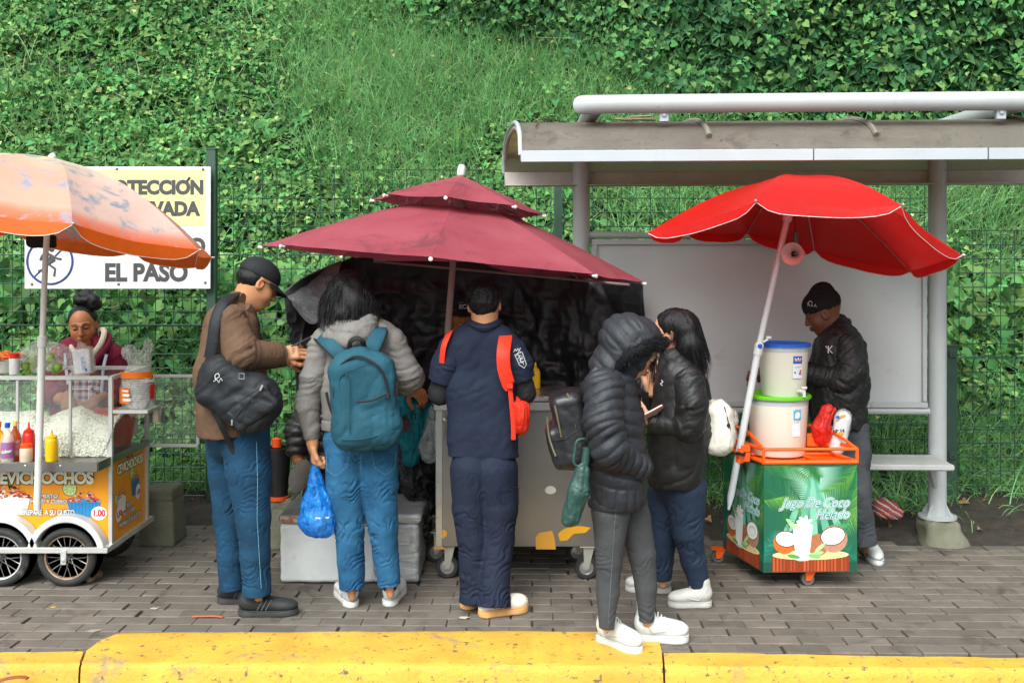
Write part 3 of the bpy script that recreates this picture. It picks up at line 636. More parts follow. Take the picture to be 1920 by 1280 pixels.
# ---------------------------------------------------------------- bus shelter
m_sh = mat('shelter_paint', (.40, .415, .42), .38, var=.10, vscale=3, bump=.06, bscale=90, dirt=(.20, .18, .14), dscale=5, dthr=.63, spec=.5)
m_fas = mat('fascia_paint', (.40, .43, .46), .35, var=.05, dirt=(.45, .42, .36), dscale=8, dthr=.7)
m_roof = fabric('roof_sheet', (.20, .183, .170), .5, tcol=(.80, .74, .58), rough=.5, spec=.35, var=.22, vscale=3, bump=.15, bscale=30, dirt=(.11, .10, .088), dscale=5, dthr=.56, dirt2=((.03, .026, .022), 80, .565))
shelter = thing('bus_shelter', 'grey tube framed bus shelter with dirty barrel roof, blank panel and slab bench', 'bus shelter', (.44, 6.5, 0))
sa = R(-3.0); sx_ = np.array([math.cos(sa), math.sin(sa), 0]); sy_ = np.array([-math.sin(sa), math.cos(sa), 0]); so_ = np.array([.44, 6.5, 0])
def SH(x, y, z): return so_+sx_*x+sy_*y+np.array([0, 0, z])
SA = [sx_, sy_, (0, 0, 1)]
WX = 2.215
for x in (0, WX):
    z0 = .14
    mb = MB(); mb.tube([SH(x, 0, z0), SH(x, 0, 1.2), SH(x, 0, 2.5)], .0545, 20); mb.build('post', m_sh, shelter)
    mb = MB(); mb.lathe([(.115, 0), (.115, .012), (.056, .016)], SH(x, 0, z0), (0, 0, 1), 20)
    for k in range(4):
        a = k*math.pi/2+.6; d = np.array([math.cos(a), math.sin(a), 0]); t = np.array([-d[1], d[0], 0])*.004; q0 = SH(x, 0, z0+.012)
        Vv = [q0+d*.05, q0+d*.105, q0+d*.10+np.array([0, 0, .015]), q0+d*.055+np.array([0, 0, .085]), ]; mb.add([v+t for v in Vv]+[v-t for v in Vv], [[0, 1, 2, 3], [7, 6, 5, 4], [0, 4, 5, 1], [1, 5, 6, 2], [2, 6, 7, 3], [3, 7, 4, 0]])
    mb.build('base_flange', m_sh, shelter, sharp=20)
    s = SDF(.05); q = SH(x, -.02, 0); s.box(q+np.array([0, 0, .04]), (.105, .11, .10), rnd=.04); s.ell(q+np.array([.02, -.04, -.03]), (.15, .14, .10))
    def rough(s_, V, Q): return V+vnormals(V, Q)*(.035*(fbm(V*9, 3)-.5))[:, None]
    part(s, 'concrete_footing', mat('mossy_concrete', (.19, .175, .14), .95, var=.35, vscale=8, vcol=(.13, .14, .08), bump=.8, bscale=60, bdist=.01), shelter, .012, rough)
zf = 2.56
arm = lambda x: [SH(x, 0, 2.45), SH(x, 0, 2.5), SH(x, -.05, zf-.01), SH(x, -.12, zf)]
SV = lambda x, y, z: SH(x-.06*y, y, z)
pts = [SV(0, 0, 2.44), SV(0, -.01, 2.52), SV(0, -.06, 2.56), SV(0, -.14, zf), SV(0, -.93, zf), SV(.02, -1.02, zf), SV(.10, -1.07, zf)]
pts2 = [SV(WX-a, b, c2) for a, b, c2 in ((.08, -1.07, zf), (.015, -1.03, zf), (0, -.95, zf), (0, -.14, zf), (0, -.06, 2.56), (0, -.01, 2.52), (0, 0, 2.44))]
mb = MB(); mb.tube(smoothpath(pts+pts2, 5), .050, 20); mb.build('overhead_tube', m_sh, shelter)
# roof: arched sheet
N_ = 26; L0, L1 = -.49, 2.80
def RF(x, y, z): return SH(x-.135*y, y, z)
def prof(t, up=0): y = .06-1.20*t; e = 2.5; return y, 2.285+(.225+up)*(max(0, 1-abs(2*t-1)**e))**(1/e)+.018*(1-t)
mb = MB(); mb.grid([[RF(x, *prof(t)) for t in (np.linspace(0, 1, N_)**1)] for x in np.linspace(L0, L1, 40)][::-1], thick=.006); mb.build('roof_sheet', m_roof, shelter, sharp=50)
mb = MB(); mb.grid([[RF(x, *(np.array(prof(t))-np.array([0, .016]))) for t in np.linspace(0.03, .97, N_)] for x in np.linspace(L0+.02, L1-.02, 12)]); mb.build('roof_lining', fabric('roof_lining', (.85, .78, .58), .85, rough=.6, var=.35, vscale=4, vcol=(.34, .30, .17), bump=.2), shelter)
mb = MB(); q = RF((L0+L1)/2, -1.150, 2.277); mb.box(q, (L1-L0, .022, .060), SA, .003); mb.build('fascia', m_fas, shelter)
mb = MB()
for x in (1.02, 1.9): mb.box(RF(x, -1.1625, 2.277), (.005, .004, .061), SA, .001)
mb.build('fascia_joint', mat('dark_gap', (.05, .04, .04), .8), shelter)
mb = MB(); mb.box(SH((L0+L1)/2, .06, 2.262), (L1-L0, .05, .085), SA, .004); mb.box(SH((L0+L1)/2, .0, 2.215), (L1-L0-.01, .10, .008), SA, .002); mb.build('rear_beam', mat('beam_paint', (.42, .37, .35), .5, var=.15, dirt=(.1, .07, .05), dthr=.66), shelter)
def pn(t, d):
    a, b_ = np.array(prof(max(t-.01, 0))), np.array(prof(min(t+.01, 1))); g = nrmz(b_-a); n2 = np.array([g[1], -g[0]]); n2 = -n2 if n2[1] < 0 else n2
    return np.array(prof(t))+n2*d
for x in (.50, 1.36, 2.2):
    mb = MB(); mb.tube([RF(x, *pn(t, .004)) for t in np.linspace(.02, .975, 30)], .016, 8); mb.build('roof_strap', mat('strap', (.20, .18, .145), .7, var=.4, vcol=(.15, .14, .1), vscale=14), shelter)
for x in (L0+.005, .46, 1.26, 2.06, L1-.005):
    mb = MB(); mb.tube([RF(x, *pn(t, -.030)) for t in np.linspace(.03, .97, 26)], .012, 8); mb.build('roof_rib', MATS['beam_paint'], shelter)
mb = MB(); mb.tube([RF(L0, *(np.array(prof(t))+np.array([0, .0]))) for t in np.linspace(0, 1, 30)], .012, 8); mb.build('end_trim', m_fas, shelter)
for x in (.42, 2.16):
    mb = MB(); mb.box(SH(x, -1.06, 2.495), (.05, .03, .06), SA, .003); mb.lathe([(.012, 0), (.012, .006), (.007, .010), (0, .010)], SH(x, -1.075, 2.50), -sy_, 10); mb.build('pipe_bracket', m_fas, shelter)
mb = MB(); mb.box(SH(WX/2, .012, 1.345), (WX-.13, .035, 1.03), SA, .003); mb.build('panel_board', mat('panel_grey', (.50, .51, .52), .33, var=.08, vscale=1.5, spec=.5, dirt=(.36, .35, .34), dscale=2.5, dthr=.6), shelter)
mb = MB()
for z in (.84, 1.855): mb.box(SH(WX/2, -.012, z), (WX-.13, .03, .035), SA, .003)
for x in (.085, WX-.085): mb.box(SH(x, -.013, 1.35), (.028, .03, .978), SA, .003)
mb.build('panel_frame', m_sh, shelter)
for z in (.80, 1.90): mb = MB(); mb.tube([SH(.04, 0, z), SH(WX-.04, 0, z)], .023, 12); mb.build('crossbar', m_sh, shelter)
mb = MB(); mb.box(SH(1.54, -.19, .515), (1.30, .34, .036), SA, .012); mb.build('bench_seat', mat('bench_stone', (.40, .40, .39), .6, var=.12, bump=.2, bscale=200, dirt=(.25, .24, .22), dthr=.6), shelter)
mb = MB(); mb.box(SH(1.5, -.05, .475), (1.2, .05, .04), SA, .003); mb.tube([SH(WX-.10, -.16, .49), SH(WX-.02, -.03, .33)], .016, 8); mb.tube([SH(1.05, -.16, .49), SH(1.05, -.03, .2)], .016, 8); mb.build('bench_bracket', m_sh, shelter)
# litter on the roof
rz = lambda x, t: RF(x, *prof(t))
mb = MB(); mb.tube([rz(.10, .80)+np.array([-.05, 0, .02]), rz(.13, .86)+np.array([0, 0, .02])], .008, 6); mb.tube([rz(.10, .82)+np.array([0, 0, .02]), rz(.26, .84)+np.array([0, 0, .02])], .009, 6); mb.tube([rz(.13, .80)+np.array([0, 0, .03]), rz(.25, .80)+np.array([0, 0, .035])], .006, 6)
tagged(mb.build('dry_twigs', mat('twig', (.28, .24, .14), .85, var=.3), base=rz(.13, .84)), 'short dry twigs lying on the left end of the shelter roof', 'twigs')
mb = MB(); mb.tube(smoothpath([rz(-.40, .93)+np.array([0, 0, .02]), rz(-.36, .8)+np.array([0, 0, .02]), rz(-.28, .7)+np.array([0, 0, .015]), rz(-.05, .45)+np.array([0, 0, .01])]), .004, 5); mb.build('vine_runner', mat('dry_stem', (.08, .05, .04), .9), base=rz(-.3, .8)); o = bpy.data.objects['vine_runner']; tagged(o, 'thin brown dead vine stem curled over the roof corner', 'stem')
mb = MB(); mb.lathe([(0, -.01), (.055, -.006), (.06, 0), (.055, .006), (0, .01)], SH(2.03, -1.02, 2.40), nrmz((-.1, -1, .7)), 16); tagged(mb.build('fallen_bark', mat('bark', (.26, .15, .07), .9, var=.3), base=SH(2.03, -1.02, 2.4)), 'round brown piece of bark resting behind the roof fascia', 'bark')
# ================================================================ PEOPLE
SK = {'tan': srgb('B9805A'), 'brown': srgb('A0623A'), 'dark': srgb('6A3F2A'), 'light': srgb('C99272')}
m_skin = mat('skin', attr=True, rough=.5, var=.08, vscale=30, sss=.12, bump=.08, bscale=400)
def cloth(nm, col, **k):
    k.setdefault('rough', .85); k.setdefault('var', .14); k.setdefault('vscale', 5); k.setdefault('weave', .35); k.setdefault('bump', .30); k.setdefault('bscale', 34); k.setdefault('bdist', .010); k.setdefault('spec', .3)
    return mat(nm, col, **k)
m_black_cl = cloth('black_cloth', (.013, .013, .015), rough=.7)
m_tread = mat('rubber_sole', (.035, .035, .035), .8, var=.2)
m_white_sole = mat('white_sole', (.56, .56, .55), .6, var=.1, dirt=(.35, .33, .3), dscale=20, dthr=.62)
m_hair = mat('black_hair', (.006, .005, .006), .45, spec=.3, var=.3, vscale=30, bump=.5, bscale=60, stretch=(3, 3, .4))
def tex(px, py, dy, Y0): return P(px, py, Y0)+0 if dy == 0 else P(px, py, Y0+dy)
class Fig:
    """one person: joints read off as pixel, pixel, metres behind the person's own distance Y"""
    def __init__(s, label, base, Y, group=None):
        s.Y = Y; s.base = np.array(base, float); s.k = Y/F; s.label = label; s.body = None; s.sk = SDF(.025); s.boxes = []
    def q(s, px, py, dy=0): return P(px, py, s.Y+dy)
    def r(s, px): return px*s.k
    def limb(s, S, pts, rs, **kw): S.chain([s.q(*p) for p in pts], [s.r(x) for x in rs], **kw); return S
    def start(s, headc, A, skin, hands, limbs, sc=1.0, lip=None, look='down', neck=None, nr=.056):
        """the body: one skin of head, neck, trunk, limbs and hands; fine cells at head and hands"""
        b = SDF(.025)
        for j, (pts, rs) in enumerate(limbs):
            if j == 0: s.limb(b, pts, [x*.6 for x in rs], flat=((0, 1, 0), .6))
            else: s.limb(b, pts, [x*(.72 if len(s.sk.p) or j >= len(limbs)-2 else 1) for x in rs])
        b.cap(headc-A[1]*.018-A[2]*.02, neck, nr, nr*1.12, k=.03); head_sdf(b, headc, A, sc)
        pcs = [hand_sdf(b, **h) for h in hands]
        Vs = []; Qs = []; Cs = []; n = 0
        lo, hi = b.bounds(); jobs = [(.016, lo-.05, hi+.05, None)]
        jobs.append((.0042, headc-.165, headc+.165, None))
        for p in pcs: jobs.append((.0034, p-.125, p+.125, None))
        for i, (h, l, u, _) in enumerate(jobs):
            V, Q = b.mesh(h, l, u)
            if i == 0:   # the coarse pass leaves out what the fine passes cover
                cen = V[Q].mean(1); kill = np.linalg.norm(cen-headc, axis=1) < .13
                for p in pcs: kill |= np.linalg.norm(cen-p, axis=1) < .085
                Q = Q[~kill]
            elif i == 1:
                cen = V[Q].mean(1); Q = Q[np.linalg.norm(cen-headc, axis=1) < .165]
            else:
                cen = V[Q].mean(1); Q = Q[np.linalg.norm(cen-pcs[i-2], axis=1) < .125]
            if len(V) == 0: continue
            c = face_cols(V, headc, A, skin, lip or tuple(np.array(skin)*np.array([.95, .55, .55])), sc, look) if i == 1 else np.tile(np.array(skin, float), (len(V), 1))*(.9+.25*fbm(V*40, 2))[:, None]
            Vs.append(V); Qs.append(Q+n); Cs.append(c); n += len(V)
        V = np.concatenate(Vs); Q = np.concatenate(Qs); C_ = np.concatenate(Cs); used = np.unique(Q); mp = -np.ones(len(V), int); mp[used] = np.arange(len(used)); V, C_, Q = V[used], C_[used], mp[Q]
        s.body = link('person', V, Q, m_skin, None, s.base, cols=C_, sharp=0, label=s.label, cat='person'); return s.body
def fcl(amp=.007, freq=24, joint=.6, seed=1, low=5): return lambda S, V, Q: folds(S, V, Q, amp, freq, low, joint, seed)
def shoe(f, name, heel, toe, w, h, m_up, m_so, sole=.028, hi=0, lace=True, seed=1, toe_h=.5, puff=0):
    """heel, toe: points on the ground"""
    heel = np.array(heel, float); toe = np.array(toe, float); heel[2] = toe[2] = max(heel[2], toe[2]); d = nrmz(toe-heel); L = np.linalg.norm(toe-heel); r = np.cross(d, (0, 0, 1)); up = np.array([0, 0, 1.]); w *= .92; A = np.array([r, d, up])
    W = lambda x, y, z: heel+r*x+d*y+up*z
    S = SDF(.03); S.ell(W(0, L*.17, sole+h*(.42 if lace else .15)), (w*.40*(1 if lace else .8), L*.18, h*.50), A); S.ell(W(0, L*.45, sole+h*.30), (w*.43, L*.30, h*.42), A); S.ell(W(0, L*.76, sole+h*.20), (w*.47, L*.235, h*.36*toe_h*2), A)
    S.cap(W(0, L*.18, sole+h*.5), W(0, L*.17, sole+h*((1.05+hi) if lace else .6)), w*.35, w*.34, k=.02)
    if hi: S.cap(W(0, L*.36, sole+h*.75), W(0, L*.30, sole+h*(1.25+hi)), w*.20, w*.16, k=.012, flat=(d, .35))
    elif lace: S.cap(W(0, L*.40, sole+h*.55), W(0, L*.33, sole+h*1.05), w*.2, w*.16, k=.02, flat=(d, .4))
    S.plane(W(0, 0, sole*.75), -up)
    up_o = part(S, name, m_up, f.body, .0055, lambda S_, V, Q: V+vnormals(V, Q)*(.003*(fbm(V*45, seed)-.5))[:, None])
    T = SDF(.02); 
    for y, ww, ll in ((.17, .44, .175), (.45, .42, .30), (.74, .50, .25)): T.ell(W(0, L*y, sole*.5), (w*ww*1.0, L*ll*1.04, sole*2.2), A)
    T.plane(W(0, 0, sole), up); T.plane(W(0, 0, 0), -up)
    part(T, 'sole', m_so, up_o, .0055, None, sharp=50)
    mb = MB(); mb.tube(smoothpath([W(x*w, L*y, sole*1.02) for x, y in ((0, .0), (.33, .05), (.415, .2), (.40, .45), (.475, .72), (.33, .93), (0, .985), (-.33, .93), (-.475, .72), (-.40, .45), (-.415, .2), (-.33, .05), (0, .0))], 5), .0025, 6); mb.build('foxing', m_so, up_o)
    if name == 'black_shoe':
        for s_ in (-1, 1):
            for k in range(3): mb = MB(); mb.tube(smoothpath([W(s_*w*.455, L*(.34+.07*k), sole+h*.10), W(s_*w*.43, L*(.38+.07*k), sole+h*.34), W(s_*w*.30, L*(.42+.07*k), sole+h*.62)], 4), .003, 5); mb.build('side_stripe', MATS['stripe_grey'] if 'stripe_grey' in MATS else mat('stripe_grey', (.10, .10, .11), .5), up_o)
    elif lace:
        for s_ in (-1, 1):
            mb = MB(); mb.tube(smoothpath([W(s_*w*.40, L*.30, sole+h*.12), W(s_*w*.44, L*.50, sole+h*.22), W(s_*w*.40, L*.66, sole+h*.30), W(s_*w*.26, L*.70, sole+h*.46)], 4), .0028, 5); mb.tube(smoothpath([W(s_*w*.37, L*.10, sole+h*.85), W(s_*w*.43, L*.22, sole+h*.45), W(s_*w*.44, L*.34, sole+h*.1)], 4), .0025, 5); mb.build('panel_seam', MATS['seam_shade'] if 'seam_shade' in MATS else mat('seam_shade', (.42, .42, .42), .6), up_o)
    if lace:
        mb = MB()
        for k in range(5):
            y = .42+.065*k; z = sole+h*(.86-.10*k); mb.tube(smoothpath([W(-w*.19, L*y, z-.012), W(0, L*(y+.01), z+.006), W(w*.19, L*y, z-.012)], 4), .0028, 5)
        mb.build('lace', m_so if name != 'black_shoe' else MATS['rubber_sole'], up_o)
    return up_o
def strap(name, pts, wd, th, m, parent, face, n=6, nn=12):
    mb = MB(); mb.tube(smoothpath(pts, n), wd/2, nn, flat=(face, th/wd)); return mb.build(name, m, parent)

# ---- 1. man in the brown jacket, black cap, phone, sling backpack (side on, faces right and away)
a = Fig('man in brown jacket and black cap looking at phone, black backpack on his hip', G(465, 1140), 5.05)
hc = a.q(481, 533); HA = rot(58, -30, 4)
hw = a.q(534, 662, -.04)
a.start(hc, HA, SK['tan'], [dict(wrist=a.q(527, 664, -.03), fwd=(.92, .25, .12), up=(0, -.9, .35), side=1, curl=38, thumb=20, size=.98),
    dict(wrist=a.q(530, 668, .09), fwd=(.95, -.1, .10), up=(0, .9, .3), side=-1, curl=35, size=.95)],
    [([(440, 600, 0), (435, 790, 0)], [45, 45]), ([(440, 600, -.1), (455, 665, -.15), (527, 664, -.03)], [20, 16, 11]), ([(455, 600, .1), (470, 665, .15), (530, 668, .09)], [18, 15, 10]),
     ([(440, 800, -.08), (470, 960, -.08), (485, 1120, -.08)], [35, 22, 12]), ([(430, 800, .09), (428, 960, .09), (432, 1100, .09)], [33, 22, 12])], neck=a.q(447, 590), nr=.062)
m_brown = cloth('brown_suede', srgb('5E4636'), var=.22, vscale=7, rough=.8, weave=.2)
J = SDF(.05)
a.limb(J, [(432, 612, -.07), (431, 700, -.07), (432, 800, -.06)], [50, 62, 62]); a.limb(J, [(444, 615, .10), (440, 700, .10), (432, 800, .08)], [44, 56, 58])
J.cap(a.q(436, 575, 0), a.q(440, 610, 0), a.r(24), a.r(40), k=.06)
J.plane(a.q(430, 812), (0.05, 0, -1))
part(J, 'jacket', m_brown, a.body, .0085, fcl(.008, 9, .3, 3, 6))
for pts, nm in (([(432, 600, -.17), (452, 664, -.21), (531, 664, -.05)], 3), ([(452, 605, .18), (470, 668, .2), (532, 668, .07)], 5)):
    S = SDF(.035); a.limb(S, pts, [31, 31, 21], cut=2); part(S, 'sleeve', m_brown, a.body, .007, fcl(.010, 26, .75, nm, 4))
mb = MB(); mb.tube(smoothpath([a.q(455, 560, -.09), a.q(438, 556, -.04), a.q(434, 560, .05), a.q(450, 566, .12), a.q(470, 585, .05), a.q(474, 590, -.05), a.q(462, 575, -.10)], 5), .020, 8, flat=((0, .2, 1), 1.4)); mb.build('collar', m_brown, a.body)
m_denim = cloth('denim', srgb('0B2C45'), var=.30, vscale=6, vcol=srgb('164260'), rough=.85, weave=.6)
T = SDF(.03)
T.cap(a.q(436, 806, -.06), a.q(432, 835, .10), a.r(46), a.r(44), k=.05)
a.limb(T, [(458, 812, -.07), (466, 880, -.09), (474, 968, -.09), (478, 1040, -.09), (482, 1113, -.08)], [47, 42, 32, 28, 27], cut=2, k=.015)
a.limb(T, [(426, 830, .11), (428, 890, .11), (428, 968, .11), (432, 1040, .11), (434, 1104, .11)], [41, 37, 29, 25, 24], cut=2, k=.015)
jn = part(T, 'jeans', m_denim, a.body, .006, creases([a.q(474, 965, -.09), a.q(428, 965, .1), a.q(482, 1095, -.09), a.q(434, 1085, .1), a.q(460, 850, -.1)], .014, 32, 6))
m_seam = mat('seam_thread', srgb('6FA0BE'), .8, var=.1)
mb = MB()
for i in range(60):
    t = i/59; y = 830+270*t; x = np.interp(y, [830, 900, 968, 1040, 1105], [481, 483, 482, 486, 490]); 
    ctr = np.interp(y, [830, 968, 1105], [460, 474, 482]); rr = np.interp(y, [830, 968, 1105], [50, 36, 29])
    dx = (x-ctr)/rr; dz = -math.sqrt(max(0, 1-dx*dx))*a.r(rr)-.088
    mb.box(a.q(x, y, dz-.004), (.0022, .003, .009), bev=.0005)
mb.build('seam', m_seam, jn, kind='stuff')
m_blsh = mat('black_knit', (.018, .019, .021), .7, var=.3, vscale=40, bump=.3, bscale=90)
shoe(a, 'black_shoe', G(447, 1152), G(560, 1150), .108, .084, m_blsh, m_tread, .028)
shoe(a, 'black_shoe', G(408, 1129), G(508, 1127), .10, .08, m_blsh, m_tread, .028)
# cap
m_cap = cloth('cap_black', (.012, .013, .016), rough=.75)
S = SDF(.02); S.ell(hc+HA[1]*-.008+HA[2]*.052, (.088, .108, .082), HA); S.plane(hc+HA[2]*.030+HA[1]*0, -(HA[2]-HA[1]*.10)); S.ell(hc+HA[1]*-.01+HA[2]*.03, (.078, .097, .075), HA, sub=True, k=.002)
cp = part(S, 'cap', m_cap, a.body, .005)
V = []
for i in range(9):
    t = i/8; row = []
    for j in range(13):
        an = R(-72+144*j/12); rr = .098+t*.070*math.cos(an*.95)**.8; row.append(hc+HA[0]*math.sin(an)*(.082+.01*t)+HA[1]*(math.cos(an)*rr-.0)+HA[2]*(.036-.020*t-.018*math.sin(an)**2))
    V.append(row)
mb = MB(); mb.grid(V, thick=.004); mb.build('brim', m_cap, cp)
S = SDF(.02); S.ell(hc+HA[1]*-.030+HA[2]*.010, (.081, .082, .062), HA); S.plane(hc+HA[1]*.02, HA[1]); S.plane(hc+HA[2]*.045, HA[2]); part(S, 'hair', m_hair, a.body, .005, lambda S_, V, Q: V+vnormals(V, Q)*(.004*(noise(V*np.array([90, 90, 60]), 2)-.5))[:, None])
m_glass_fr = mat('glasses_black', (.01, .01, .01), .3)
mb = MB(); W = lambda x, y, z: hc+HA[0]*x+HA[1]*y+HA[2]*z
mb.tube([W(.083, -.005, .012), W(.080, .07, .016), W(.062, .092, .014)], .0025, 6); mb.tube([W(-.083, -.005, .012), W(-.080, .07, .016), W(-.062, .092, .014)], .0025, 6)
for x in (-1, 1): mb.tube([W(x*.034+.026*math.cos(t), .100-abs(.3*.026*math.cos(t)), .006+.018*math.sin(t)) for t in np.linspace(0, 2*math.pi, 17)[:-1]], .0022, 5, closed=True)
mb.build('glasses', m_glass_fr, a.body)
# phone held by him
m_phone = mat('phone_black', (.012, .012, .014), .2, var=.05, coat=.5)
def phone(c, ax, label, m_edge, base_name='phone'):
    t = thing(base_name, label, 'phone', c); A = np.array(ax)
    mb = MB(); mb.box(c, (.072, .148, .0085), A, .004); mb.build('phone_case', m_edge, t)
    mb = MB(); mb.box(np.array(c)+A[2]*.0048, (.066, .140, .0012), A, .0004); mb.build('screen', m_phone, t)
    mb = MB(); mb.box(np.array(c)-A[2]*.005+A[1]*.055-A[0]*.015, (.026, .026, .002), A, .001); mb.build('camera_bump', m_phone, t); return t
d = nrmz((.80, .15, .42)); n_ = nrmz(np.cross((0, 1, 0), d)); n_ = -n_ if n_[2] < 0 else n_; phone(a.q(557, 645, .02), (np.cross(d, n_), d, n_), 'black phone held in the hands of the man in brown jacket', m_phone)
# sling backpack on his right hip
m_bag = cloth('bag_nylon', (.011, .0125, .016), rough=.6, var=.25, bump=.5, bscale=14, weave=.15)
m_zip = mat('zip_metal', (.5, .5, .5), .35, metal=.8, var=.1)
bg_ = thing('backpack', 'large black backpack slung at the hip of the man in brown jacket', 'backpack', a.q(448, 790, -.3))
S = SDF(.05); ang = R(-27); Ab = np.array([[math.cos(ang), 0, math.sin(ang)], [0, 1, 0], [-math.sin(ang), 0, math.cos(ang)]])
S.box(a.q(440, 735, -.24), (.175, .085, .125), Ab, rnd=.075); S.ell(a.q(482, 755, -.245), (.125, .085, .135), Ab); S.ell(a.q(412, 700, -.22), (.10, .075, .105), Ab); S.ell(a.q(455, 775, -.27), (.125, .08, .075), Ab)
part(S, 'pack_body', m_bag, bg_, .008, lambda S_, V, Q: folds(S_, V, Q, .009, 11, 5, 0, 8))
S = SDF(.03); S.box(a.q(474, 765, -.325), (.12, .028, .065), rot(0)@Ab if False else np.array([[math.cos(R(35)), 0, math.sin(R(35))], [0, 1, 0], [-math.sin(R(35)), 0, math.cos(R(35))]]), rnd=.026)
part(S, 'front_pocket', m_bag, bg_, .007, lambda S_, V, Q: folds(S_, V, Q, .010, 14, 5, 0, 9))
strap('shoulder_strap', [a.q(392, 672, -.25), a.q(398, 640, -.255), a.q(404, 600, -.245), a.q(418, 568, -.20), a.q(438, 552, -.10), a.q(450, 556, .02)], .055, .012, m_bag, bg_, (-.1, -1, .25))
strap('side_strap', [a.q(384, 700, -.22), a.q(372, 690, -.15), a.q(376, 660, -.05)], .028, .008, m_bag, bg_, (-.8, -.6, 0))
strap('hanging_strap', [a.q(400, 770, -.27), a.q(416, 800, -.26), a.q(432, 835, -.20), a.q(440, 850, -.19)], .026, .005, m_bag, bg_, (0, -1, 0))
mb = MB(); mb.tube(smoothpath([a.q(436, 790, -.345), a.q(455, 765, -.358), a.q(478, 740, -.36), a.q(498, 722, -.335)], 5), .003, 5); mb.build('zip_line', m_bag, bg_)
mb = MB(); mb.box(a.q(490, 727, -.36), (.010, .006, .028), Ab, .002); mb.box(a.q(435, 792, -.352), (.008, .006, .025), bev=.002); mb.build('zip_pull', m_zip, bg_)
mb = MB(); mb.tube([a.q(453+7*math.cos(t), 705+7*math.sin(t), -.342) for t in np.linspace(math.pi/4, 2.25*math.pi, 5)[:-1]], .0022, 5, closed=True); mb.build('patch', mat('patch_grey', (.3, .32, .33), .5), bg_)
mb = MB(); mb.tube(smoothpath([a.q(*p, -.338) for p in ((405, 713), (403, 704), (409, 700), (411, 706), (403, 711), (412, 706))], 4), .0018, 5); mb.tube(smoothpath([a.q(*p, -.338) for p in ((400, 715), (407, 712), (410, 717), (414, 709), (417, 714))], 4), .0015, 5); mb.build('embroidered_mark', mat('thread_white', (.6, .6, .6), .7), bg_)

# ---- 2. person in the grey hoodie, seen from behind
b = Fig('person in grey hoodie and blue jeans with messy black hair, seen from behind', G(690, 1138), 5.10)
hc = b.q(652, 562, .03); HB = rot(-4, -32, 3)
b.start(hc, HB, SK['tan'], [dict(wrist=b.q(586, 836, -.02), fwd=(.10, -.05, -1), up=(-.95, -.25, 0), side=-1, curl=72, thumb=5, size=.97),
    dict(wrist=b.q(722, 735, .22), fwd=(-.9, .2, -.1), up=(0, .3, 1), side=1, curl=60)],
    [([(668, 650, 0), (672, 790, 0)], [50, 48]), ([(605, 650, 0), (580, 745, 0), (586, 830, -.02)], [18, 15, 10]), ([(738, 650, 0), (768, 715, .03), (722, 735, .22)], [18, 15, 10]),
     ([(650, 840, 0), (656, 985, .02), (660, 1120, 0)], [30, 22, 11]), ([(705, 840, 0), (720, 985, .02), (732, 1115, 0)], [30, 22, 11])], neck=b.q(660, 620, 0))
m_hood = cloth('grey_fleece', srgb('736F6C'), var=.12, rough=.9, weave=.5)
S = SDF(.06); fl = ((0, 1, 0), .64)
b.limb(S, [(640, 640, 0), (645, 710, 0), (650, 775, 0)], [40, 46, 46], flat=fl); b.limb(S, [(700, 640, 0), (698, 710, 0), (700, 778, 0)], [40, 46, 46], flat=fl)
S.cap(b.q(610, 640, 0), b.q(655, 612, 0), b.r(26), b.r(28)); S.cap(b.q(735, 640, 0), b.q(672, 612, 0), b.r(26), b.r(28)); S.plane(b.q(670, 802), (0, 0, -1))
part(S, 'hoodie', m_hood, b.body, .0085, fcl(.009, 10, .2, 13, 6))
S = SDF(.03); b.limb(S, [(648, 796, 0), (702, 798, 0)], [46, 46], flat=((0, 1, 0), .66)); S.plane(b.q(670, 786), (0, 0, 1)); S.plane(b.q(670, 806), (0, 0, -1)); part(S, 'waistband', m_hood, b.body, .008, None)
for pts, rs, sd in (([(603, 650, 0), (590, 705, -.01), (576, 760, 0), (586, 826, -.02)], [29, 26, 24, 16], 3), ([(737, 650, 0), (762, 700, .02), (768, 712, .05), (722, 735, .20)], [29, 27, 26, 18], 8)):
    S = SDF(.035); b.limb(S, pts, rs, cut=2); part(S, 'sleeve', m_hood, b.body, .007, fcl(.011, 24, .6, sd, 4))
S = SDF(.03)
for pts, rr in (([(617, 612, -.03), (625, 632, -.10), (652, 640, -.15), (680, 628, -.12), (694, 604, -.05)], 17), ([(618, 604, .0), (640, 615, -.11), (665, 620, -.13), (688, 606, -.08)], 16), ([(618, 600, .05), (650, 595, -.07), (690, 598, .03)], 18)): b.limb(S, pts, [rr]*len(pts))
part(S, 'hood', m_hood, b.body, .0065, lambda S_, V, Q: folds(S_, V, Q, .008, 8, 22, 0, 4))
m_denim2 = cloth('light_denim', srgb('0F3A60'), var=.3, vscale=5, vcol=srgb('2E688E'), rough=.85, weave=.6)
T = SDF(.03); T.cap(b.q(652, 828, 0), b.q(702, 830, 0), b.r(46), b.r(46), k=.04, flat=((0, 1, 0), .8))
b.limb(T, [(649, 850, 0), (648, 910, -.01), (655, 988, 0), (658, 1050, 0), (661, 1102, 0)], [41, 36, 29, 25, 24], cut=2, k=.012); b.limb(T, [(707, 850, 0), (712, 910, -.01), (718, 988, 0), (724, 1045, 0), (730, 1097, 0)], [40, 35, 29, 24, 22], cut=2, k=.012)
T.plane(b.q(670, 800), (0, 0, 1))
jn = part(T, 'jeans', m_denim2, b.body, .006, creases([b.q(655, 985, 0), b.q(718, 985, 0), b.q(660, 1085, 0), b.q(728, 1080, 0), b.q(660, 900, -.1), b.q(700, 900, -.1)], .015, 32, 16))
mb = MB()
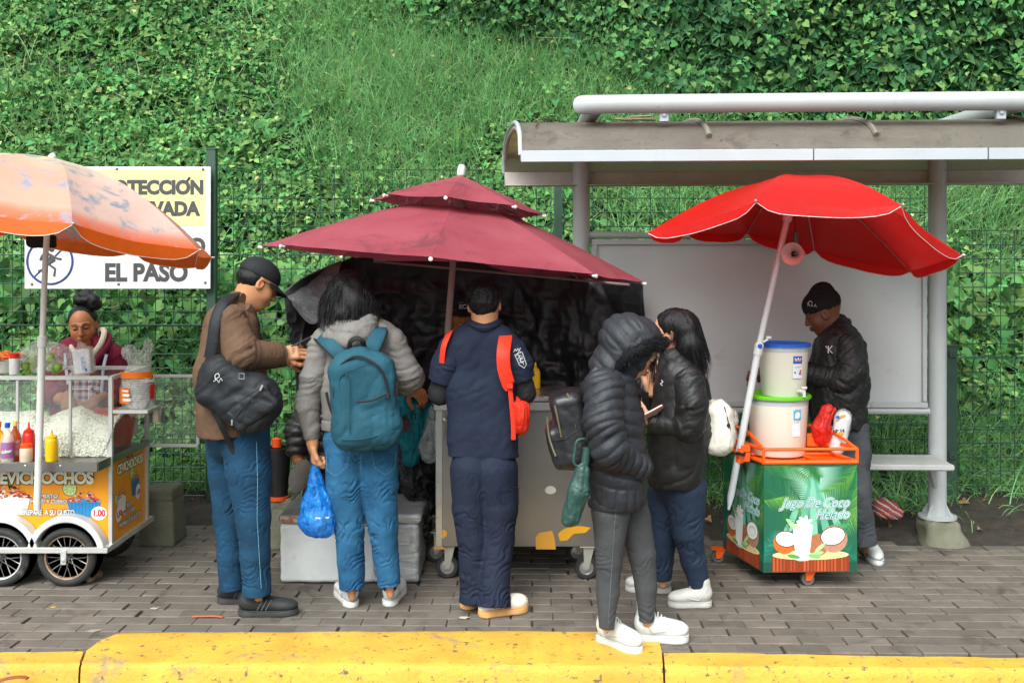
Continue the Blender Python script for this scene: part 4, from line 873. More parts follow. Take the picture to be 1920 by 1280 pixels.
def on_leg(f, px, py, c0, rr, y0=0, fl=1): dx = max(-.97, min(.97, (px-c0)/rr)); return f.q(px, py, y0-math.sqrt(1-dx*dx)*f.r(rr)*fl-.004)
for pl, c0 in (([(612, 846), (612, 880), (628, 892), (650, 876), (655, 846)], 650), ([(697, 846), (702, 876), (722, 890), (740, 878), (743, 846)], 705)):
    for i in range(len(pl)-1):
        n_ = int(np.hypot(pl[i+1][0]-pl[i][0], pl[i+1][1]-pl[i][1])/4)
        for k in range(n_): t = (k+.5)/n_; x = pl[i][0]*(1-t)+pl[i+1][0]*t; y = pl[i][1]*(1-t)+pl[i+1][1]*t; mb.ball(on_leg(b, x, y, c0, 48), .0022, 6)
for y in range(806, 880, 4): mb.ball(b.q(677, y, -.112 if y < 860 else -.10), .0022, 6)
for x in range(606, 748, 4): mb.ball(b.q(x, 822+.02*(x-606), -.8*b.r(46)*math.sqrt(max(.05, 1-((x-677)/74)**4))-.004), .0022, 6)
mb.build('seam', m_seam, jn, kind='stuff')
m_wsh = mat('white_leather', (.60, .61, .61), .45, var=.06, vscale=8, dirt=(.5, .48, .45), dscale=15, dthr=.68, bump=.1)
for he, to in ((G(662, 1140), G(634, 1106)), (G(728, 1138), G(752, 1104))):
    he = he+0; d = nrmz(to-he); to = he+d*.28; o = shoe(b, 'white_sneaker', he, to, .10, .085, m_wsh, m_white_sole, .03)
    S = SDF(.01); A = np.array([np.cross(d, (0, 0, 1)), d, (0, 0, 1)]); S.ell(he+d*.028+np.array([0, 0, .090]), (.036, .030, .022), A); part(S, 'heel_tab', m_black_cl, o, .005)
# hair: a body of locks and loose strands
S = SDF(.03); 
for x, y, z, r in ((650, 556, 0, 40), (632, 572, -.02, 30), (672, 570, -.02, 32), (650, 586, -.04, 36), (625, 592, .0, 22), (690, 588, .0, 20), (654, 540, .03, 34)): S.ell(b.q(x, y, z), b.r(r))
S.ell(hc+HB[1]*.12-HB[2]*.02, (.07, .06, .10), HB, sub=True, k=.02)
part(S, 'hair', m_hair, b.body, .0065, lambda S_, V, Q: V+vnormals(V, Q)*(.022*(noise(V*np.array([26, 26, 11]), 2)-.45))[:, None])
V, Q = S.mesh(.012); N = vnormals(V, Q); rg = np.random.default_rng(3); k = rg.integers(0, len(V), 6000); d = N[k]*.35+np.array([0, 0, -1.])+.5*(np.stack([noise(V[k]*12, i) for i in (1, 2, 3)], 1)-.5)
Vh, Qh = strands(V[k]+N[k]*.003, .075, .0022, d, .12, 4, segs=4, grav=.5); link('hair_strands', Vh, Qh, m_hair, b.body, sharp=0)
# teal backpack
m_teal = cloth('teal_canvas', srgb('1D4C5C'), var=.25, vscale=4, rough=.8, weave=.5, bump=.5, bscale=16, dirt=srgb('2A4A50'), dscale=4, dthr=.55)
m_trim = cloth('black_webbing', (.015, .015, .017), rough=.7)
bp = thing('backpack', 'faded teal canvas backpack worn over the grey hoodie', 'backpack', b.q(682, 840, -.25))
An = rot(0, 0, 0); t = R(4.5); Ab = np.array([[math.cos(t), 0, -math.sin(t)], [0, 1, 0], [math.sin(t), 0, math.cos(t)]])
Ab = np.array([[math.cos(t), 0, math.sin(t)], [0, 1, 0], [-math.sin(t), 0, math.cos(t)]])
S = SDF(.05); S.box(b.q(683, 752, -.215), (.160, .085, .225), Ab, rnd=.07); S.ell(b.q(672, 690, -.21), (.115, .07, .105), Ab); S.ell(b.q(690, 800, -.225), (.165, .085, .11), Ab); S.plane(b.q(694, 842, -.2), -Ab[2])
pk = part(S, 'pack_body', m_teal, bp, .0075, lambda S_, V, Q: folds(S_, V, Q, .007, 7, 7, 0, 12))
def front(px, py): return -.215-.088-.022+.05*((px-683)/62.)**2+.05*max(0, (700-py)/50.)**2
mb = MB(); mb.tube(smoothpath([b.q(x, y, front(x, y)+.004) for x, y in ((626, 745), (627, 712), (634, 690), (655, 672), (672, 668), (690, 674), (712, 690), (724, 715), (730, 745))], 5), .006, 6); mb.tube(smoothpath([b.q(x, y, front(x, y)-.003) for x, y in ((670, 753), (698, 750), (726, 737))], 4), .006, 6); mb.build('zip_line', m_trim, pk)
mb = MB(); mb.box(b.q(727, 742, front(727, 742)-.01), (.008, .006, .02), bev=.002); mb.box(b.q(649, 704, front(649, 704)-.006), (.008, .006, .018), bev=.002); mb.build('zip_pull', mat('dark_metal', (.08, .08, .08), .4, metal=.8), pk)
mb = MB(); mb.tube(smoothpath([b.q(x, y, front(x, y)-.001) for x, y in ((636, 735), (637, 710), (648, 698), (668, 690), (682, 684))], 5), .0028, 5); mb.tube([b.q(655, y, front(655, y)-.003) for y in range(705, 825, 12)], .0028, 5); mb.tube(smoothpath([b.q(x, y, front(x, y)-.001) for x, y in ((640, 824), (680, 822), (740, 808))], 5), .0028, 5); mb.build('stitch_line', m_teal, pk)
strap('shoulder_strap', [b.q(600, 628, -.02), b.q(610, 632, -.12), b.q(628, 650, -.175), b.q(650, 672, -.18)], .080, .014, m_teal, bp, (-.1, -1, .5))
strap('shoulder_strap', [b.q(712, 612, -.02), b.q(710, 622, -.12), b.q(700, 645, -.17), b.q(692, 664, -.18)], .075, .014, m_teal, bp, (.1, -1, .5))
strap('strap_edging', [b.q(588, 634, -.035), b.q(600, 645, -.135), b.q(618, 662, -.185), b.q(636, 684, -.18)], .012, .010, m_trim, bp, (-.1, -1, .5)); strap('strap_edging', [b.q(726, 618, -.03), b.q(722, 630, -.125), b.q(712, 655, -.17)], .012, .010, m_trim, bp, (0, -1, .5))
mb = MB(); mb.tube(smoothpath([b.q(655, 656, -.20), b.q(657, 641, -.235), b.q(668, 634, -.24), b.q(680, 640, -.235), b.q(683, 654, -.20)], 5), .012, 8, flat=((0, -1, .4), .4)); mb.build('grab_handle', m_trim, bp)
strap('strap_tail', [b.q(612, 735, -.13), b.q(618, 760, -.14), b.q(634, 800, -.18)], .02, .004, m_trim, bp, (-.6, -1, 0))
# blue carrier bag with a white tub inside
bb = thing('plastic_bag', 'thin blue carrier bag with white tub held by the hooded person', 'bag', b.q(595, 1003, -.06))
S = SDF(.03); b.limb(S, [(591, 868, -.03), (592, 900, -.04), (594, 950, -.05), (595, 972, -.05)], [9, 13, 28, 33], flat=((0, 1, 0), .8)); S.ell(b.q(595, 975, -.05), (.088, .07, .065)); S.ell(b.q(606, 992, -.05), (.05, .04, .035))
m_bluef = film('blue_film', srgb('2090EA'), .42, .2, .9, 18)
def bagf(S_, V, Q):
    N = vnormals(V, Q); an = np.arctan2(V[:, 1]-(b.Y-.05), V[:, 0]-b.q(593, 950)[0]); r = noise(np.stack([np.cos(an)*5, np.sin(an)*5, V[:, 2]*5], 1), 5); r2 = noise(V*np.array([34, 34, 16]), 6); return V+N*(.008*(abs(2*r-1)**.7-.5)+.007*(abs(2*r2-1)**.7-.5))[:, None]
part(S, 'bag_film', m_bluef, bb, .0055, bagf)
mb = MB(); mb.lathe([(0, -.03), (.05, -.03), (.066, .012), (.069, .016), (.069, .022), (.058, .028), (.03, .040), (0, .043)], b.q(600, 972, -.05), (.05, 0, 1), 24); mb.build('food_tub', mat('tub_white', (.75, .75, .72), .5), bb)
mb = MB(); mb.tube(smoothpath([b.q(588, 872, -.03), b.q(584, 862, -.05), b.q(590, 856, -.04), b.q(597, 863, -.02), b.q(594, 873, -.03)], 5), .006, 6); mb.build('bag_handle', m_bluef, bb)

# ---- 3. man in navy uniform
c = Fig('man in navy work uniform and beige clogs waiting at the steel cart', G(920, 1140), 5.05)
hc = c.q(908, 572, .02); HC = rot(2, -14, 4)
c.start(hc, HC, SK['tan'], [dict(wrist=c.q(868, 742, .30), fwd=(.4, .8, 0), up=(0, 0, 1), side=1, curl=40), dict(wrist=c.q(940, 742, .30), fwd=(-.4, .8, 0), up=(0, 0, 1), side=-1, curl=40)],
    [([(905, 660, 0), (905, 800, 0)], [50, 48]), ([(845, 660, 0), (826, 738, .02), (868, 742, .28)], [18, 15, 11]), ([(965, 660, 0), (985, 738, .02), (940, 742, .28)], [18, 15, 11]),
     ([(880, 850, 0), (885, 990, 0), (885, 1130, 0)], [30, 22, 12]), ([(930, 850, 0), (935, 990, 0), (932, 1140, -.03)], [30, 22, 12])], neck=c.q(908, 625, 0), nr=.058)
m_navy = cloth('navy_uniform', srgb('161E32'), var=.14, rough=.8, weave=.3)
S = SDF(.05); fl = ((0, 1, 0), .66)
c.limb(S, [(878, 650, 0), (880, 730, 0), (884, 880, 0)], [42, 43, 46], flat=((0, 1, 0), .72)); c.limb(S, [(930, 650, 0), (925, 730, 0), (930, 880, 0)], [42, 41, 47], flat=((0, 1, 0), .72))
S.cap(c.q(850, 655), c.q(900, 622), c.r(24), c.r(22)); S.cap(c.q(955, 655), c.q(912, 622), c.r(24), c.r(22)); S.plane(c.q(905, 856), (-.02, 0, -1))
part(S, 'shirt', m_navy, c.body, .0085, fcl(.008, 7, .1, 23, 7))
for x, y, xe, ye in ((846, 655, 828, 716), (962, 655, 978, 712)):
    S = SDF(.03); c.limb(S, [(x, y, 0), ((x+xe)/2, (y+ye)/2, 0), (xe, ye, .01)], [27, 29, 29], cut=2); part(S, 'short_sleeve', m_navy, c.body, .007, fcl(.007, 14, .2, x, 5))
for pts in ([(832, 700, 0), (824, 738, .02), (858, 742, .24)], [(975, 700, 0), (984, 736, .02), (950, 742, .24)]):
    S = SDF(.03); c.limb(S, pts, [22, 20, 15]); part(S, 'undersleeve', m_black_cl, c.body, .007, fcl(.004, 40, .3, pts[0][0], 4))
mb = MB(); mb.tube(smoothpath([c.q(882, 604, .06), c.q(884, 608, -.03), c.q(908, 615, -.07), c.q(930, 608, -.03), c.q(932, 604, .06)], 5), .021, 8, flat=((0, 0, 1), 1)); mb.build('collar', m_navy, c.body)
T = SDF(.03); T.cap(c.q(886, 850, 0), c.q(926, 850, 0), c.r(38), c.r(39), k=.04, flat=((0, 1, 0), .8))
c.limb(T, [(884, 880, 0), (882, 950, 0), (887, 1010, 0), (888, 1080, 0), (886, 1128, 0)], [41, 35, 30, 26, 26], cut=2, k=.012); c.limb(T, [(930, 880, 0), (936, 950, 0), (934, 1010, 0), (927, 1070, -.03), (925, 1136, -.065)], [42, 36, 31, 28, 32], cut=2, k=.012)
tr = part(T, 'trousers', m_navy, c.body, .006, creases([c.q(887, 1000, 0), c.q(934, 1000, 0), c.q(886, 1110, 0), c.q(928, 1105, 0)], .015, 24, 26, .3))
mb = MB()
pc_ = [on_leg(c, x, y, 936, 39, 0, 1) for x, y in ((936, 912), (972, 914), (973, 944), (938, 942))]
for i in range(4):
    mb.tube([pc_[i]*(1-t)+pc_[(i+1) % 4]*t+np.array([0, -.004*math.sin(math.pi*t), 0]) for t in np.linspace(0, 1, 7)], .002, 5)
mb.build('cargo_pocket', m_navy, tr)
m_clog = mat('beige_clog', srgb('D3CDBF'), .55, var=.06, dirt=srgb('A89F8C'), dscale=20, dthr=.66); m_tan = mat('tan_sole', srgb('D09A5E'), .6, var=.08)
shoe(c, 'clog', G(898, 1156), G(990, 1143), .11, .075, m_clog, m_tan, .034, lace=False, toe_h=.75); shoe(c, 'clog', G(868, 1142), G(930, 1118), .11, .07, m_clog, m_tan, .034, lace=False, toe_h=.75)
S = SDF(.02); S.ell(hc+HC[1]*-.014+HC[2]*.044, (.084, .101, .086), HC); S.ell(hc+HC[1]*-.045+HC[2]*.0, (.070, .06, .065), HC); S.ell(hc+HC[1]*.13-HC[2]*.02, (.09, .075, .12), HC, sub=True)
part(S, 'hair', m_hair, c.body, .005, lambda S_, V, Q: V+vnormals(V, Q)*(.009*(noise(V*np.array([70, 70, 40]), 2)-.4))[:, None])
V, Q = S.mesh(.012); N = vnormals(V, Q); rg = np.random.default_rng(5); k = rg.integers(0, len(V), 1700); k = k[(V[k]-hc)@HC[2] > .0]
Vh, Qh = strands(V[k], .024, .0022, N[k]*.8+np.array([0, 0, .25]), .3, 4, segs=2); link('hair_strands', Vh, Qh, m_hair, c.body, sharp=0)
m_white_th = mat('thread_white', (.62, .62, .62), .7)
mb = MB(); ax_ = nrmz(np.array([28, 0, -60.])); 
def em(px, py): x0 = 971+(py-655)*.25; dx = (px-x0)/29.; return c.q(px, py, -c.r(30)*math.sqrt(max(.08, 1-dx*dx))-.004)
sh_ = [(965, 665), (979, 660), (987, 683), (983, 690), (974, 684), (965, 665)]
mb.tube([em(*p) for p in sh_], .0018, 5); 
for pl in ([(968, 667), (972, 664), (976, 672), (980, 668)], [(970, 673), (975, 670), (977, 680), (983, 676)], [(974, 680), (979, 677), (982, 684)], [(970, 663), (974, 658), (977, 661)], [(963, 660), (966, 654), (968, 658), (971, 653), (973, 657), (976, 652)], [(971, 668), (978, 666)], [(973, 675), (981, 672)]): mb.tube(smoothpath([em(*p) for p in pl], 3), .0016, 5)
mb.build('embroidered_crest', m_white_th, c.body)
# red bag worn over one shoulder
m_red = cloth('red_nylon', srgb('E0331C'), var=.12, rough=.6, weave=.2)
rb = thing('backpack', 'bright red drawstring backpack hanging under the arm of the navy uniform', 'backpack', c.q(972, 812, .05))
S = SDF(.03); S.ell(c.q(972, 775, .02), (.055, .09, .095)); S.box(c.q(972, 780, .03), (.052, .07, .09), rnd=.04); part(S, 'bag_body', m_red, rb, .006, lambda S_, V, Q: folds(S_, V, Q, .010, 3, 22, 0, 31))
strap('shoulder_strap', [c.q(945, 622, .02), c.q(948, 630, -.06), c.q(944, 660, -.135), c.q(945, 690, -.14), c.q(953, 718, -.125), c.q(957, 724, -.115)], .064, .008, m_red, rb, (.1, -1, .15))
strap('lower_strap', [c.q(955, 715, -.125), c.q(958, 745, -.12), c.q(962, 790, -.11), c.q(963, 824, -.105)], .022, .004, m_red, rb, (.1, -1, 0))
mb = MB(); mb.box(c.q(956, 724, -.137), (.028, .008, .022), bev=.003); mb.build('buckle', m_red, rb)
strap('shoulder_strap', [c.q(850, 620, .04), c.q(842, 626, -.05), c.q(832, 648, -.09), c.q(828, 680, -.075)], .03, .008, m_red, rb, (-.5, -1, .3))

# ---- 4. woman in the hooded puffer coat (side on, faces right)
d_ = Fig('woman in dark quilted puffer coat with fur trimmed hood, white high sneakers', G(1190, 1205), 4.58)
hc = d_.q(1192, 655); HD = rot(100, -38, 0)
d_.start(hc, HD, SK['light'], [dict(wrist=d_.q(1180, 862, -.06), fwd=(-.1, .25, -.95), up=(0, -1, 0), side=1, curl=15, size=.9), dict(wrist=d_.q(1184, 862, .09), fwd=(-.1, -.2, -.95), up=(0, 1, 0), side=-1, curl=15, size=.9)],
    [([(1150, 740, 0), (1158, 880, 0)], [36, 36]), ([(1135, 740, -.1), (1140, 830, -.12), (1180, 862, -.06)], [16, 14, 10]), ([(1150, 740, .1), (1150, 830, .12), (1184, 862, .09)], [16, 14, 10]),
     ([(1143, 930, -.05), (1143, 1050, -.05), (1138, 1180, -.06)], [30, 20, 11]), ([(1185, 920, .06), (1205, 1040, .06), (1213, 1170, .04)], [30, 20, 11])], neck=d_.q(1150, 715))
m_puf = mat('puffer_nylon', (.020, .021, .027), .55, spec=.38, var=.18, vscale=6, bump=.6, bscale=45, bdist=.006, weave=.1)
qf = lambda pitch, amp, tilt=0, seed=1: (lambda S_, V, Q: quilt(S_, V, Q, pitch, amp, seed, tilt))
S = SDF(.05)
d_.limb(S, [(1146, 722, -.05), (1145, 790, -.05), (1156, 860, -.05), (1158, 925, -.05)], [44, 52, 50, 50]); d_.limb(S, [(1152, 722, .07), (1152, 790, .07), (1160, 860, .07), (1164, 925, .07)], [42, 52, 50, 48]); S.plane(d_.q(1150, 945), (.03, 0, -1))
def coatf(S_, V, Q):
    N = vnormals(V, Q); z = V[:, 2]+.05*noise(V*5, 3)+.25*(V[:, 0]-d_.q(1150, 800)[0]); w_ = z/.056; t = np.abs(np.sin(math.pi*w_))**.5
    low = V[:, 2] < d_.q(0, 905)[2]; an = (V[:, 0]+V[:, 1]*.6)/.05; t = np.where(low, np.abs(np.sin(math.pi*an))**.4, t)
    return V+N*(.0095*(t-.6)+.009*(fbm(V*np.array([26, 26, 16]), 6)-.5))[:, None]
part(S, 'puffer_coat', m_puf, d_.body, .0065, coatf)
S = SDF(.03); d_.limb(S, [(1152, 938, -.04), (1166, 936, .06)], [50, 48]); S.plane(d_.q(1150, 934), (0, 0, 1)); S.plane(d_.q(1150, 946), (0, 0, -1)); part(S, 'hem', m_puf, d_.body, .008)
for pts, sd in (([(1133, 728, -.15), (1131, 790, -.20), (1143, 842, -.20), (1196, 876, -.11)], 4), ([(1160, 730, .17), (1165, 800, .20), (1172, 840, .20), (1200, 872, .13)], 5)):
    S = SDF(.03); d_.limb(S, pts, [37, 34, 32, 25]); part(S, 'sleeve', m_puf, d_.body, .006, qf(.046, .009, .35, sd))
S = SDF(.03)
S.ell(d_.q(1178, 650), (.135, .125, .155), rot(90, 28)); S.ell(d_.q(1150, 690), (.11, .12, .11)); S.ell(d_.q(1195, 628), (.115, .112, .085), rot(90, -25)); S.ell(hc+HD[1]*.13-HD[2]*.015, (.085, .14, .115), HD, sub=True, k=.03)
def hoodf(S_, V, Q):
    N = vnormals(V, Q); w_ = ((V-hc)@nrmz((.75, 0, .62)))/.055; v_ = (V[:, 0]*.6-V[:, 2]*.8+V[:, 1]*1.5)/.10; t = np.minimum(np.abs(np.sin(math.pi*w_))**.5, .3+np.abs(np.sin(math.pi*v_))**.4)
    return V+N*(.009*(t-.6)+.008*(fbm(V*26, 6)-.5))[:, None]
part(S, 'hood', m_puf, d_.body, .0065, hoodf)
m_fur = mat('black_fur', (.006, .006, .007), .7, spec=.2, var=.3)
rim = smoothpath([d_.q(1166, 693, -.10), d_.q(1190, 668, -.145), d_.q(1218, 652, -.14), d_.q(1242, 643, -.09), d_.q(1250, 641, 0), d_.q(1240, 644, .09), d_.q(1215, 656, .13), d_.q(1180, 690, .10)], 10)
rim = rim+np.array([-.022, 0, .0]); mb = MB(); mb.tube(rim, .024, 10); mb.build('fur_trim', m_fur, d_.body)
rg = np.random.default_rng(8); k = rg.integers(0, len(rim), 9000); dd = rg.normal(0, 1, (9000, 3)); dd /= np.linalg.norm(dd, axis=1, keepdims=True); V, Q = strands(rim[k]+rg.normal(0, .008, (9000, 3))+dd*.016, .024, .0026, dd+np.array([.5, 0, -.5]), .2, 3, segs=2, grav=.3); link('fur_hairs', V, Q, m_fur, d_.body, sharp=0)
V, Q = strands(np.tile(d_.q(1228, 668, -.03), (70, 1))+rg.normal(0, .010, (70, 3)), .13, .003, np.tile([-.12, 0, -1.], (70, 1)), .06, 5, segs=4); link('loose_hair', V, Q, m_hair, d_.body, sharp=0)
m_gj = cloth('grey_denim', srgb('48494B'), var=.2, vcol=srgb('3A3B3D'), rough=.85, weave=.5, bump=.4)
T = SDF(.03); d_.limb(T, [(1150, 925, -.05), (1145, 960, -.06), (1141, 1052, -.06), (1140, 1110, -.06), (1137, 1178, -.07)], [40, 35, 25, 22, 15], cut=2, k=.01); d_.limb(T, [(1172, 925, .06), (1188, 970, .06), (1205, 1040, .05), (1211, 1100, .05), (1212, 1166, .04)], [38, 33, 26, 21, 15], cut=2, k=.01)
jn = part(T, 'jeans', m_gj, d_.body, .0055, creases([d_.q(1141, 1050, -.05), d_.q(1205, 1035, .05), d_.q(1138, 1165, -.05), d_.q(1212, 1155, .05), d_.q(1143, 950, -.05)], .009, 44, 36, .1, .07))
mb = MB()
for y in range(950, 1170, 4): x0 = np.interp(y, [950, 1050, 1170], [1155, 1148, 1140]); c0 = np.interp(y, [950, 1052, 1178], [1145, 1141, 1137]); r0 = np.interp(y, [950, 1052, 1110, 1178], [37, 27, 23, 16]); mb.ball(on_leg(d_, x0, y, c0, r0, -.06), .0018, 5)
mb.build('seam', mat('seam_grey', (.25, .25, .25), .8), jn, kind='stuff')
shoe(d_, 'white_high_sneaker', G(1122, 1200), G(1203, 1228), .105, .105, m_wsh, m_white_sole, .036, hi=.25); shoe(d_, 'white_high_sneaker', G(1190, 1200), G(1292, 1203), .105, .105, m_wsh, m_white_sole, .036, hi=.25)
# her backpack and folded umbrella
m_lea = mat('black_leather', (.014, .014, .016), .38, spec=.5, var=.2, bump=.12, bscale=120, vscale=10)
m_gold = mat('gold_zip', (.62, .50, .30), .3, metal=.9, var=.1)
bk = thing('backpack', 'small black leather backpack with gold zips on the puffer coat', 'backpack', d_.q(1062, 870, 0))
t = R(14); Ab = np.array([[math.cos(t), 0, math.sin(t)], [0, 1, 0], [-math.sin(t), 0, math.cos(t)]])
S = SDF(.03); S.box(d_.q(1072, 800, -.02), (.075, .135, .165), Ab, rnd=.045); S.box(d_.q(1055, 832, -.02), (.065, .115, .10), Ab, rnd=.035); part(S, 'pack_body', m_lea, bk, .006, lambda S_, V, Q: folds(S_, V, Q, .005, 6, 5, 0, 41))
mb = MB()
for pl in (((1063, 737), (1072, 760), (1079, 800)), ((1040, 760), (1047, 790), (1053, 820)), ((1026, 782), (1030, 820), (1042, 855))):
    mb.tube(smoothpath([d_.q(x, y, -.145 if x > 1035 else -.13) for x, y in pl], 5), .0042, 6)
mb.build('zip_line', m_gold, bk)
mb = MB(); mb.tube([d_.q(1035, 826, -.135), d_.q(1060, 822, -.15), d_.q(1085, 806, -.15)], .003, 5); mb.build('pocket_seam', m_lea, bk)
strap('shoulder_strap', [d_.q(1088, 745, -.08), d_.q(1098, 720, -.12), d_.q(1120, 690, -.12)], .035, .008, m_lea, bk, (-.5, -1, .3)); strap('lower_strap', [d_.q(1088, 850, -.10), d_.q(1100, 830, -.17), d_.q(1110, 815, -.17)], .03, .005, m_lea, bk, (0, -1, 0))
m_gum = mat('umbrella_green', srgb('27463F'), .4, var=.2, bump=.7, bscale=30, bdist=.01)
fu = thing('folded_umbrella', 'folded dark green umbrella in its sleeve hanging beside the black leather backpack', 'umbrella', d_.q(1068, 988, -.2))
S = SDF(.02); d_.limb(S, [(1092, 882, -.2), (1085, 920, -.2), (1073, 970, -.2)], [15, 19, 16]); S.cap(d_.q(1085, 925, -.2), d_.q(1064, 975, -.2), d_.r(17), d_.r(13)); part(S, 'sleeve_cover', m_gum, fu, .005, lambda S_, V, Q: folds(S_, V, Q, .005, 6, 16, 0, 44))
mb = MB(); mb.tube([d_.q(1101, 838, -.2), d_.q(1097, 868, -.2), d_.q(1090, 895, -.2)], .018, 12); mb.build('handle', m_gum, fu)
mb = MB(); mb.tube(smoothpath([d_.q(1096, 822, -.2), d_.q(1082, 826, -.21), d_.q(1078, 845, -.21), d_.q(1076, 866, -.21), d_.q(1084, 874, -.21), d_.q(1094, 868, -.21)], 5), .006, 8); mb.build('wrist_loop', m_gum, fu)

# ---- 5. woman in black jacket with long black hair (faces left)
e = Fig('woman in black rain jacket with long straight black hair, navy trousers', G(1275, 1125), 5.20)
hc = e.q(1260, 624); HE = rot(-68, -4, 0)
e.start(hc, HE, SK['light'], [dict(wrist=e.q(1222, 790, -.12), fwd=(-.85, .1, .25), up=(.1, .2, -1), side=-1, curl=35, thumb=55, size=.97),
    dict(wrist=e.q(1216, 716, .02), fwd=(-.35, -.1, .9), up=(-.6, -.4, -.2), side=1, curl=50, size=.95)],
    [([(1275, 700, 0), (1270, 880, 0)], [42, 42]), ([(1285, 710, -.1), (1295, 795, -.14), (1222, 790, -.12)], [17, 14, 10]), ([(1250, 710, .12), (1232, 780, .14), (1216, 716, .02)], [16, 14, 10]),
     ([(1285, 920, -.05), (1290, 1000, -.06), (1308, 1105, -.05)], [32, 23, 12]), ([(1250, 925, .07), (1243, 1010, .07), (1243, 1095, .07)], [32, 23, 12])], neck=e.q(1275, 675), lip=srgb('B0605A'), look='open')
m_shell = mat('black_shell', (.012, .0115, .012), .5, spec=.4, var=.2, vscale=6, bump=.5, bscale=16, bdist=.01, weave=.15)
S = SDF(.05); e.limb(S, [(1275, 705, -.06), (1274, 800, -.06), (1268, 885, -.05)], [46, 56, 54]); e.limb(S, [(1262, 705, .09), (1264, 800, .09), (1262, 885, .08)], [40, 48, 48]); S.cap(e.q(1262, 668, .0), e.q(1270, 700, 0), e.r(27), e.r(40)); S.plane(e.q(1270, 908), (0.03, 0, -1))
part(S, 'jacket', m_shell, e.body, .008, fcl(.010, 7, .1, 53, 6))
for pts, rs, sd in (([(1290, 715, -.14), (1297, 760, -.18), (1290, 800, -.18), (1214, 796, -.13)], [31, 30, 28, 18], 7), ([(1252, 715, .16), (1234, 765, .17), (1226, 768, .14), (1217, 724, .03)], [27, 24, 22, 15], 9)):
    S = SDF(.03); e.limb(S, pts, rs, cut=2); part(S, 'sleeve', m_shell, e.body, .007, fcl(.010, 20, .4, sd, 4))
m_nvt = cloth('navy_trouser', srgb('1D2A3E'), var=.12, rough=.75, weave=.2)
T = SDF(.035); T.cap(e.q(1276, 905, -.02), e.q(1264, 912, .05), e.r(46), e.r(44)); e.limb(T, [(1286, 920, -.05), (1290, 1000, -.06), (1300, 1050, -.05), (1312, 1098, -.05)], [40, 29, 24, 20], cut=2, k=.015); e.limb(T, [(1250, 925, .07), (1243, 1005, .07), (1241, 1086, .07)], [37, 27, 19], cut=2, k=.015)
part(T, 'trousers', m_nvt, e.body, .006, creases([e.q(1290, 1000, -.05), e.q(1243, 1005, .07), e.q(1305, 1080, -.05), e.q(1243, 1075, .07)], .013, 26, 56, .3))
m_gsh = mat('grey_sneaker', srgb('B9B5AF'), .5, var=.12, dirt=srgb('8E8980'), dscale=14, dthr=.6, bump=.2)
shoe(e, 'grey_sneaker', G(1334, 1136), G(1252, 1136), .10, .085, m_gsh, m_gsh, .03); shoe(e, 'grey_sneaker', G(1258, 1110), G(1172, 1106), .10, .085, m_gsh, m_gsh, .03)
S = SDF(.02); S.ell(hc+HE[1]*-.018+HE[2]*.042, (.088, .100, .084), HE)
e.limb(S, [(1286, 612, -.03), (1296, 650, -.05), (1312, 690, -.08)], [26, 24, 8], k=.04, flat=((0, 1, 0), .9)); e.limb(S, [(1288, 620, -.075), (1294, 650, -.09), (1302, 685, -.11)], [14, 15, 7], k=.04); S.cap(e.q(1282, 612, .06), e.q(1300, 672, .03), e.r(22), e.r(10))
S.ell(hc+HE[1]*.128-HE[2]*.03, (.125, .108, .13), HE, sub=True, k=.015)
part(S, 'hair', m_hair, e.body, .0055, lambda S_, V, Q: V+vnormals(V, Q)*(.008*(noise(V*np.array([60, 60, 6]), 2)-.5))[:, None])
V, Q = S.mesh(.012); N = vnormals(V, Q); rg = np.random.default_rng(6); k = rg.integers(0, len(V), 4500); k = k[((V[k]-hc)@HE[1] < .012)]
Vh, Qh = strands(V[k]+N[k]*.003, .09, .0018, np.tile([.26, -.02, -1.], (len(k), 1))+N[k]*.04, .025, 4, segs=4); link('hair_strands', Vh, Qh, m_hair, e.body, sharp=0)
mb = MB(); q0 = e.q(1240, 718, -.135); mb.tube(smoothpath([q0+np.array([x, 0, z]) for x, z in ((0, .014), (.008, .006), (-.004, -.004), (.006, -.012))], 3), .0022, 5); mb.tube([q0+np.array([.012, 0, .012]), q0+np.array([.012, 0, -.014])], .002, 5); mb.build('chest_mark', m_white_th, e.body)
d = nrmz((.86, .05, .45)); n_ = nrmz(np.cross((0, 1, 0), d)); n_ = n_ if n_[2] > 0 else -n_; sd_ = np.cross(d, n_)
tl = R(-38); n2 = n_*math.cos(tl)+sd_*math.sin(tl); s2 = np.cross(d, n2)
phone(e.q(1219, 778, -.155), (s2, d, n2), 'dark phone in a rose gold case held by the long haired woman', mat('rose_case', (.72, .42, .34), .35, metal=.3), 'phone')
wb = thing('backpack', 'off white drawstring backpack on the back of the long haired woman', 'backpack', e.q(1350, 850, 0))
m_cream = cloth('cream_canvas', srgb('D8D2C6'), var=.06, rough=.7, bump=.3)
S = SDF(.03); S.box(e.q(1342, 800, 0), (.078, .12, .135), rnd=.06); S.ell(e.q(1350, 815, 0), (.075, .12, .11)); S.plane(e.q(1345, 745), (0, 0, 1)); part(S, 'bag_body', m_cream, wb, .006, lambda S_, V, Q: folds(S_, V, Q, .008, 5, 10, 0, 61))
mb = MB(); mb.tube(smoothpath([e.q(1358, 762, -.11), e.q(1364, 785, -.115), e.q(1366, 800, -.115), e.q(1362, 826, -.115), e.q(1367, 830, -.115), e.q(1369, 800, -.11)], 5), .003, 6); mb.ball(e.q(1366, 797, -.118), .010); mb.build('drawcord', m_trim, wb)
strap('shoulder_strap', [e.q(1330, 750, -.06), e.q(1322, 715, -.10), e.q(1300, 690, -.14)], .03, .006, m_trim, wb, (.3, -1, .2))

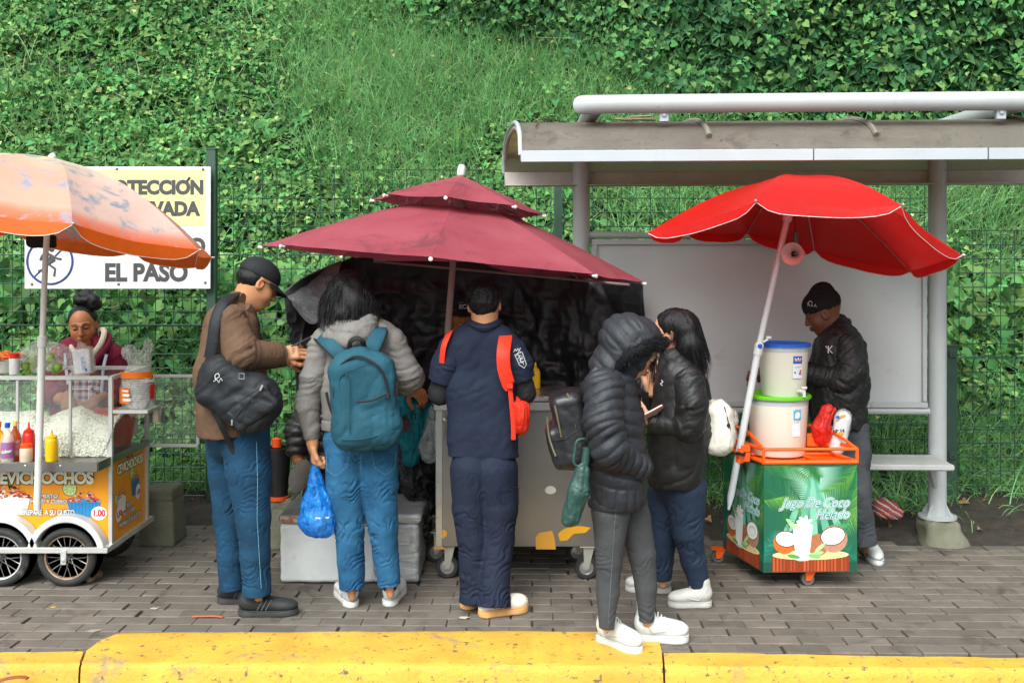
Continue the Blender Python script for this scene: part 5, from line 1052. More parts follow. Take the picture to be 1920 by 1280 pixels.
# ---- 6. coconut juice vendor in beanie (faces left)
f = Fig('juice vendor in black beanie and black padded jacket working behind the buckets', G(1625, 1045), 5.90)
hc = f.q(1545, 588); HF = rot(-72, -22, 0)
f.start(hc, HF, SK['dark'], [dict(wrist=f.q(1446, 700, .0), fwd=(-.95, -.1, .15), up=(0, -.3, 1), side=1, curl=45), dict(wrist=f.q(1442, 708, .22), fwd=(-.9, -.1, .1), up=(0, .3, 1), side=-1, curl=40)],
    [([(1570, 650, 0), (1570, 790, 0)], [42, 40]), ([(1590, 645, -.15), (1592, 705, -.2), (1446, 700, 0)], [17, 14, 9]), ([(1555, 645, .15), (1540, 705, .2), (1442, 708, .22)], [16, 13, 9]),
     ([(1585, 800, -.08), (1602, 910, -.08), (1622, 1030, -.1)], [30, 19, 10]), ([(1555, 800, .1), (1548, 910, .1), (1545, 1020, .1)], [30, 19, 10])], neck=f.q(1572, 630))
m_pad = mat('black_padded', (.011, .011, .012), .5, spec=.4, var=.2, vscale=8, bump=.9, bscale=14, bdist=.02, weave=.1)
S = SDF(.05); f.limb(S, [(1578, 650, -.09), (1576, 720, -.09), (1572, 780, -.08)], [44, 50, 50]); f.limb(S, [(1562, 650, .1), (1560, 720, .1), (1562, 780, .1)], [38, 46, 46]); S.cap(f.q(1572, 610, 0), f.q(1572, 650, 0), f.r(25), f.r(40)); S.plane(f.q(1570, 797), (0, 0, -1))
part(S, 'padded_jacket', m_pad, f.body, .009, lambda S_, V, Q: folds(S_, V, Q, .012, 12, 9, 0, 62))
for pts, rs, sd in (([(1590, 648, -.17), (1598, 690, -.22), (1582, 712, -.22), (1510, 700, -.10), (1452, 700, .0)], [28, 27, 26, 21, 17], 7), ([(1548, 655, .18), (1530, 705, .2), (1450, 706, .2)], [24, 22, 16], 9)):
    S = SDF(.03); f.limb(S, pts, rs, cut=2); part(S, 'sleeve', m_pad, f.body, .008, fcl(.012, 22, .4, sd, 6))
T = SDF(.03); f.limb(T, [(1590, 800, -.07), (1598, 850, -.08), (1607, 920, -.08), (1614, 970, -.09), (1624, 1022, -.1)], [38, 33, 24, 22, 21], cut=2); f.limb(T, [(1560, 800, .1), (1552, 920, .1), (1548, 1015, .1)], [36, 26, 21], cut=2)
part(T, 'jeans', cloth('washed_black_denim', srgb('2C2F34'), var=.3, vcol=srgb('55585C'), vscale=4, weave=.5), f.body, .007, creases([f.q(1605, 910, -.08), f.q(1620, 1005, -.1)], .012, 30, 66, .3))
shoe(f, 'white_sneaker', G(1618, 1022), G(1648, 1062), .105, .085, m_wsh, m_white_sole, .03); shoe(f, 'white_sneaker', f.q(1552, 1015, .1)*np.array([1, 1, 0]), f.q(1500, 1015, .0)*np.array([1, 1, 0]), .105, .085, m_wsh, m_white_sole, .03)
S = SDF(.02); S.ell(hc+HF[1]*-.008+HF[2]*.060, (.092, .110, .085), HF); S.ell(hc+HF[1]*-.035+HF[2]*.125, (.058, .065, .05), HF); S.plane(hc+HF[2]*.022+HF[1]*0, -(HF[2]-.12*HF[1])); be = part(S, 'beanie', cloth('black_knit_wool', (.010, .010, .011), rough=.9, bump=.6, bscale=120, bdist=.004), f.body, .0055, lambda S_, V, Q: V+vnormals(V, Q)*(.0035*np.sin((V-hc)@HF[0]*420)+.003*(noise(V*18, 3)-.5))[:, None])
q0 = f.q(1516, 571, -.075); text('cap_lettering', 'NASA', m_white_th, f.body, q0, (.75, -.66, -.1), (0, 0, 1), .028, offset=.0006) if False else None
mb = MB(); 
for k_, (x, z) in enumerate(((0, 0), (.016, -.003), (.032, -.004))): mb.tube([q0+np.array([x-.005, -.55*x, z-.008]), q0+np.array([x, -.55*x-.003, z+.008]), q0+np.array([x+.005, -.55*x-.005, z-.008])], .0018, 5)
mb.tube(smoothpath([q0+np.array([-.004, .01, .004]), q0+np.array([.008, 0, .02]), q0+np.array([.02, -.008, .010])], 4), .0018, 5); mb.build('knit_emblem', m_white_th, be)
mb = MB(); q0 = f.q(1553, 655, -.245); mb.tube([q0+np.array([0, 0, .02]), q0+np.array([0, 0, -.02])], .0028, 5); mb.tube([q0+np.array([.022, 0, .02]), q0+np.array([.004, 0, .0]), q0+np.array([.022, 0, -.02])], .0028, 5); mb.tube([q0+np.array([-.014, 0, .02]), q0+np.array([-.006, 0, .006])], .0022, 5); mb.build('chest_mark', m_white_th, f.body)

# ---- 7. woman vendor in maroon fleece behind the snack cart
g = Fig('woman vendor in maroon fleece and checked apron with hair in a bun', P(160, 900, 6.55)*np.array([1, 1, 0]), 6.45)
hc = g.q(156, 611); HG = rot(166, -12, -6)
g.start(hc, HG, SK['brown'], [dict(wrist=g.q(180, 752, -.32), fwd=(-.5, -.75, -.4), up=(.2, -.3, 1), side=1, curl=30), dict(wrist=g.q(128, 750, -.30), fwd=(.35, -.8, -.4), up=(-.2, -.3, 1), side=-1, curl=30)],
    [([(160, 680, 0), (160, 800, 0)], [46, 46]), ([(215, 690, 0), (225, 745, -.05), (180, 752, -.30)], [18, 15, 10]), ([(110, 690, 0), (102, 745, -.05), (128, 750, -.28)], [18, 15, 10]), ([(145, 820, 0), (145, 960, 0), (145, 1000, 0)], [28, 22, 12]), ([(178, 820, 0), (178, 960, 0), (178, 1000, 0)], [28, 22, 12])], neck=g.q(160, 665), sc=1.06, lip=srgb('8A4A42'), nr=.060)
m_mar = cloth('maroon_fleece', srgb('6A1730'), var=.25, rough=.95, bump=.8, bscale=60)
S = SDF(.05); fl = ((0, 1, 0), .7); g.limb(S, [(140, 680, 0), (140, 800, 0)], [44, 46], flat=fl); g.limb(S, [(185, 680, 0), (185, 800, 0)], [44, 46], flat=fl); S.cap(g.q(112, 672), g.q(150, 650), g.r(24), g.r(24)); S.cap(g.q(213, 672), g.q(170, 650), g.r(24), g.r(24))
S.ell(g.q(160, 655, -.12), (.055, .08, .10), sub=True, k=.02); part(S, 'fleece', m_mar, g.body, .0085, fcl(.009, 9, .2, 73, 6))
for pts in ([(212, 680, 0), (226, 735, -.04), (210, 748, -.16)], [(108, 680, 0), (98, 735, -.04), (112, 748, -.16)]): S = SDF(.03); g.limb(S, pts, [25, 24, 19], cut=2); part(S, 'sleeve', m_mar, g.body, .008, fcl(.010, 22, .5, pts[0][0], 4))
T = SDF(.05); g.limb(T, [(146, 820, 0), (144, 900, 0), (142, 985, 0)], [42, 44, 46]); g.limb(T, [(178, 820, 0), (180, 900, 0), (182, 985, 0)], [42, 44, 46]); part(T, 'skirt', m_navy, g.body, .012, fcl(.01, 4, 0, 75, 9))
m_sherpa = cloth('cream_sherpa', srgb('C9B5A2'), var=.1, rough=1, bump=1, bscale=140, bdist=.006)
mb = MB(); mb.tube(smoothpath([g.q(150, 680, -.135), g.q(140, 662, -.12), g.q(133, 648, -.07), g.q(134, 640, .0)], 6), [.010]*6+[.015]*12+[.012], 8, flat=((0, -1, .3), .9)); mb.tube(smoothpath([g.q(152, 640, .09), g.q(180, 622, .08), g.q(195, 620, .0), g.q(190, 642, -.08), g.q(176, 662, -.12), g.q(162, 680, -.14)], 6), .019, 8, flat=((0, -1, .3), .9)); mb.build('hood_lining', m_sherpa, g.body)
mb = MB(); mb.tube(smoothpath([g.q(148, 690, -.14), g.q(130, 668, -.12), g.q(122, 652, -.05), g.q(134, 640, .08), g.q(165, 628, .12), g.q(198, 626, .06), g.q(204, 640, -.03), g.q(190, 664, -.12), g.q(166, 690, -.15)], 6), .020, 8); mb.build('hood', m_mar, g.body)
# checked apron: procedural gingham
m_apron = bpy.data.materials.new('checked_apron'); m_apron.use_nodes = True; t_ = m_apron.node_tree; N_t = t_.nodes; b_ = N_t['Principled BSDF']; tc = N_t.new('ShaderNodeTexCoord'); sp = N_t.new('ShaderNodeSeparateXYZ'); t_.links.new(tc.outputs['Object'], sp.inputs[0])
def sq(axis, sc_, thr):
    m1 = N_t.new('ShaderNodeMath'); m1.operation = 'MULTIPLY'; m1.inputs[1].default_value = sc_; t_.links.new(sp.outputs[axis], m1.inputs[0]); m2 = N_t.new('ShaderNodeMath'); m2.operation = 'SINE'; t_.links.new(m1.outputs[0], m2.inputs[0]); m3 = N_t.new('ShaderNodeMath'); m3.operation = 'GREATER_THAN'; m3.inputs[1].default_value = thr; t_.links.new(m2.outputs[0], m3.inputs[0]); return m3.outputs[0]
def mixn(fac, a_, b2): n = N_t.new('ShaderNodeMix'); n.data_type = 'RGBA'; t_.links.new(fac, n.inputs[0]); (t_.links.new(a_, n.inputs[6]) if hasattr(a_, 'links') else setattr(n.inputs[6], 'default_value', a_)); (t_.links.new(b2, n.inputs[7]) if hasattr(b2, 'links') else setattr(n.inputs[7], 'default_value', b2)); return n.outputs[2]
ad = N_t.new('ShaderNodeMath'); ad.operation = 'ADD'; t_.links.new(sq(0, 150, .0), ad.inputs[0]); t_.links.new(sq(2, 150, .0), ad.inputs[1])
hv = N_t.new('ShaderNodeMath'); hv.operation = 'MULTIPLY'; hv.inputs[1].default_value = .5; t_.links.new(ad.outputs[0], hv.inputs[0])
c1 = mixn(hv.outputs[0], (.55, .36, .36, 1), (.03, .03, .07, 1)); mxw = N_t.new('ShaderNodeMath'); mxw.operation = 'MAXIMUM'; t_.links.new(sq(0, 75, .985), mxw.inputs[0]); t_.links.new(sq(2, 75, .985), mxw.inputs[1])
t_.links.new(mixn(mxw.outputs[0], c1, (.7, .65, .66, 1)), b_.inputs['Base Color']); b_.inputs['Roughness'].default_value = .9
S = SDF(.04); g.limb(S, [(150, 690, -.018), (148, 810, -.018)], [36, 44], flat=fl); g.limb(S, [(178, 690, -.018), (180, 810, -.018)], [34, 44], flat=fl); S.ell(g.q(160, 660, -.13), (.075, .12, .12), sub=True, k=.02); S.plane(g.q(160, 700, .0), (0, 1, 0))
part(S, 'apron', m_apron, g.body, .008, fcl(.006, 6, 0, 74, 6))
mb_s = mat('apron_tape', (.42, .45, .58), .8)
for pl in ([(122, 662), (124, 690), (128, 720)], [(200, 664), (194, 690), (190, 740)]): strap('apron_strap', [g.q(x, y, -.125-.012*i) for i, (x, y) in enumerate(pl)], .02, .006, mb_s, g.body, (0, -1, .2))
if False: strap('apron_bib', [g.q(124, 650, -.11), g.q(130, 680, -.135), g.q(134, 700, -.14)], .05, .006, m_apron, g.body, (0, -1, .2)); None if True else strap('apron_bib', [g.q(204, 650, -.10), g.q(192, 672, -.13), g.q(184, 700, -.14)], .06, .006, m_apron, g.body, (0, -1, .2))
S = SDF(.015); S.ell(hc+HG[1]*-.022+HG[2]*.045, (.088, .098, .088), HG); S.ell(hc+HG[1]*.13-HG[2]*.035, (.085, .085, .112), HG, sub=True, k=.012); part(S, 'hair', m_hair, g.body, .0055, lambda S_, V, Q: V+vnormals(V, Q)*(.002*(noise(V*np.array([120, 30, 120]), 2)-.5))[:, None])
S = SDF(.02)
for x, y, r in ((160, 560, 13), (173, 563, 13), (148, 562, 10), (164, 553, 10), (180, 572, 9)): S.ell(g.q(x, y, .0), g.r(r)*1.1)
part(S, 'hair_bun', m_hair, g.body, .005, lambda S_, V, Q: V+vnormals(V, Q)*(.014*(noise(V*45, 2)-.4))[:, None])
mb = MB(); 
for k_ in range(4): mb.ball(hc+HG[0]*-.083+HG[1]*.002+HG[2]*(-.038-.011*k_), .005, 8)
mb.build('earring', mat('pearl', (.7, .6, .45), .25), g.body)

# ---- 8. stall holder under the dark awning, in a black cap (mostly hidden)
h = Fig('stall holder dressed in black with black cap, half hidden behind the navy uniform', P(855, 1000, 6.25)*np.array([1, 1, 0]), 6.22)
hc = h.q(866, 586); HH = rot(172, -12, 0)
h.start(hc, HH, SK['brown'], [dict(wrist=h.q(771, 728, -.55), fwd=(.6, -.5, -.3), up=(0, -.5, .8), side=1, curl=60), dict(wrist=h.q(900, 745, -.3), fwd=(0, -.9, -.2), up=(0, -.2, 1), side=1, curl=30)],
    [([(865, 670, 0), (865, 800, 0)], [42, 42]), ([(820, 670, 0), (790, 730, -.2), (771, 728, -.55)], [17, 14, 10]), ([(905, 670, 0), (925, 735, -.05), (900, 745, -.3)], [17, 14, 10]), ([(850, 800, 0), (850, 900, 0), (850, 990, 0)], [28, 22, 12]), ([(885, 800, 0), (885, 900, 0), (885, 990, 0)], [28, 22, 12])], neck=h.q(866, 640))
S = SDF(.05); h.limb(S, [(845, 670, 0), (845, 800, 0)], [44, 44], flat=fl); h.limb(S, [(888, 670, 0), (888, 800, 0)], [44, 44], flat=fl); S.cap(h.q(822, 662), h.q(855, 645), h.r(24), h.r(24)); S.cap(h.q(908, 662), h.q(875, 645), h.r(24), h.r(24)); part(S, 'sweater', m_black_cl, h.body, .010, fcl(.009, 9, .2, 83, 6))
for pts in ([(820, 670, 0), (790, 728, -.18), (774, 726, -.53)], [(907, 670, 0), (926, 733, -.05), (905, 742, -.25)]): S = SDF(.03); h.limb(S, pts, [24, 22, 18], cut=2); part(S, 'sleeve', m_black_cl, h.body, .008, fcl(.009, 22, .5, pts[0][0], 4))
T = SDF(.03); T.cap(h.q(850, 810), h.q(885, 810), h.r(38), h.r(38), flat=fl); h.limb(T, [(850, 820, 0), (850, 1010, 0)], [34, 24]); h.limb(T, [(885, 820, 0), (885, 1010, 0)], [34, 24]); part(T, 'trousers', m_black_cl, h.body, .012)
S = SDF(.02); S.ell(hc+HH[1]*-.008+HH[2]*.052, (.088, .106, .085), HH); S.plane(hc+HH[2]*.030, -HH[2]); cp = part(S, 'cap', m_cap, h.body, .006)
V = [[hc+HH[0]*math.sin(an)*.084+HH[1]*math.cos(an)*(.098+t*.06*math.cos(an*.95)**.8)+HH[2]*(.036-.02*t-.018*math.sin(an)**2) for an in np.linspace(-1.25, 1.25, 13)] for t in np.linspace(0, 1, 7)]
mb = MB(); mb.grid(V, thick=.004); mb.build('brim', m_cap, cp)
text('cap_lettering', 'ECA', m_white_th, h.body, hc+HH[1]*.104+HH[2]*.052+HH[0]*.028, -HH[0], HH[2], .036, offset=.0008)
mb = MB(); 
for k_ in range(5): mb.ball(hc+HH[1]*.098+HH[2]*.088+HH[0]*(.024-.012*k_), .002, 6)
mb.build('cap_dots', m_white_th, cp)
S = SDF(.02); S.ell(hc+HH[1]*-.03+HH[2]*.0, (.082, .075, .07), HH); S.plane(hc+HH[1]*.01, HH[1]); part(S, 'hair', m_hair, h.body, .007)

# ---- 9. seated helper in black puffer, bent over a plate (mostly hidden)
i_ = Fig('seated helper in shiny black puffer jacket holding a plate over the cool box', P(620, 1000, 6.1)*np.array([1, 1, 0]), 5.95)
hc = i_.q(665, 700); HI = rot(200, -40, 0)
i_.start(hc, HI, SK['brown'], [dict(wrist=i_.q(560, 862, -.12), fwd=(.25, -.6, -.75), up=(-.8, -.4, .2), side=1, curl=45, thumb=50), dict(wrist=i_.q(650, 880, -.1), fwd=(-.3, -.8, -.3), up=(0, 0, 1), side=-1, curl=30)],
    [([(640, 800, .1), (640, 900, .15)], [42, 44]), ([(590, 780, .05), (562, 830, -.05), (560, 862, -.12)], [17, 14, 10]), ([(690, 780, .05), (690, 850, -.05), (650, 880, -.1)], [17, 14, 10]), ([(620, 910, .1), (600, 920, -.1), (600, 1000, -.1)], [26, 22, 12]), ([(660, 910, .1), (680, 920, -.1), (680, 1000, -.1)], [26, 22, 12])], neck=i_.q(650, 755, .06))
m_puf2 = mat('shiny_black_puffer', (.014, .014, .015), .33, spec=.6, var=.2, bump=.5, bscale=35)
S = SDF(.05); i_.limb(S, [(618, 780, .08), (622, 900, .12)], [46, 46]); i_.limb(S, [(665, 780, .08), (660, 900, .12)], [46, 46]); part(S, 'puffer_jacket', m_puf2, i_.body, .009, qf(.06, .015))
for pts in ([(590, 750, .02), (562, 810, -.06), (556, 852, -.12)], [(690, 775, .02), (694, 850, -.06), (662, 876, -.1)]): S = SDF(.03); i_.limb(S, pts, [28, 26, 18], cut=2); part(S, 'sleeve', m_puf2, i_.body, .008, qf(.05, .014))
T = SDF(.03); i_.limb(T, [(620, 910, .12), (600, 925, -.1), (600, 1010, -.08)], [36, 30, 24]); i_.limb(T, [(660, 910, .12), (680, 925, -.1), (680, 1010, -.08)], [36, 30, 24]); part(T, 'trousers', m_black_cl, i_.body, .012)
S = SDF(.02); S.ell(hc+HI[1]*-.015+HI[2]*.045, (.088, .10, .086), HI); part(S, 'hair', m_hair, i_.body, .008)
pl_ = thing('paper_plate', 'pale paper plate held on edge by the seated helper', 'plate', i_.q(566, 895, -.25))
mb = MB(); mb.lathe([(0, 0), (.062, .001), (.072, .008), (.092, .014), (.094, .012), (.073, .004), (.062, -.003), (0, -.004)], i_.q(566, 893, -.25), nrmz((-.85, .5, .15)), 28); mb.build('plate_disc', mat('plate_pale', (.55, .53, .48), .6), pl_)
# ================================================================ PARASOLS
def verts_of(pr, n, Yc):
    cx, cz, tx, ty, Rr, H, ph = pr; ax = nrmz((tx, ty, 1)); u = nrmz(np.cross((0, 1, 0), ax)); v = np.cross(ax, u); c = np.array([cx, Yc, cz])
    return c, ax, [c+Rr*(u*math.cos(ph+2*math.pi*k/n)+v*math.sin(ph+2*math.pi*k/n)) for k in range(n)]
def canopy_mesh(apex, ax, V, bulge, sag, nr=14, ns=12, r0=0.0, colf=None, power=1.0, rise=0, rim_in=.03):
    """one cloth skin over the ribs; returns the mesh builder and the rim curves"""
    n = len(V); mb = MB(); rims = []; down = -ax
    def rib(k, r): p = apex*(1-r)+V[k % n]*r; return p+ax*bulge*math.sin(math.pi*r**power)
    for k in range(n):
        rows = []; c = sum(V)/n; cl = []
        for i in range(nr+1):
            r = r0+(1-r0)*i/nr; a, b = rib(k, r), rib(k+1, r); row = []
            for j in range(ns+1):
                s = j/ns; p = a*(1-s)+b*s; w_ = 4*s*(1-s); inw = nrmz(c-(a+b)/2); p = p+down*sag*w_*r+inw*rim_in*w_*r**3+ax*.006*(noise(np.array(p)*9, 2)-.5)*w_*2; row.append(p)
                if colf: cl.append(colf(r, s, p, k))
            rows.append(row)
        if colf: mb.col = np.array(cl)
        mb.grid(rows); rims.append(np.array(rows[-1]))
    return mb, rims, rib
# -- maroon two tier parasol
m_maroon = fabric('maroon_canvas', srgb('8C303E'), .22, rough=.75, var=.14, vscale=1.8, vcol=srgb('A04C58'), bump=.25, bscale=8, bdist=.02, weave=.3, dirt=srgb('74323A'), dscale=3, dthr=.55)
m_ribp = mat('rib_pink_metal', srgb('A98C88'), .5, var=.15); m_knob = mat('white_plastic', (.60, .60, .59), .4, var=.06)
c1, a1, V1 = verts_of([-.3375, 1.717, .0951, .0229, 1.071, .4899, -.0284], 8, 5.7); c2, a2, V2 = verts_of([-.3018, 2.0343, .0967, .046, .4799, .1711, -.0759], 8, 5.7)
mu = thing('patio_parasol', 'maroon two tier parasol with white rib caps over the steel food cart', 'parasol', P(838, 900, 5.7))
apx1 = c1+a1*.40; apx2 = c2+a2*.175
def frust(V, apex, bulge, **k): return canopy_mesh(apex, a1, V, bulge, .004, rim_in=.025, **k)
mb, rims, ribf = frust(V1, apx1, .018, r0=.30); mb.build('lower_canopy', m_maroon, mu, sharp=0)
mb, rims2, ribf2 = frust(V2, apx2, .004); mb.build('upper_canopy', m_maroon, mu, sharp=0)
for V_, rf, r0 in ((V1, ribf, .28), (V2, ribf2, .1)):
    for k in range(8):
        mb = MB(); mb.tube([rf(k, r)-a1*.012 for r in np.linspace(r0, 1.0, 8)], .006, 6); rb_ = mb.build('rib', m_ribp, mu)
        d = nrmz(V_[k]-c1 if V_ is V1 else V_[k]-c2); mb = MB(); mb.lathe([(.004, -.01), (.0075, -.008), (.0075, .006), (.010, .009), (.010, .015), (.006, .018), (0, .019)], V_[k]-a1*.010, d, 12); mb.build('rib_cap', m_knob, rb_)
for k in range(8):
    mb = MB(); mb.tube([ribf2(k, .72)-a1*.02, ribf2(k, .72)-a1*.07, ribf(k, .27)], .006, 6); mb.tube([ribf2(k, .15)-a1*.06, ribf2(k, .72)-a1*.06], .006, 6); mb.build('strut', m_ribp, mu)
mb = MB(); p0 = apx2+a1*.01; mb.tube([P(838, 1000, 5.72), P(838, 640, 5.70), P(849, 500, 5.70), c1*.5+apx1*.5, p0], .0185, 14); mb.build('pole', mat('pole_pinkish', srgb('A08A84'), .45, var=.1), mu)
mb = MB(); mb.lathe([(.022, -.01), (.024, .0), (.022, .035), (.015, .05), (0, .053)], p0, a1, 14); mb.build('finial', m_knob, mu)
# -- red tilted beach parasol
m_redc = fabric('red_nylon_canopy', srgb('DC1E1A'), .46, rough=.42, var=.10, vscale=3, bump=.35, bscale=7, bdist=.02, spec=.5)
m_trimw = mat('white_binding', (.72, .70, .68), .6)
cR, aR, VR = verts_of([1.4868, 1.8168, .0923, .1601, .8504, .3804, .3442], 8, 5.5)
for k, pxy in {0: (1708, 508), 1: (1527, 468), 2: (1400, 436), 3: (1284, 432), 4: (1215, 436), 5: (1418, 378), 6: (1690, 385), 7: (1803, 478)}.items(): VR[k] = P(*pxy, VR[k][1])
ru = thing('beach_parasol', 'bright red parasol tilted over the coconut juice cart on a white pole', 'parasol', P(1366, 960, 5.55))
apR = P(1493, 331, 5.5)
mb, rims, ribf = canopy_mesh(apR, aR, VR, .060, .012, colf=None, rim_in=.02); mb.build('canopy', m_redc, ru, sharp=0)
def valance(rims, dn, hgt, m, parent, trim):
    for rim in rims:
        m_ = len(rim); g = []
        for t in np.linspace(0, 1, 4): g.append([rim[j]+dn*hgt*t*(1-(abs(2*j/(m_-1)-1))**6*.92) for j in range(m_)])
        mb = MB(); mb.grid(g); vo = mb.build('valance', m, parent, sharp=0); b = MB(); b.tube(g[-1], .0015, 5); b.build('binding', trim, vo)
valance(rims, nrmz((-.05, -.1, -1)), .050, m_redc, ru, m_trimw)
m_wp = mat('white_pole', (.60, .62, .64), .35, var=.06, dirt=(.4, .38, .35), dscale=18, dthr=.68)
for k in range(8):
    mb = MB(); mb.tube([ribf(k, r)-aR*.010 for r in np.linspace(.03, 1, 12)], .0032, 5); mb.lathe([(.004, 0), (.006, .004), (.006, .016), (0, .02)], VR[k], nrmz(VR[k]-cR), 8); mb.build('rib', mat('grey_rib', (.4, .36, .36), .4, metal=.5), ru)
pj = P(1423, 648, 5.52); hub = P(1477, 405, 5.5)
mb = MB(); mb.tube([hub, apR-aR*.02], .014, 12); mb.tube([pj, hub], .0165, 14); mb.build('upper_pole', m_wp, ru)
mb = MB(); mb.tube([P(1366, 955, 5.50), P(1370, 930, 5.50), pj], [.006, .019, .019], 14); mb.build('lower_pole', m_wp, ru)
mb = MB(); mb.lathe([(.019, 0), (.024, 0), (.024, .06), (.019, .06)], pj-nrmz(pj-P(1366, 955, 5.5))*.05, nrmz(pj-P(1366, 955, 5.5)), 14); mb.lathe([(.0, -.025), (.021, -.02), (.022, .02), (0, .025)], pj, (0, 1, 0), 14); mb.build('tilt_joint', m_knob, ru)
mb = MB(); mb.lathe([(0, 0), (.013, 0), (.013, .004), (0, .006)], pj+np.array([0, -.024, 0]), (0, -1, 0), 14); mb.build('joint_cap', mat('blue_plastic', srgb('1556B8'), .35), ru)
mb = MB(); mb.tube([pj+np.array([.02, -.01, .02]), pj+np.array([.045, -.01, .035])], .006, 8); mb.box(pj+np.array([.05, -.01, .045]), (.028, .008, .014), bev=.003); mb.build('wing_screw', m_knob, ru)
mb = MB(); mb.lathe([(.022, 0), (.026, .01), (.026, .04), (.022, .05)], hub-nrmz(hub-pj)*.03, nrmz(hub-pj), 12); mb.build('hub', m_knob, ru)
# loudhailer hanging under it
mg = thing('megaphone', 'small pinkish white loudhailer hanging under the red parasol', 'megaphone', P(1482, 476, 5.42))
ax_ = nrmz((-.55, -.85, 0)); q0 = P(1492, 476, 5.46)
mb = MB(); mb.lathe([(.0, -.075), (.030, -.074), (.033, -.06), (.033, -.02), (.028, 0), (.036, .03), (.058, .055), (.060, .058), (.055, .054), (.034, .032), (.02, .01), (0, .008)], q0, ax_, 24); mb.build('horn', mat('speaker_pink', srgb('D9B8B4'), .45), mg)
mb = MB(); mb.lathe([(0, .0), (.016, .004), (.016, .03), (0, .036)], q0, ax_, 14); mb.build('driver', m_phone, mg)
mb = MB(); mb.box(P(1492, 447, 5.46), (.024, .012, .075), bev=.003); mb.build('handle', m_phone, mg)
mb = MB(); mb.tube([P(1491, 436, 5.46), P(1489, 398, 5.48)], .003, 5); mb.build('cord', m_phone, mg)
# -- faded orange parasol
def ocol(r, s, p, k):
    cream = np.array(srgb('E2D6B8')); pk = np.array(srgb('D89C88')); orn = np.array(srgb('E06030')); t = r
    if k % 2 == 0: pk = np.array(srgb('DDB8AC'))
    c = cream*(1-min(1, t/.55))+pk*min(1, t/.55)
    if t > .91: w_ = min(1, (t-.91)/.04); c = c*(1-w_)+orn*w_
    return c
m_orf = fabric('faded_orange_canopy', (1, 1, 1), .22, attr=True, rough=.45, var=.10, vscale=4, bump=.3, bscale=14, bdist=.01, dirt=srgb('8A96A8'), dscale=7, dthr=.52, dirt2=(srgb('A88A88'), 40, .62))
m_orv = fabric('orange_valance', srgb('F06A12'), .40, rough=.5, var=.12, bump=.3, bscale=20, dirt=srgb('A08070'), dscale=9, dthr=.62)
cO, aO, VO = verts_of([-2.4021, 1.9064, .1579, .0783, .8942, .3501, .5779], 8, 5.2)
ou = thing('beach_parasol', 'sun faded orange and cream parasol with blue stains over the snack cart', 'parasol', P(70, 955, 5.25))
apO = cO+aO*.355
mb, rims, ribf = canopy_mesh(apO, aO, VO, .085, .02, colf=ocol, rim_in=.03, nr=16); mb.build('canopy', m_orf, ou, sharp=0, usecol=True)
valance(rims, nrmz((-.1, -.1, -1)), .065, m_orv, ou, m_trimw)
for k in range(8):
    mb = MB(); mb.tube([ribf(k, r)-aO*.010 for r in np.linspace(.03, 1, 12)], .0032, 5); mb.lathe([(.004, 0), (.006, .004), (.006, .016), (0, .02)], VO[k], nrmz(VO[k]-cO), 8); mb.build('rib', MATS['grey_rib'], ou)
m_wp2 = mat('worn_white_pole', (.66, .65, .62), .4, var=.1, dirt=(.25, .16, .1), dscale=22, dthr=.66)
mb = MB(); mb.tube([P(70, 955, 5.25), P(79, 640, 5.22)], .0185, 14); mb.build('lower_pole', m_wp2, ou)
mb = MB(); mb.tube([P(79, 640, 5.22), P(86, 470, 5.2), apO-aO*.01], .0145, 12); mb.build('upper_pole', m_wp2, ou)
mb = MB(); mb.lathe([(.019, 0), (.024, 0), (.024, .05), (.019, .055)], P(79, 650, 5.22), (.02, 0, 1), 14); mb.build('pole_collar', m_knob, ou)
mb = MB(); mb.lathe([(.018, 0), (.018, .012), (.010, .022), (0, .026)], apO, aO, 12); mb.build('finial', m_knob, ou)
S = SDF(.02); S.box(P(78, 452, 5.36), (.075, .03, .035), rnd=.02); part(S, 'wadded_bag', cloth('dark_mesh_bag', (.02, .013, .01), bump=.9, bscale=90), ou, .006, lambda S_, V, Q: V+vnormals(V, Q)*(.012*(fbm(V*30, 2)-.5))[:, None])
# ================================================================ BLACK AWNING behind the steel cart
m_tarp = mat('black_tarpaulin', (.026, .028, .031), .38, spec=.5, var=.3, vscale=5, bump=.35, bscale=30, bdist=.01)
def sheet(top, bot, n=60, m=40, amp=.05, seed=3, thick=.0):
    """top, bot: lists of (px, py, Y) joined smoothly; cloth hangs between"""
    A = smoothpath([P(*q) for q in top], 12); B = smoothpath([P(*q) for q in bot], 12)
    ra = np.linspace(0, len(A)-1, n); A = np.stack([np.interp(ra, range(len(A)), A[:, i]) for i in range(3)], 1); rb_ = np.linspace(0, len(B)-1, n); B = np.stack([np.interp(rb_, range(len(B)), B[:, i]) for i in range(3)], 1)
    t = np.linspace(0, 1, m)[:, None, None]; G_ = A[None]*(1-t)+B[None]*t
    r = fbm(G_*np.array([4.5, 3, 2.2])+seed, seed, 4); bl = lambda fx, fz, sd: np.abs(2*noise(G_*np.array([fx, 3, fz])+9+.6*noise(G_*4, sd+1)[..., None], sd)-1)**.75; r2 = .5*bl(5, 3.5, seed+4)+.3*bl(11, 8, seed+5)+.16*bl(24, 19, seed+6)+.25; sc = np.sin(math.pi*np.clip(t[..., 0]*1.0+.0, 0, 1))*.8+.2
    G_[..., 1] += amp*((r-.5)*1.8+(r2-.5)*1.1)*sc; G_[..., 0] += amp*.5*(noise(G_*6, seed+8)-.5)*sc; return G_
aw = thing('tarpaulin_awning', 'crumpled black tarpaulin hung as a windbreak behind the steel food cart', 'awning', P(870, 960, 6.5))
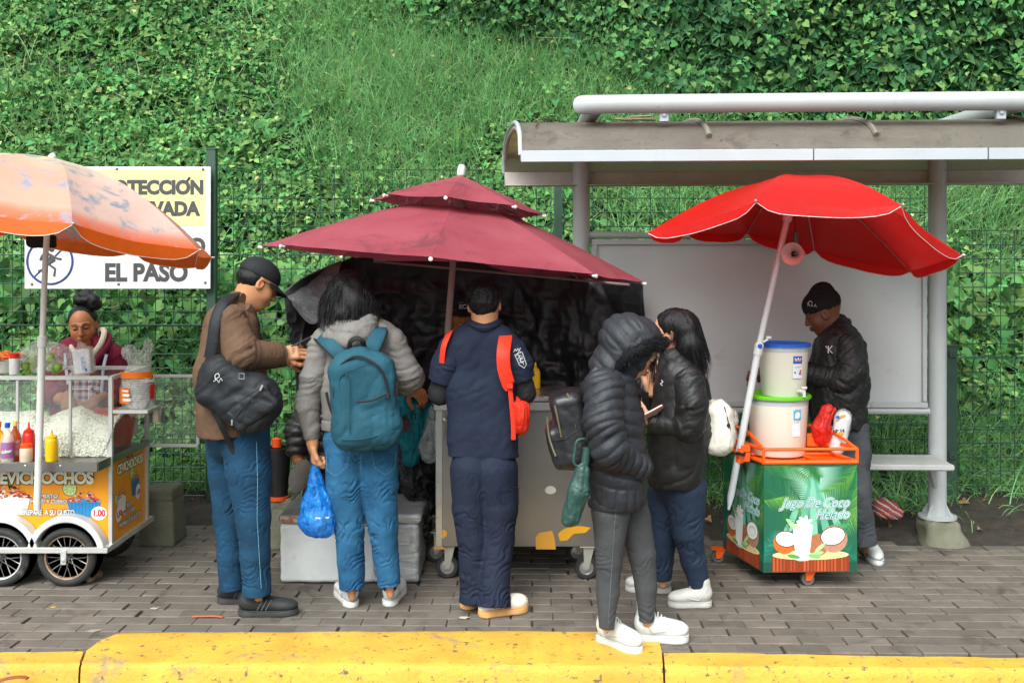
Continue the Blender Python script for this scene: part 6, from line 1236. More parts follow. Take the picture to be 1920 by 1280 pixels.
mb = MB(); mb.grid(sheet([(640, 505, 6.35), (680, 482, 6.5), (760, 488, 6.58), (900, 492, 6.6), (1030, 496, 6.5), (1120, 510, 6.34), (1205, 530, 6.2)], [(610, 965, 6.45), (700, 965, 6.5), (800, 965, 6.58), (900, 965, 6.6), (1030, 965, 6.5), (1120, 965, 6.34), (1205, 760, 6.25)], 190, 110, .14), thick=.002); mb.build('back_sheet', m_tarp, aw, sharp=0)
mb = MB(); mb.grid(sheet([(533, 548, 5.85), (570, 520, 5.9), (620, 500, 6.1), (660, 484, 6.3), (700, 484, 6.4)], [(562, 720, 5.95), (560, 800, 6.0), (575, 860, 6.1), (620, 900, 6.25), (660, 940, 6.4)], 120, 90, .10, 8), thick=.002); mb.build('side_flap', m_tarp, aw, sharp=0)
mb = MB(); mb.grid(sheet([(533, 546, 5.95), (575, 516, 6.0), (640, 488, 6.15)], [(552, 575, 5.66), (592, 606, 5.62), (634, 520, 5.85)], 90, 60, .06, 5), thick=.002); mb.build('folded_corner', mat('worn_tarpaulin', (.12, .125, .13), .45, var=.35, vscale=8, bump=1, bscale=18, bdist=.03), aw, sharp=0)  # paler copy of the black tarpaulin: skylight on the fold put into its colour
mb = MB(); mb.grid(sheet([(1120, 520, 6.35), (1170, 528, 6.1), (1204, 532, 5.95)], [(1168, 610, 6.2), (1186, 640, 6.1), (1203, 640, 6.0)], 70, 80, .08, 11), thick=.002); mb.build('gathered_corner', m_tarp, aw, sharp=0)
mb = MB(); mb.tube([P(700, 490, 6.4), P(1195, 535, 6.05)], .008, 6); mb.build('awning_rail', m_ribp, aw)
# ================================================================ STEEL FOOD CART
m_ss = mat('brushed_steel', (.30, .285, .27), .34, metal=.85, var=.12, vscale=3, bump=.12, bscale=30, bdist=.006, stretch=(1, 1, 1), dirt=(.16, .12, .08), dscale=7, dthr=.66, spec=.5)
m_ss2 = mat('bright_steel', (.55, .55, .54), .3, metal=.85, var=.1, dirt=(.3, .2, .12), dscale=14, dthr=.66)
sc_ = thing('food_cart', 'low stainless steel food cart on castors under the maroon parasol', 'food cart', (.05, 5.8, 0))
X0, X1, Y0, Y1 = -.414, .475, 5.56, 5.98
mb = MB(); mb.box(((X0+X1)/2, Y0+.01, .575), (X1-X0, .02, .79), bev=.004); mb.box((X0+.01, (Y0+Y1)/2+.012, .575), (.02, Y1-Y0-.03, .785), bev=.003); mb.box((X1-.01, (Y0+Y1)/2+.012, .575), (.02, Y1-Y0-.03, .785), bev=.003); mb.box(((X0+X1)/2, Y1-.005, .575), (X1-X0-.05, .012, .78), bev=.003); mb.box(((X0+X1)/2, (Y0+Y1)/2, .19), (X1-X0-.05, Y1-Y0-.05, .012), bev=.002); mb.build('steel_body', m_ss, sc_)
mb = MB(); mb.box(((X0+X1)/2, (Y0+Y1)/2, .985), (X1-X0+.03, Y1-Y0+.03, .03), bev=.006); mb.build('worktop', m_ss2, sc_)
mb = MB(); mb.box(((X0+X1)/2, Y0-.012, .945), (X1-X0+.02, .02, .045), bev=.003); mb.build('front_lip', m_ss2, sc_)
mb = MB(); mb.box((X0+.018, Y0-.003, .575), (.036, .006, .78), bev=.002); mb.build('corner_strip', m_ss2, sc_)
Pn = Print((0, Y0-.0015, 0), (1, 0, 0), (0, 0, 1), .001)
def pxz(px, py, Y=Y0): q = P(px, py, Y); return (q[0], q[2])
yl = srgb('D89B3A')
Pn.ell(*pxz(828, 1000), .030, .024, yl, rot=10); Pn.build('glue_patch', sc_); Pn.mb = MB(); Pn.poly([pxz(*p) for p in ((1005, 1029), (1004, 1006), (1012, 998), (1035, 994), (1040, 1010), (1042, 1029))], yl); Pn.build('glue_patch', sc_); Pn.mb = MB(); Pn.poly([pxz(*p) for p in ((1046, 1000), (1058, 990), (1085, 985), (1108, 988), (1098, 998), (1075, 1000), (1064, 1012), (1050, 1014))], srgb('E0A020')); Pn.build('glue_patch', sc_); Pn.mb = MB(); Pn.poly([pxz(*p) for p in ((815, 1022), (822, 1020), (840, 1029), (815, 1029))], srgb('B88850')); Pn.build('glue_patch', sc_); Pn.mb = MB()
Pn.ell(*pxz(1032, 918), .03, .022, srgb('C9C5BC'))
Pn.build('scuffed_patch', sc_)
def caster(x, y, parent, m_w, m_hub, m_fork, r=.055, name='castor', ztop=None, side=1):
    zt = ztop or r*2+.03; mb = MB(); mb.tube([(x, y-.012, r), (x, y+.012, r)], r*.55, 16); 
    mb = MB(); t = []; 
    mb.lathe([(r*.62, -.014), (r*.92, -.016), (r, -.008), (r, .008), (r*.92, .016), (r*.62, .014), (r*.62, -.014)], (x, y, r), (0, 1, 0), 24); w_o = mb.build('castor', m_w, parent)
    mb = MB(); mb.lathe([(0, -.016), (r*.16, -.016), (r*.2, -.010), (r*.5, -.008), (r*.58, -.013), (r*.63, -.013), (r*.63, .013), (r*.58, .013), (r*.5, .008), (0, .010)], (x, y, r), (0, 1, 0), 24); mb.build('hub', m_hub, w_o)
    mb = MB()
    for s_ in (-1, 1): mb.add([(x-.012, y+s_*.022, r-.01), (x+.012, y+s_*.022, r-.01), (x+.032+.01*side, y+s_*.022, zt), (x-.026+.01*side, y+s_*.022, zt), (x-.012, y+s_*.0195, r-.01), (x+.012, y+s_*.0195, r-.01), (x+.032+.01*side, y+s_*.0195, zt), (x-.026+.01*side, y+s_*.0195, zt)], [[0, 1, 2, 3], [7, 6, 5, 4], [0, 4, 5, 1], [1, 5, 6, 2], [2, 6, 7, 3], [3, 7, 4, 0]])
    mb.box((x+.005, y, zt+.003), (.085, .07, .006), bev=.001); mb.lathe([(.008, -.025), (.008, -.022), (.004, -.020), (.004, .020), (.008, .022), (.008, .025)], (x, y, r), (0, 1, 0), 10); mb.build('fork', m_fork, w_o, sharp=30)
m_rub = mat('tyre_rubber', (.022, .021, .020), .75, var=.3, vscale=20, dirt=(.12, .11, .10), dscale=15, dthr=.58); m_fork = mat('zinc_fork', (.50, .48, .42), .45, metal=.6, var=.2, dirt=(.45, .28, .08), dscale=10, dthr=.58)
for x, y in ((X0+.06, Y0+.05), (X1-.07, Y0+.03), (X0-.02, Y1-.08), (X1-.10, Y1-.08)): caster(x, y, sc_, m_rub, m_ss2, m_fork, .062, ztop=.176)
mb = MB(); q = P(833, 790, Y0-.02); mb.tube(smoothpath([q+np.array([0, 0, .04]), q+np.array([.008, -.01, 0]), q+np.array([0, -.01, -.05]), q+np.array([-.006, 0, -.09])]), .004, 6); mb.lathe([(.014, 0), (.016, .006), (.010, .012), (0, .014)], q+np.array([0, .01, .005]), (0, -1, 0), 12); mb.build('latch', m_ss2, sc_)
# yellow thing behind the navy sleeve
tb = thing('sauce_bottle', 'mostly hidden yellow squeeze bottle on the steel worktop', 'bottle', P(1004, 748, 5.9)); mb = MB(); q = P(1004, 748, 5.9); mb.lathe([(.0, 0), (.026, 0), (.028, .01), (.028, .09), (.02, .11), (.008, .12), (.004, .15), (0, .15)], q*np.array([1, 1, 0])+np.array([0, 0, 1.001]), (0, 0, 1), 16); mb.build('bottle_body', mat('yellow_plastic', srgb('F2C012'), .35, var=.05), tb)
# ---- bags on the cart's left side
S = SDF(.03); hp = dict(Y=5.75)
tg = thing('plastic_bag', 'large teal carrier bag with brown print bulging beside the steel cart', 'bag', P(772, 885, 5.7))
def L3(S, pts, rs, Y, **kw): S.chain([P(x, y, Y+dz) for x, y, dz in pts], [r*Y/F for r in rs], **kw)
S = SDF(.04); S.ell(P(772, 800, 5.72), (.10, .09, .15)); S.ell(P(756, 775, 5.70), (.08, .08, .09)); S.cap(P(790, 775, 5.7), P(770, 860, 5.7), .06, .05); S.cap(P(812, 752, 5.72), P(785, 790, 5.7), .012, .06); S.cap(P(748, 748, 5.72), P(770, 790, 5.7), .02, .06)
m_tealf = film('teal_film', srgb('0B8C9C'), .82, .3, .8, 12)
part(S, 'bag_film', m_tealf, tg, .006, lambda S_, V, Q: folds(S_, V, Q, .018, 4, 18, 0, 91))
Pn = Print(P(753, 790, 5.585), (1, 0, 0), (0, 0, 1)); Pn.poly([(-.01, .01), (.02, .03), (.045, .01), (.05, -.03), (.03, -.055), (-.005, -.05), (-.02, -.02)], srgb('54343A')); Pn.build('printed_mark', tg); text('lettering', 'NUTRI', m_trim, tg, P(748, 788, 5.582), (1, 0, .05), (0, 0, 1), .05)
cb = thing('plastic_bag', 'clear milky plastic bag pressed against the left side of the steel cart', 'bag', P(800, 880, 5.65))
S = SDF(.03); S.cap(P(812, 770, 5.68), P(808, 845, 5.66), .035, .055); S.ell(P(805, 840, 5.66), (.06, .06, .09)); part(S, 'bag_film', film('milky_film', srgb('AEB6B8'), .55, .3, .8, 16), cb, .006, lambda S_, V, Q: folds(S_, V, Q, .014, 5, 16, 0, 92))
gb = thing('rubbish_bag', 'crumpled black rubbish bag standing on the cool box by the steel cart', 'bag', P(775, 925, 5.85))
S = SDF(.04); S.ell(P(772, 890, 5.85), (.085, .13, .15)); S.ell(P(755, 850, 5.85), (.06, .07, .10)); S.ell(P(795, 960, 5.85), (.055, .10, .16)); S.ell(P(800, 880, 5.9), (.06, .1, .14)); S.cap(P(756, 840, 5.8), P(754, 815, 5.8), .03, .022)
m_bagb = mat('black_bin_film', (.012, .012, .013), .22, spec=.6, var=.2, bump=1, bscale=26, bdist=.02); part(S, 'bag_film', m_bagb, gb, .006, lambda S_, V, Q: folds(S_, V, Q, .024, 13, 13, 0, 93))
# ================================================================ COOL BOX
m_sty = mat('styrofoam', (.80, .81, .80), .75, var=.08, bump=.5, bscale=180, bdist=.003, dirt=(.42, .38, .30), dscale=5, dthr=.64); m_tape = mat('silver_tape', (.46, .47, .48), .38, metal=.35, var=.12, vscale=8, bump=.8, bscale=14, bdist=.012, stretch=(.7, 1, 2.5))
cx = thing('cool_box', 'white foam cool box half wrapped in silver tape with a taped lid', 'cool box', (-.87, 5.75, 0))
xa, xm, xb, ya, yb = -1.245, -.75, -.50, 5.49, 5.99
def rb(sx0, sx1, z0, z1, y0=ya, y1=yb, rnd=.02): S = SDF(.01); S.box(((sx0+sx1)/2, (y0+y1)/2, (z0+z1)/2), ((sx1-sx0)/2, (y1-y0)/2, (z1-z0)/2), rnd=rnd); return S
fb = lambda a, k=16: (lambda S_, V, Q: V+vnormals(V, Q)*(a*(fbm(V*k, 5)-.5))[:, None])
part(rb(xa, xm+.02, .006, .325), 'foam_body', m_sty, cx, .010, fb(.008)); part(rb(xm, xb, .004, .328, ya-.003, yb+.003), 'taped_body', m_tape, cx, .010, fb(.012, 22))
part(rb(xa-.008, xm+.02, .325, .375, ya-.012, yb+.008), 'lid', mat('lid_grey_tape', (.20, .21, .22), .5, metal=.2, var=.3, bump=.6, bscale=20), cx, .008, fb(.010)); part(rb(xm, xb+.012, .322, .378, ya-.016, yb+.01), 'taped_lid', m_tape, cx, .008, fb(.012, 22))
mb = MB(); mb.box(((xa+xm)/2-.16, ya-.014, .350), (.165, .006, .036), bev=.002); st_ = mb.build('lid_label', mat('label_cream', (.62, .55, .46), .6), cx)
text('lettering', 'ƎSAB', mat('label_red', srgb('D8521E'), .5), cx, (xa+.05, ya-.0185, .354), (1, 0, 0), (0, 0, 1), .020); text('lettering', 'FRAGIL', MATS['label_red'], cx, (xa+.01, ya-.0185, .336), (1, 0, 0), (0, 0, 1), .022, offset=.001)
mb = MB(); mb.box((xm+.07, ya-.006, .30), (.010, .012, .12), bev=.003); mb.box((-.585, ya-.008, .26), (.09, .012, .10), bev=.004); mb.build('tape_flap', m_tape, cx)
mb = MB(); mb.tube(smoothpath([(xa+.14, ya-.002, .31), (xa+.15, ya-.006, .275), (xa+.20, ya-.004, .262), (xa+.25, ya-.006, .27), (xa+.34, ya-.002, .283)], 5), .005, 6); mb.build('broken_edge', mat('foam_wound', (.5, .45, .36), .9), cx)
# bucket on a block behind the man
bk2 = thing('rubbish_bin', 'black plastic bin with an orange rim at its base behind the brown jacket', 'bin', P(522, 935, 6.2)); q = P(522, 935, 6.2)
mb = MB(); mb.lathe([(0, 0), (.055, 0), (.078, .30), (.083, .30), (.083, .315), (.07, .315), (.05, .02), (0, .02)], q, (0, 0, 1), 24); mb.build('bin_body', mat('black_plastic', (.014, .014, .015), .4), bk2); mb = MB(); mb.lathe([(.058, 0), (.066, 0), (.068, .022), (.060, .022)], q, (0, 0, 1), 24); mb.build('orange_rim', mat('orange_plastic', srgb('E8541A'), .4), bk2); mb = MB(); mb.lathe([(0, 0), (.03, 0), (.03, .05), (0, .06)], q+np.array([-.01, 0, .315]), (0, 0, 1), 12); mb.build('orange_cap', MATS['orange_plastic'], bk2)
def block(name, label, c, hs, m='mossy_concrete', taper=.85):
    S = SDF(.01); S.box(c, hs, rnd=.015)
    def f_(S_, V, Q): z = (V[:, 2]-(c[2]-hs[2]))/(2*hs[2]); k = 1-(1-taper)*np.clip(z, 0, 1); W_ = V.copy(); W_[:, 0] = c[0]+(V[:, 0]-c[0])*k; W_[:, 1] = c[1]+(V[:, 1]-c[1])*k; step = .006*((z > .78) & (z < .81)); return W_+vnormals(V, Q)*(.010*(fbm(V*14, 7)-.5)-step)[:, None]
    V, Q = S.mesh(.010); V = f_(S, V, Q); o = link(name, V, Q, MATS[m], None, (c[0], c[1], c[2]-hs[2]), sharp=0); return tagged(o, label, 'concrete block')
block('concrete_block', 'mossy tapered concrete block beside the snack cart wheel', (-2.165, 6.35, .17), (.11, .13, .175)); block('concrete_block', 'narrow concrete block under the black bin behind the brown jacket man', (-1.42, 6.25, .15), (.12, .11, .155))
# ================================================================ SNACK CART
m_alu = mat('worn_aluminium', (.60, .60, .58), .42, metal=.5, var=.12, dirt=(.25, .20, .14), dscale=16, dthr=.64); m_wht = mat('white_enamel', (.60, .60, .60), .4, var=.05, dirt=(.4, .33, .25), dscale=12, dthr=.68); m_gls = film('cart_glass', (.93, .95, .95), .06, .05, .05, 3)
sn = thing('snack_cart', 'orange snack cart with glass case and bicycle wheels under the faded parasol', 'food cart', (-2.9, 5.75, 0))
XR, XL, YF, YB = -2.154, -3.75, 5.50, 6.04
m_or = mat('orange_vinyl', srgb('F49C16'), .38, var=.05, dirt=srgb('C87818'), dscale=3, dthr=.68)
mb = MB(); mb.box(((XL+XR)/2, YF+.012, .445), (XR-XL-.02, .012, .44), bev=.002); mb.build('front_panel', m_or, sn)
mb = MB(); mb.box((XR-.012, (YF+YB)/2, .435), (.012, YB-YF-.03, .44), bev=.002); mb.build('side_panel', m_or, sn)
mb = MB(); mb.box(((XL+XR)/2, YB-.01, .435), (XR-XL-.04, .012, .44), bev=.002); mb.box(((XL+XR)/2, (YF+YB)/2, .225), (XR-XL-.04, YB-YF-.05, .01), bev=.002); mb.build('back_panel', m_alu, sn)
mb = MB()
for x in (XR, XL): 
    for y in (YF, YB): mb.box((x, y, .66), (.022, .022, .90), bev=.002)
for z in (1.104,):
    mb.box(((XL+XR)/2, YF, z), (XR-XL-.022, .022, .022), bev=.002); mb.box(((XL+XR)/2, YB, z), (XR-XL-.022, .022, .022), bev=.002); mb.box((XR, (YF+YB)/2, z), (.022, YB-YF-.022, .022), bev=.002)
for px in (33, 132): q = P(px, 800, YF); mb.box((q[0], YF, .89), (.014, .014, .40), bev=.002)
mb.box((XR, (YF+YB)/2, .20), (.03, YB-YF+.16, .03), bev=.002); mb.build('frame', m_alu, sn)
mb = MB(); mb.box(((XL+XR)/2, (YF+YB)/2-.005, .664), (XR-XL-.024, YB-YF-.034, .012), bev=.002); mb.build('counter_floor', m_ss, sn)
mb = MB(); mb.box(((XL+XR)/2, 5.41, .672), (XR-XL, .17, .010), bev=.002); mb.box(((XL+XR)/2, 5.322, .660), (XR-XL, .008, .050), bev=.002); mb.box((XR, 5.41, .660), (.008, .168, .048), bev=.002); mb.box((XR+.006, (YF+YB)/2, .665), (.010, YB-YF, .040), bev=.002); tr_ = mb.build('front_tray', m_ss, sn)
mb = MB()
for px in (47, 113): q = P(px, 873, 5.318); mb.lathe([(.006, 0), (.006, .002), (0, .004)], q, (0, -1, 0), 10)
mb.build('rivet', m_ss2, tr_)
for nm, c_, s_ in (('front_glass', ((XL+XR)/2, YF, .885), (XR-XL-.03, .003, .41)), ('side_glass', (XR, (YF+YB)/2, .885), (.003, YB-YF-.03, .41)), ('top_glass', ((XL+XR)/2, (YF+YB)/2, 1.112), (XR-XL-.03, YB-YF-.03, .003))): mb = MB(); mb.box(c_, s_, bev=.0005); mb.build(nm, m_gls, sn, smooth=False)
mb = MB(); mb.box(((XL+XR)/2, YF-.075, .200), (XR-XL+.03, .022, .030), bev=.003); mb.box(((XL+XR)/2, YF-.035, .212), (XR-XL, .08, .004), bev=.001) if False else None; mb.box((XR+.005, YF-.04, .200), (.022, .06, .028), bev=.002); mb.build('foot_rail', m_alu, sn)
# open glass door at the back corner
mb = MB(); xd0, xd1, zd0, zd1 = -2.17, -1.87, .636, 1.05
for a_, b_2 in (((xd0, zd0), (xd1, zd0)), ((xd0, zd1), (xd1, zd1))): mb.box(((a_[0]+b_2[0])/2, 6.10, a_[1]), (xd1-xd0, .016, .018), bev=.002)
for x in (xd0, xd1): mb.box((x, 6.10, (zd0+zd1)/2), (.018, .015, zd1-zd0-.018), bev=.002)
dr = mb.build('open_door', m_wht, sn); mb = MB(); mb.box(((xd0+xd1)/2, 6.10, (zd0+zd1)/2), (xd1-xd0-.01, .003, zd1-zd0-.01), bev=.0005); mb.build('door_glass', m_gls, dr)
# side shelf
mb = MB(); mb.box((-2.055, 5.60, .925), (.19, .20, .008), bev=.001); mb.box((-2.055, 5.50, .922), (.20, .012, .020), bev=.002); mb.box((-1.958, 5.60, .922), (.010, .20, .020), bev=.002); mb.build('side_shelf', m_alu, sn)
# wheels
def wheel(x, y, spokes=18, rusty=True, r=.155):
    mb = MB(); ring = [(x+(r-.021)*math.cos(a), y, r+(r-.021)*math.sin(a)) for a in np.linspace(0, 2*math.pi, 49)[:-1]]; mb.tube(ring, .022, 10, closed=True)
    for k in range(60):
        a = 2*math.pi*k/60
        for s_ in (-1, 1): q = np.array([x+(r-.004)*math.cos(a), y+s_*.009, r+(r-.004)*math.sin(a)]); mb.box(q, (.009, .009, .005), [(-math.sin(a), 0, math.cos(a)), (0, 1, 0), (math.cos(a), 0, math.sin(a))], bev=.001)
    w_o = mb.build('wheel', m_rub, sn); mb = MB(); mb.lathe([(r-.045, -.010), (r-.037, -.013), (r-.036, .013), (r-.045, .010), (r-.045, -.010)], (x, y, r), (0, 1, 0), 40); mb.build('rim', mat('rusty_rim' if rusty else 'alloy_rim', (.36, .27, .20) if rusty else (.5, .5, .5), .6, metal=.4, var=.4, vcol=(.22, .12, .07) if rusty else (.4, .4, .4), vscale=18), w_o)
    mb = MB()
    for k in range(spokes):
        a = 2*math.pi*k/spokes; b_ = a+(.5 if k % 2 else -.5); mb.tube([(x+.016*math.cos(b_), y+(.012 if k % 2 else -.012), r+.016*math.sin(b_)), (x+(r-.044)*math.cos(a), y, r+(r-.044)*math.sin(a))], .0021, 4)
    mb.lathe([(0, -.03), (.007, -.03), (.007, -.016), (.018, -.015), (.018, .015), (.007, .016), (.007, .03), (0, .03)], (x, y, r), (0, 1, 0), 14); mb.build('spokes', m_ss2, w_o)
xw1, xw2 = P(127, 0, 5.46)[0], P(2, 0, 5.46)[0]
for x, ru_ in ((xw1, True), (xw2, False)):
    wheel(x, 5.455, rusty=ru_)
    mb = MB(); mb.box((x, 5.408, .165), (.030, .008, .075), bev=.003); mb.lathe([(.011, 0), (.011, .006), (0, .009)], (x, 5.404, .155), (0, -1, 0), 6); mb.build('axle_bracket', m_alu, sn)
    A_ = np.linspace(R(12), R(168), 26); r1, r2 = .174, .208
    mb = MB(); mb.grid([[(x+rr*math.cos(a), yy, .165+rr*math.sin(a)*1.02) for a in A_] for rr, yy in ((r1, 5.50), (r1, 5.435), (r1+.004, 5.430), (r2-.004, 5.430), (r2, 5.435), (r2, 5.50))]); mb.build('mudguard', m_wht, sn, sharp=30)
    mb = MB(); mb.lathe([(0, 0), (.176, 0)], (x, 5.4985, .165), (0, -1, 0), 30); mb.build('wheel_arch', mat('dark_steel', (.03, .028, .026), .7), sn)  # black disc over the panel paints the shade inside the wheel arch
for x in (xw1, xw2): wheel(x, 6.02)
# printed artwork on the panels
m_ct = mat('print_cream', srgb('E9E8D2'), .4, var=.03); m_cg = mat('print_dark_green', srgb('17352A'), .4, var=.05); m_prd = mat('print_red', srgb('C8203A'), .4); m_pw = mat('print_white', (.66, .66, .64), .4, var=.02)
def bowl_art(Pn, cx_, cy, w_, h, col, rib=True, lime=None, sx=1.0):
    Pn.poly([(cx_-w_*.5*sx, cy), (cx_+w_*.5*sx, cy), (cx_+w_*.40*sx, cy-h), (cx_-w_*.40*sx, cy-h)], col)
    if rib:
        for k in range(8): x = cx_+(-.40+.8*(k+.5)/8)*w_*sx; Pn.poly([(x-w_*.012*sx, cy-h*.12), (x+w_*.012*sx, cy-h*.12), (x+w_*.010*sx, cy-h*.95), (x-w_*.010*sx, cy-h*.95)], np.array(col)*.72)
    Pn.ell(cx_, cy, w_*.52*sx, h*.14, np.array(col)*1.15)
    if lime:
        lx, ly, lr = lime; Pn.ell(lx, ly, lr*sx, lr, srgb('5C8A2A')); Pn.ell(lx, ly, lr*.88*sx, lr*.88, srgb('DDE6B0')); 
        for k in range(8): a = k*math.pi/4+.2; Pn.poly([(lx+lr*.1*math.cos(a)*sx, ly+lr*.1*math.sin(a)), (lx+lr*.78*math.cos(a-.3)*sx, ly+lr*.78*math.sin(a-.3)), (lx+lr*.78*math.cos(a+.3)*sx, ly+lr*.78*math.sin(a+.3))], srgb('B7CB74'))
    rg = np.random.default_rng(int(abs(cx_)*1000) % 977); z0 = Pn.k+1
    cols = [srgb(x) for x in ('C8281C', 'E08A1C', 'D9531E', '7A1E2E', 'E9B26A', 'B04A60', 'C9A0A0', '4A2018', 'E3762A', 'F0E2C0')]
    for k in range(150):
        x = rg.uniform(-.48, .48); t = rg.uniform(0, 1)*(1-(2*abs(x))**2); z = cy+h*(-.06+.62*t); r_ = w_*rg.uniform(.018, .045); a = rg.uniform(0, 180)
        ci = int(np.clip(rg.normal(3 if t < .5 else 6, 2.6), 0, 9)); n_ = rg.integers(4, 7); tt = np.sort(rg.uniform(0, 2*math.pi, n_)); Pn.poly(np.stack([cx_+x*w_*sx+r_*sx*np.cos(tt)*1.3, z+r_*np.sin(tt)*.8], 1), cols[ci], z0+k*.02)
    Pn.k += 4
def art(o, u, sx, full=True):
    Pn = Print(o, u, (0, 0, 1), .0004); n_ = Pn.n; o = np.array(o); u = np.array(u)
    W = lambda x, z, l=.003: o+u*x+np.array([0, 0, z])+n_*l
    return Pn, W
oF = np.array([XR, YF+.0045, 0]); Pn, W = art(oF, (1, 0, 0), 1)
mx = lambda px: (px-208)/F*5.5; mz = lambda py: CZ-(py-500)/F*5.5
bowl_art(Pn, mx(157), mz(938), .185, .088, srgb('2A86C0'), True, (mx(130), mz(916), .040)); Pn.build('printed_bowl', sn); Pn.mb = MB(); bowl_art(Pn, mx(10), mz(930), .27, .10, srgb('E6E6E2'), False)
Pn.build('printed_bowl', sn); Pn.mb = MB(); Pn.ell(mx(185), mz(962), .042, .037, srgb('F6F2EC')); Pn.build('price_disc', sn)
def ctext(s, x, z, size, al='RIGHT', wsc=.9, mf=m_ct, mo=m_cg, W=W, u=(1, 0, 0), off=.004, sp=1.0):
    text('lettering', s, mo, sn, W(x, z, .0022), u, (0, 0, 1), size, extrude=.0003, offset=off+min(.0055, size*.055), align=al, wscale=wsc, spacing=sp); text('lettering', s, mf, sn, W(x, z, .0034), u, (0, 0, 1), size, extrude=.0003, offset=off, align=al, wscale=wsc, spacing=sp)
ctext('CEVICHOCHOS', mx(175), mz(906), .088, wsc=.93, sp=.96)
text('lettering', 'RICOS', m_prd, sn, W(mx(73), mz(881), .002), (1, 0, 0), (0, 0, 1), .034, extrude=.0003, offset=.003, align='CENTER', wscale=1.2)
ctext('MIXTO', mx(92), mz(932.5), .028, 'CENTER', 1.05, m_pw, m_trim, off=.001); ctext('POLLO Y CUERO', mx(91), mz(943), .028, 'CENTER', .92, m_pw, m_trim, off=.001); ctext('PREPARE  A SU GUSTO', mx(90), mz(965), .040, 'CENTER', .70, m_pw, m_trim, off=.0015)
text('lettering', '1,00', m_prd, sn, W(mx(185), mz(967), .0032), (1, 0, 0), (0, 0, 1), .048, extrude=.0003, offset=.0015, align='CENTER', wscale=.85)
oS = np.array([XR-.0055, YF, 0]); Pn, W2 = art(oS, (0, 1, 0), .6)
bowl_art(Pn, .165, .43, .13, .085, srgb('E6E6E2'), False, (.09, .43, .028)); Pn.build('printed_bowl', sn); Pn.mb = MB(); bowl_art(Pn, .37, .485, .13, .09, srgb('2A70B0'), True, (.315, .53, .032))
Pn.build('printed_bowl', sn); Pn.mb = MB(); Pn.ell(.12, .345, .045, .045, srgb('F2E8E0')); Pn.build('price_disc', sn); Pn.mb = MB(); Pn.ell(.41, .405, .038, .045, srgb('F6F2EC')); Pn.build('price_disc', sn)
ctext('CEVICHOCHOS', .475, .565, .070, 'RIGHT', .80, W=W2, u=(0, 1, 0), off=.003, sp=.96); text('lettering', 'RICOS', m_prd, sn, W2(.28, .625, .002), (0, 1, 0), (0, 0, 1), .034, extrude=.0003, offset=.002, align='CENTER')
for s_, x, z, sz in (('MIXTO', .27, .355, .032), ('POLLO Y CUERO', .27, .315, .030), ('PREPARE A SU GUSTO', .28, .262, .040)): ctext(s_, x, z, sz, 'CENTER', .8, m_pw, m_trim, W=W2, u=(0, 1, 0), off=.001)
text('lettering', '1,50', m_prd, sn, W2(.12, .33, .0035), (0, 1, 0), (0, 0, 1), .045, extrude=.0003, align='CENTER', offset=.001); text('lettering', '1,00', m_prd, sn, W2(.41, .39, .0035), (0, 1, 0), (0, 0, 1), .042, extrude=.0003, align='CENTER', offset=.001, wscale=.8)
mb = MB(); rg = np.random.default_rng(2); pts = smoothpath([P(212, 806, 5.485), P(205, 825, 5.46), P(192, 850, 5.40), P(180, 868, 5.33)], 6)
for i in range(len(pts)-1):
    c_ = (pts[i]+pts[i+1])/2; d = nrmz(pts[i+1]-pts[i]); s_ = np.cross(d, (0, 1, 0) if i % 2 else (1, 0, 0)); s_ = nrmz(s_); mb.tube([c_+d*.009*math.cos(t)+s_*.005*math.sin(t) for t in np.linspace(0, 2*math.pi, 9)[:-1]], .0014, 4, closed=True)
mb.build('chain', m_ss2, sn)
# white hominy heaped inside, as one mass
rg = np.random.default_rng(21)
def heap_z(X, Y): 
    px = 960+X/Y*F; b_ = np.interp(px, [-200, 30, 60, 90, 110, 150, 175, 205, 250, 290], [.88, .88, .89, .85, .88, .915, .87, .85, .90, .86]); return .675+(b_-.675)*np.clip(1-((Y-5.72)/.26)**2*.5, .3, 1)
xs = np.linspace(XL+.05, XR-.02, 130); ys = np.linspace(YF+.012, 5.97, 40); XX, YY = np.meshgrid(xs, ys); ZZ = heap_z(XX, YY)*1.0; ed = np.minimum(1, (YY-YF-.008)/.10); ZZ = .675+(ZZ-.675)*np.clip(.15+.85*ed**.6, 0, 1)*np.minimum(1, (6.0-YY)/.06)
G_ = np.stack([XX, YY, ZZ+.012*(noise(np.stack([XX*70, YY*70, ZZ*0], -1), 3)-.5)], -1); m_hom = mat('hominy', srgb('F2EEDC'), .6, var=.1, island=.2, bump=.3, bscale=200)
mb = MB(); mb.grid(G_); hp_ = mb.build('hominy', m_hom, None, base=(-2.8, 5.75, .675), kind='stuff', label='white hominy kernels heaped behind the snack cart glass', cat='food', smooth=True)
n = 14000; X = rg.uniform(XL+.4, XR-.02, n); Y = YF+.012+rg.uniform(0, 1, n)*.45; i = np.clip(((Y-ys[0])/(ys[-1]-ys[0])*39), 0, 38.99).astype(int); j = np.clip(((X-xs[0])/(xs[-1]-xs[0])*129), 0, 128).astype(int); Z = ZZ[i, j]
oc = np.array([(1, 0, 0), (-1, 0, 0), (0, 1, 0), (0, -1, 0), (0, 0, 1), (0, 0, -1)], float); of = np.array([(0, 2, 4), (2, 1, 4), (1, 3, 4), (3, 0, 4), (2, 0, 5), (1, 2, 5), (3, 1, 5), (0, 3, 5)])
front_ = rg.uniform(0, 1, n) < .35; Y = np.where(front_, YF+.008+rg.uniform(0, .012, n), Y); Z = np.where(front_, .68+rg.uniform(0, 1, n)*np.maximum(0, heap_z(X, Y+.06)-.735), Z)
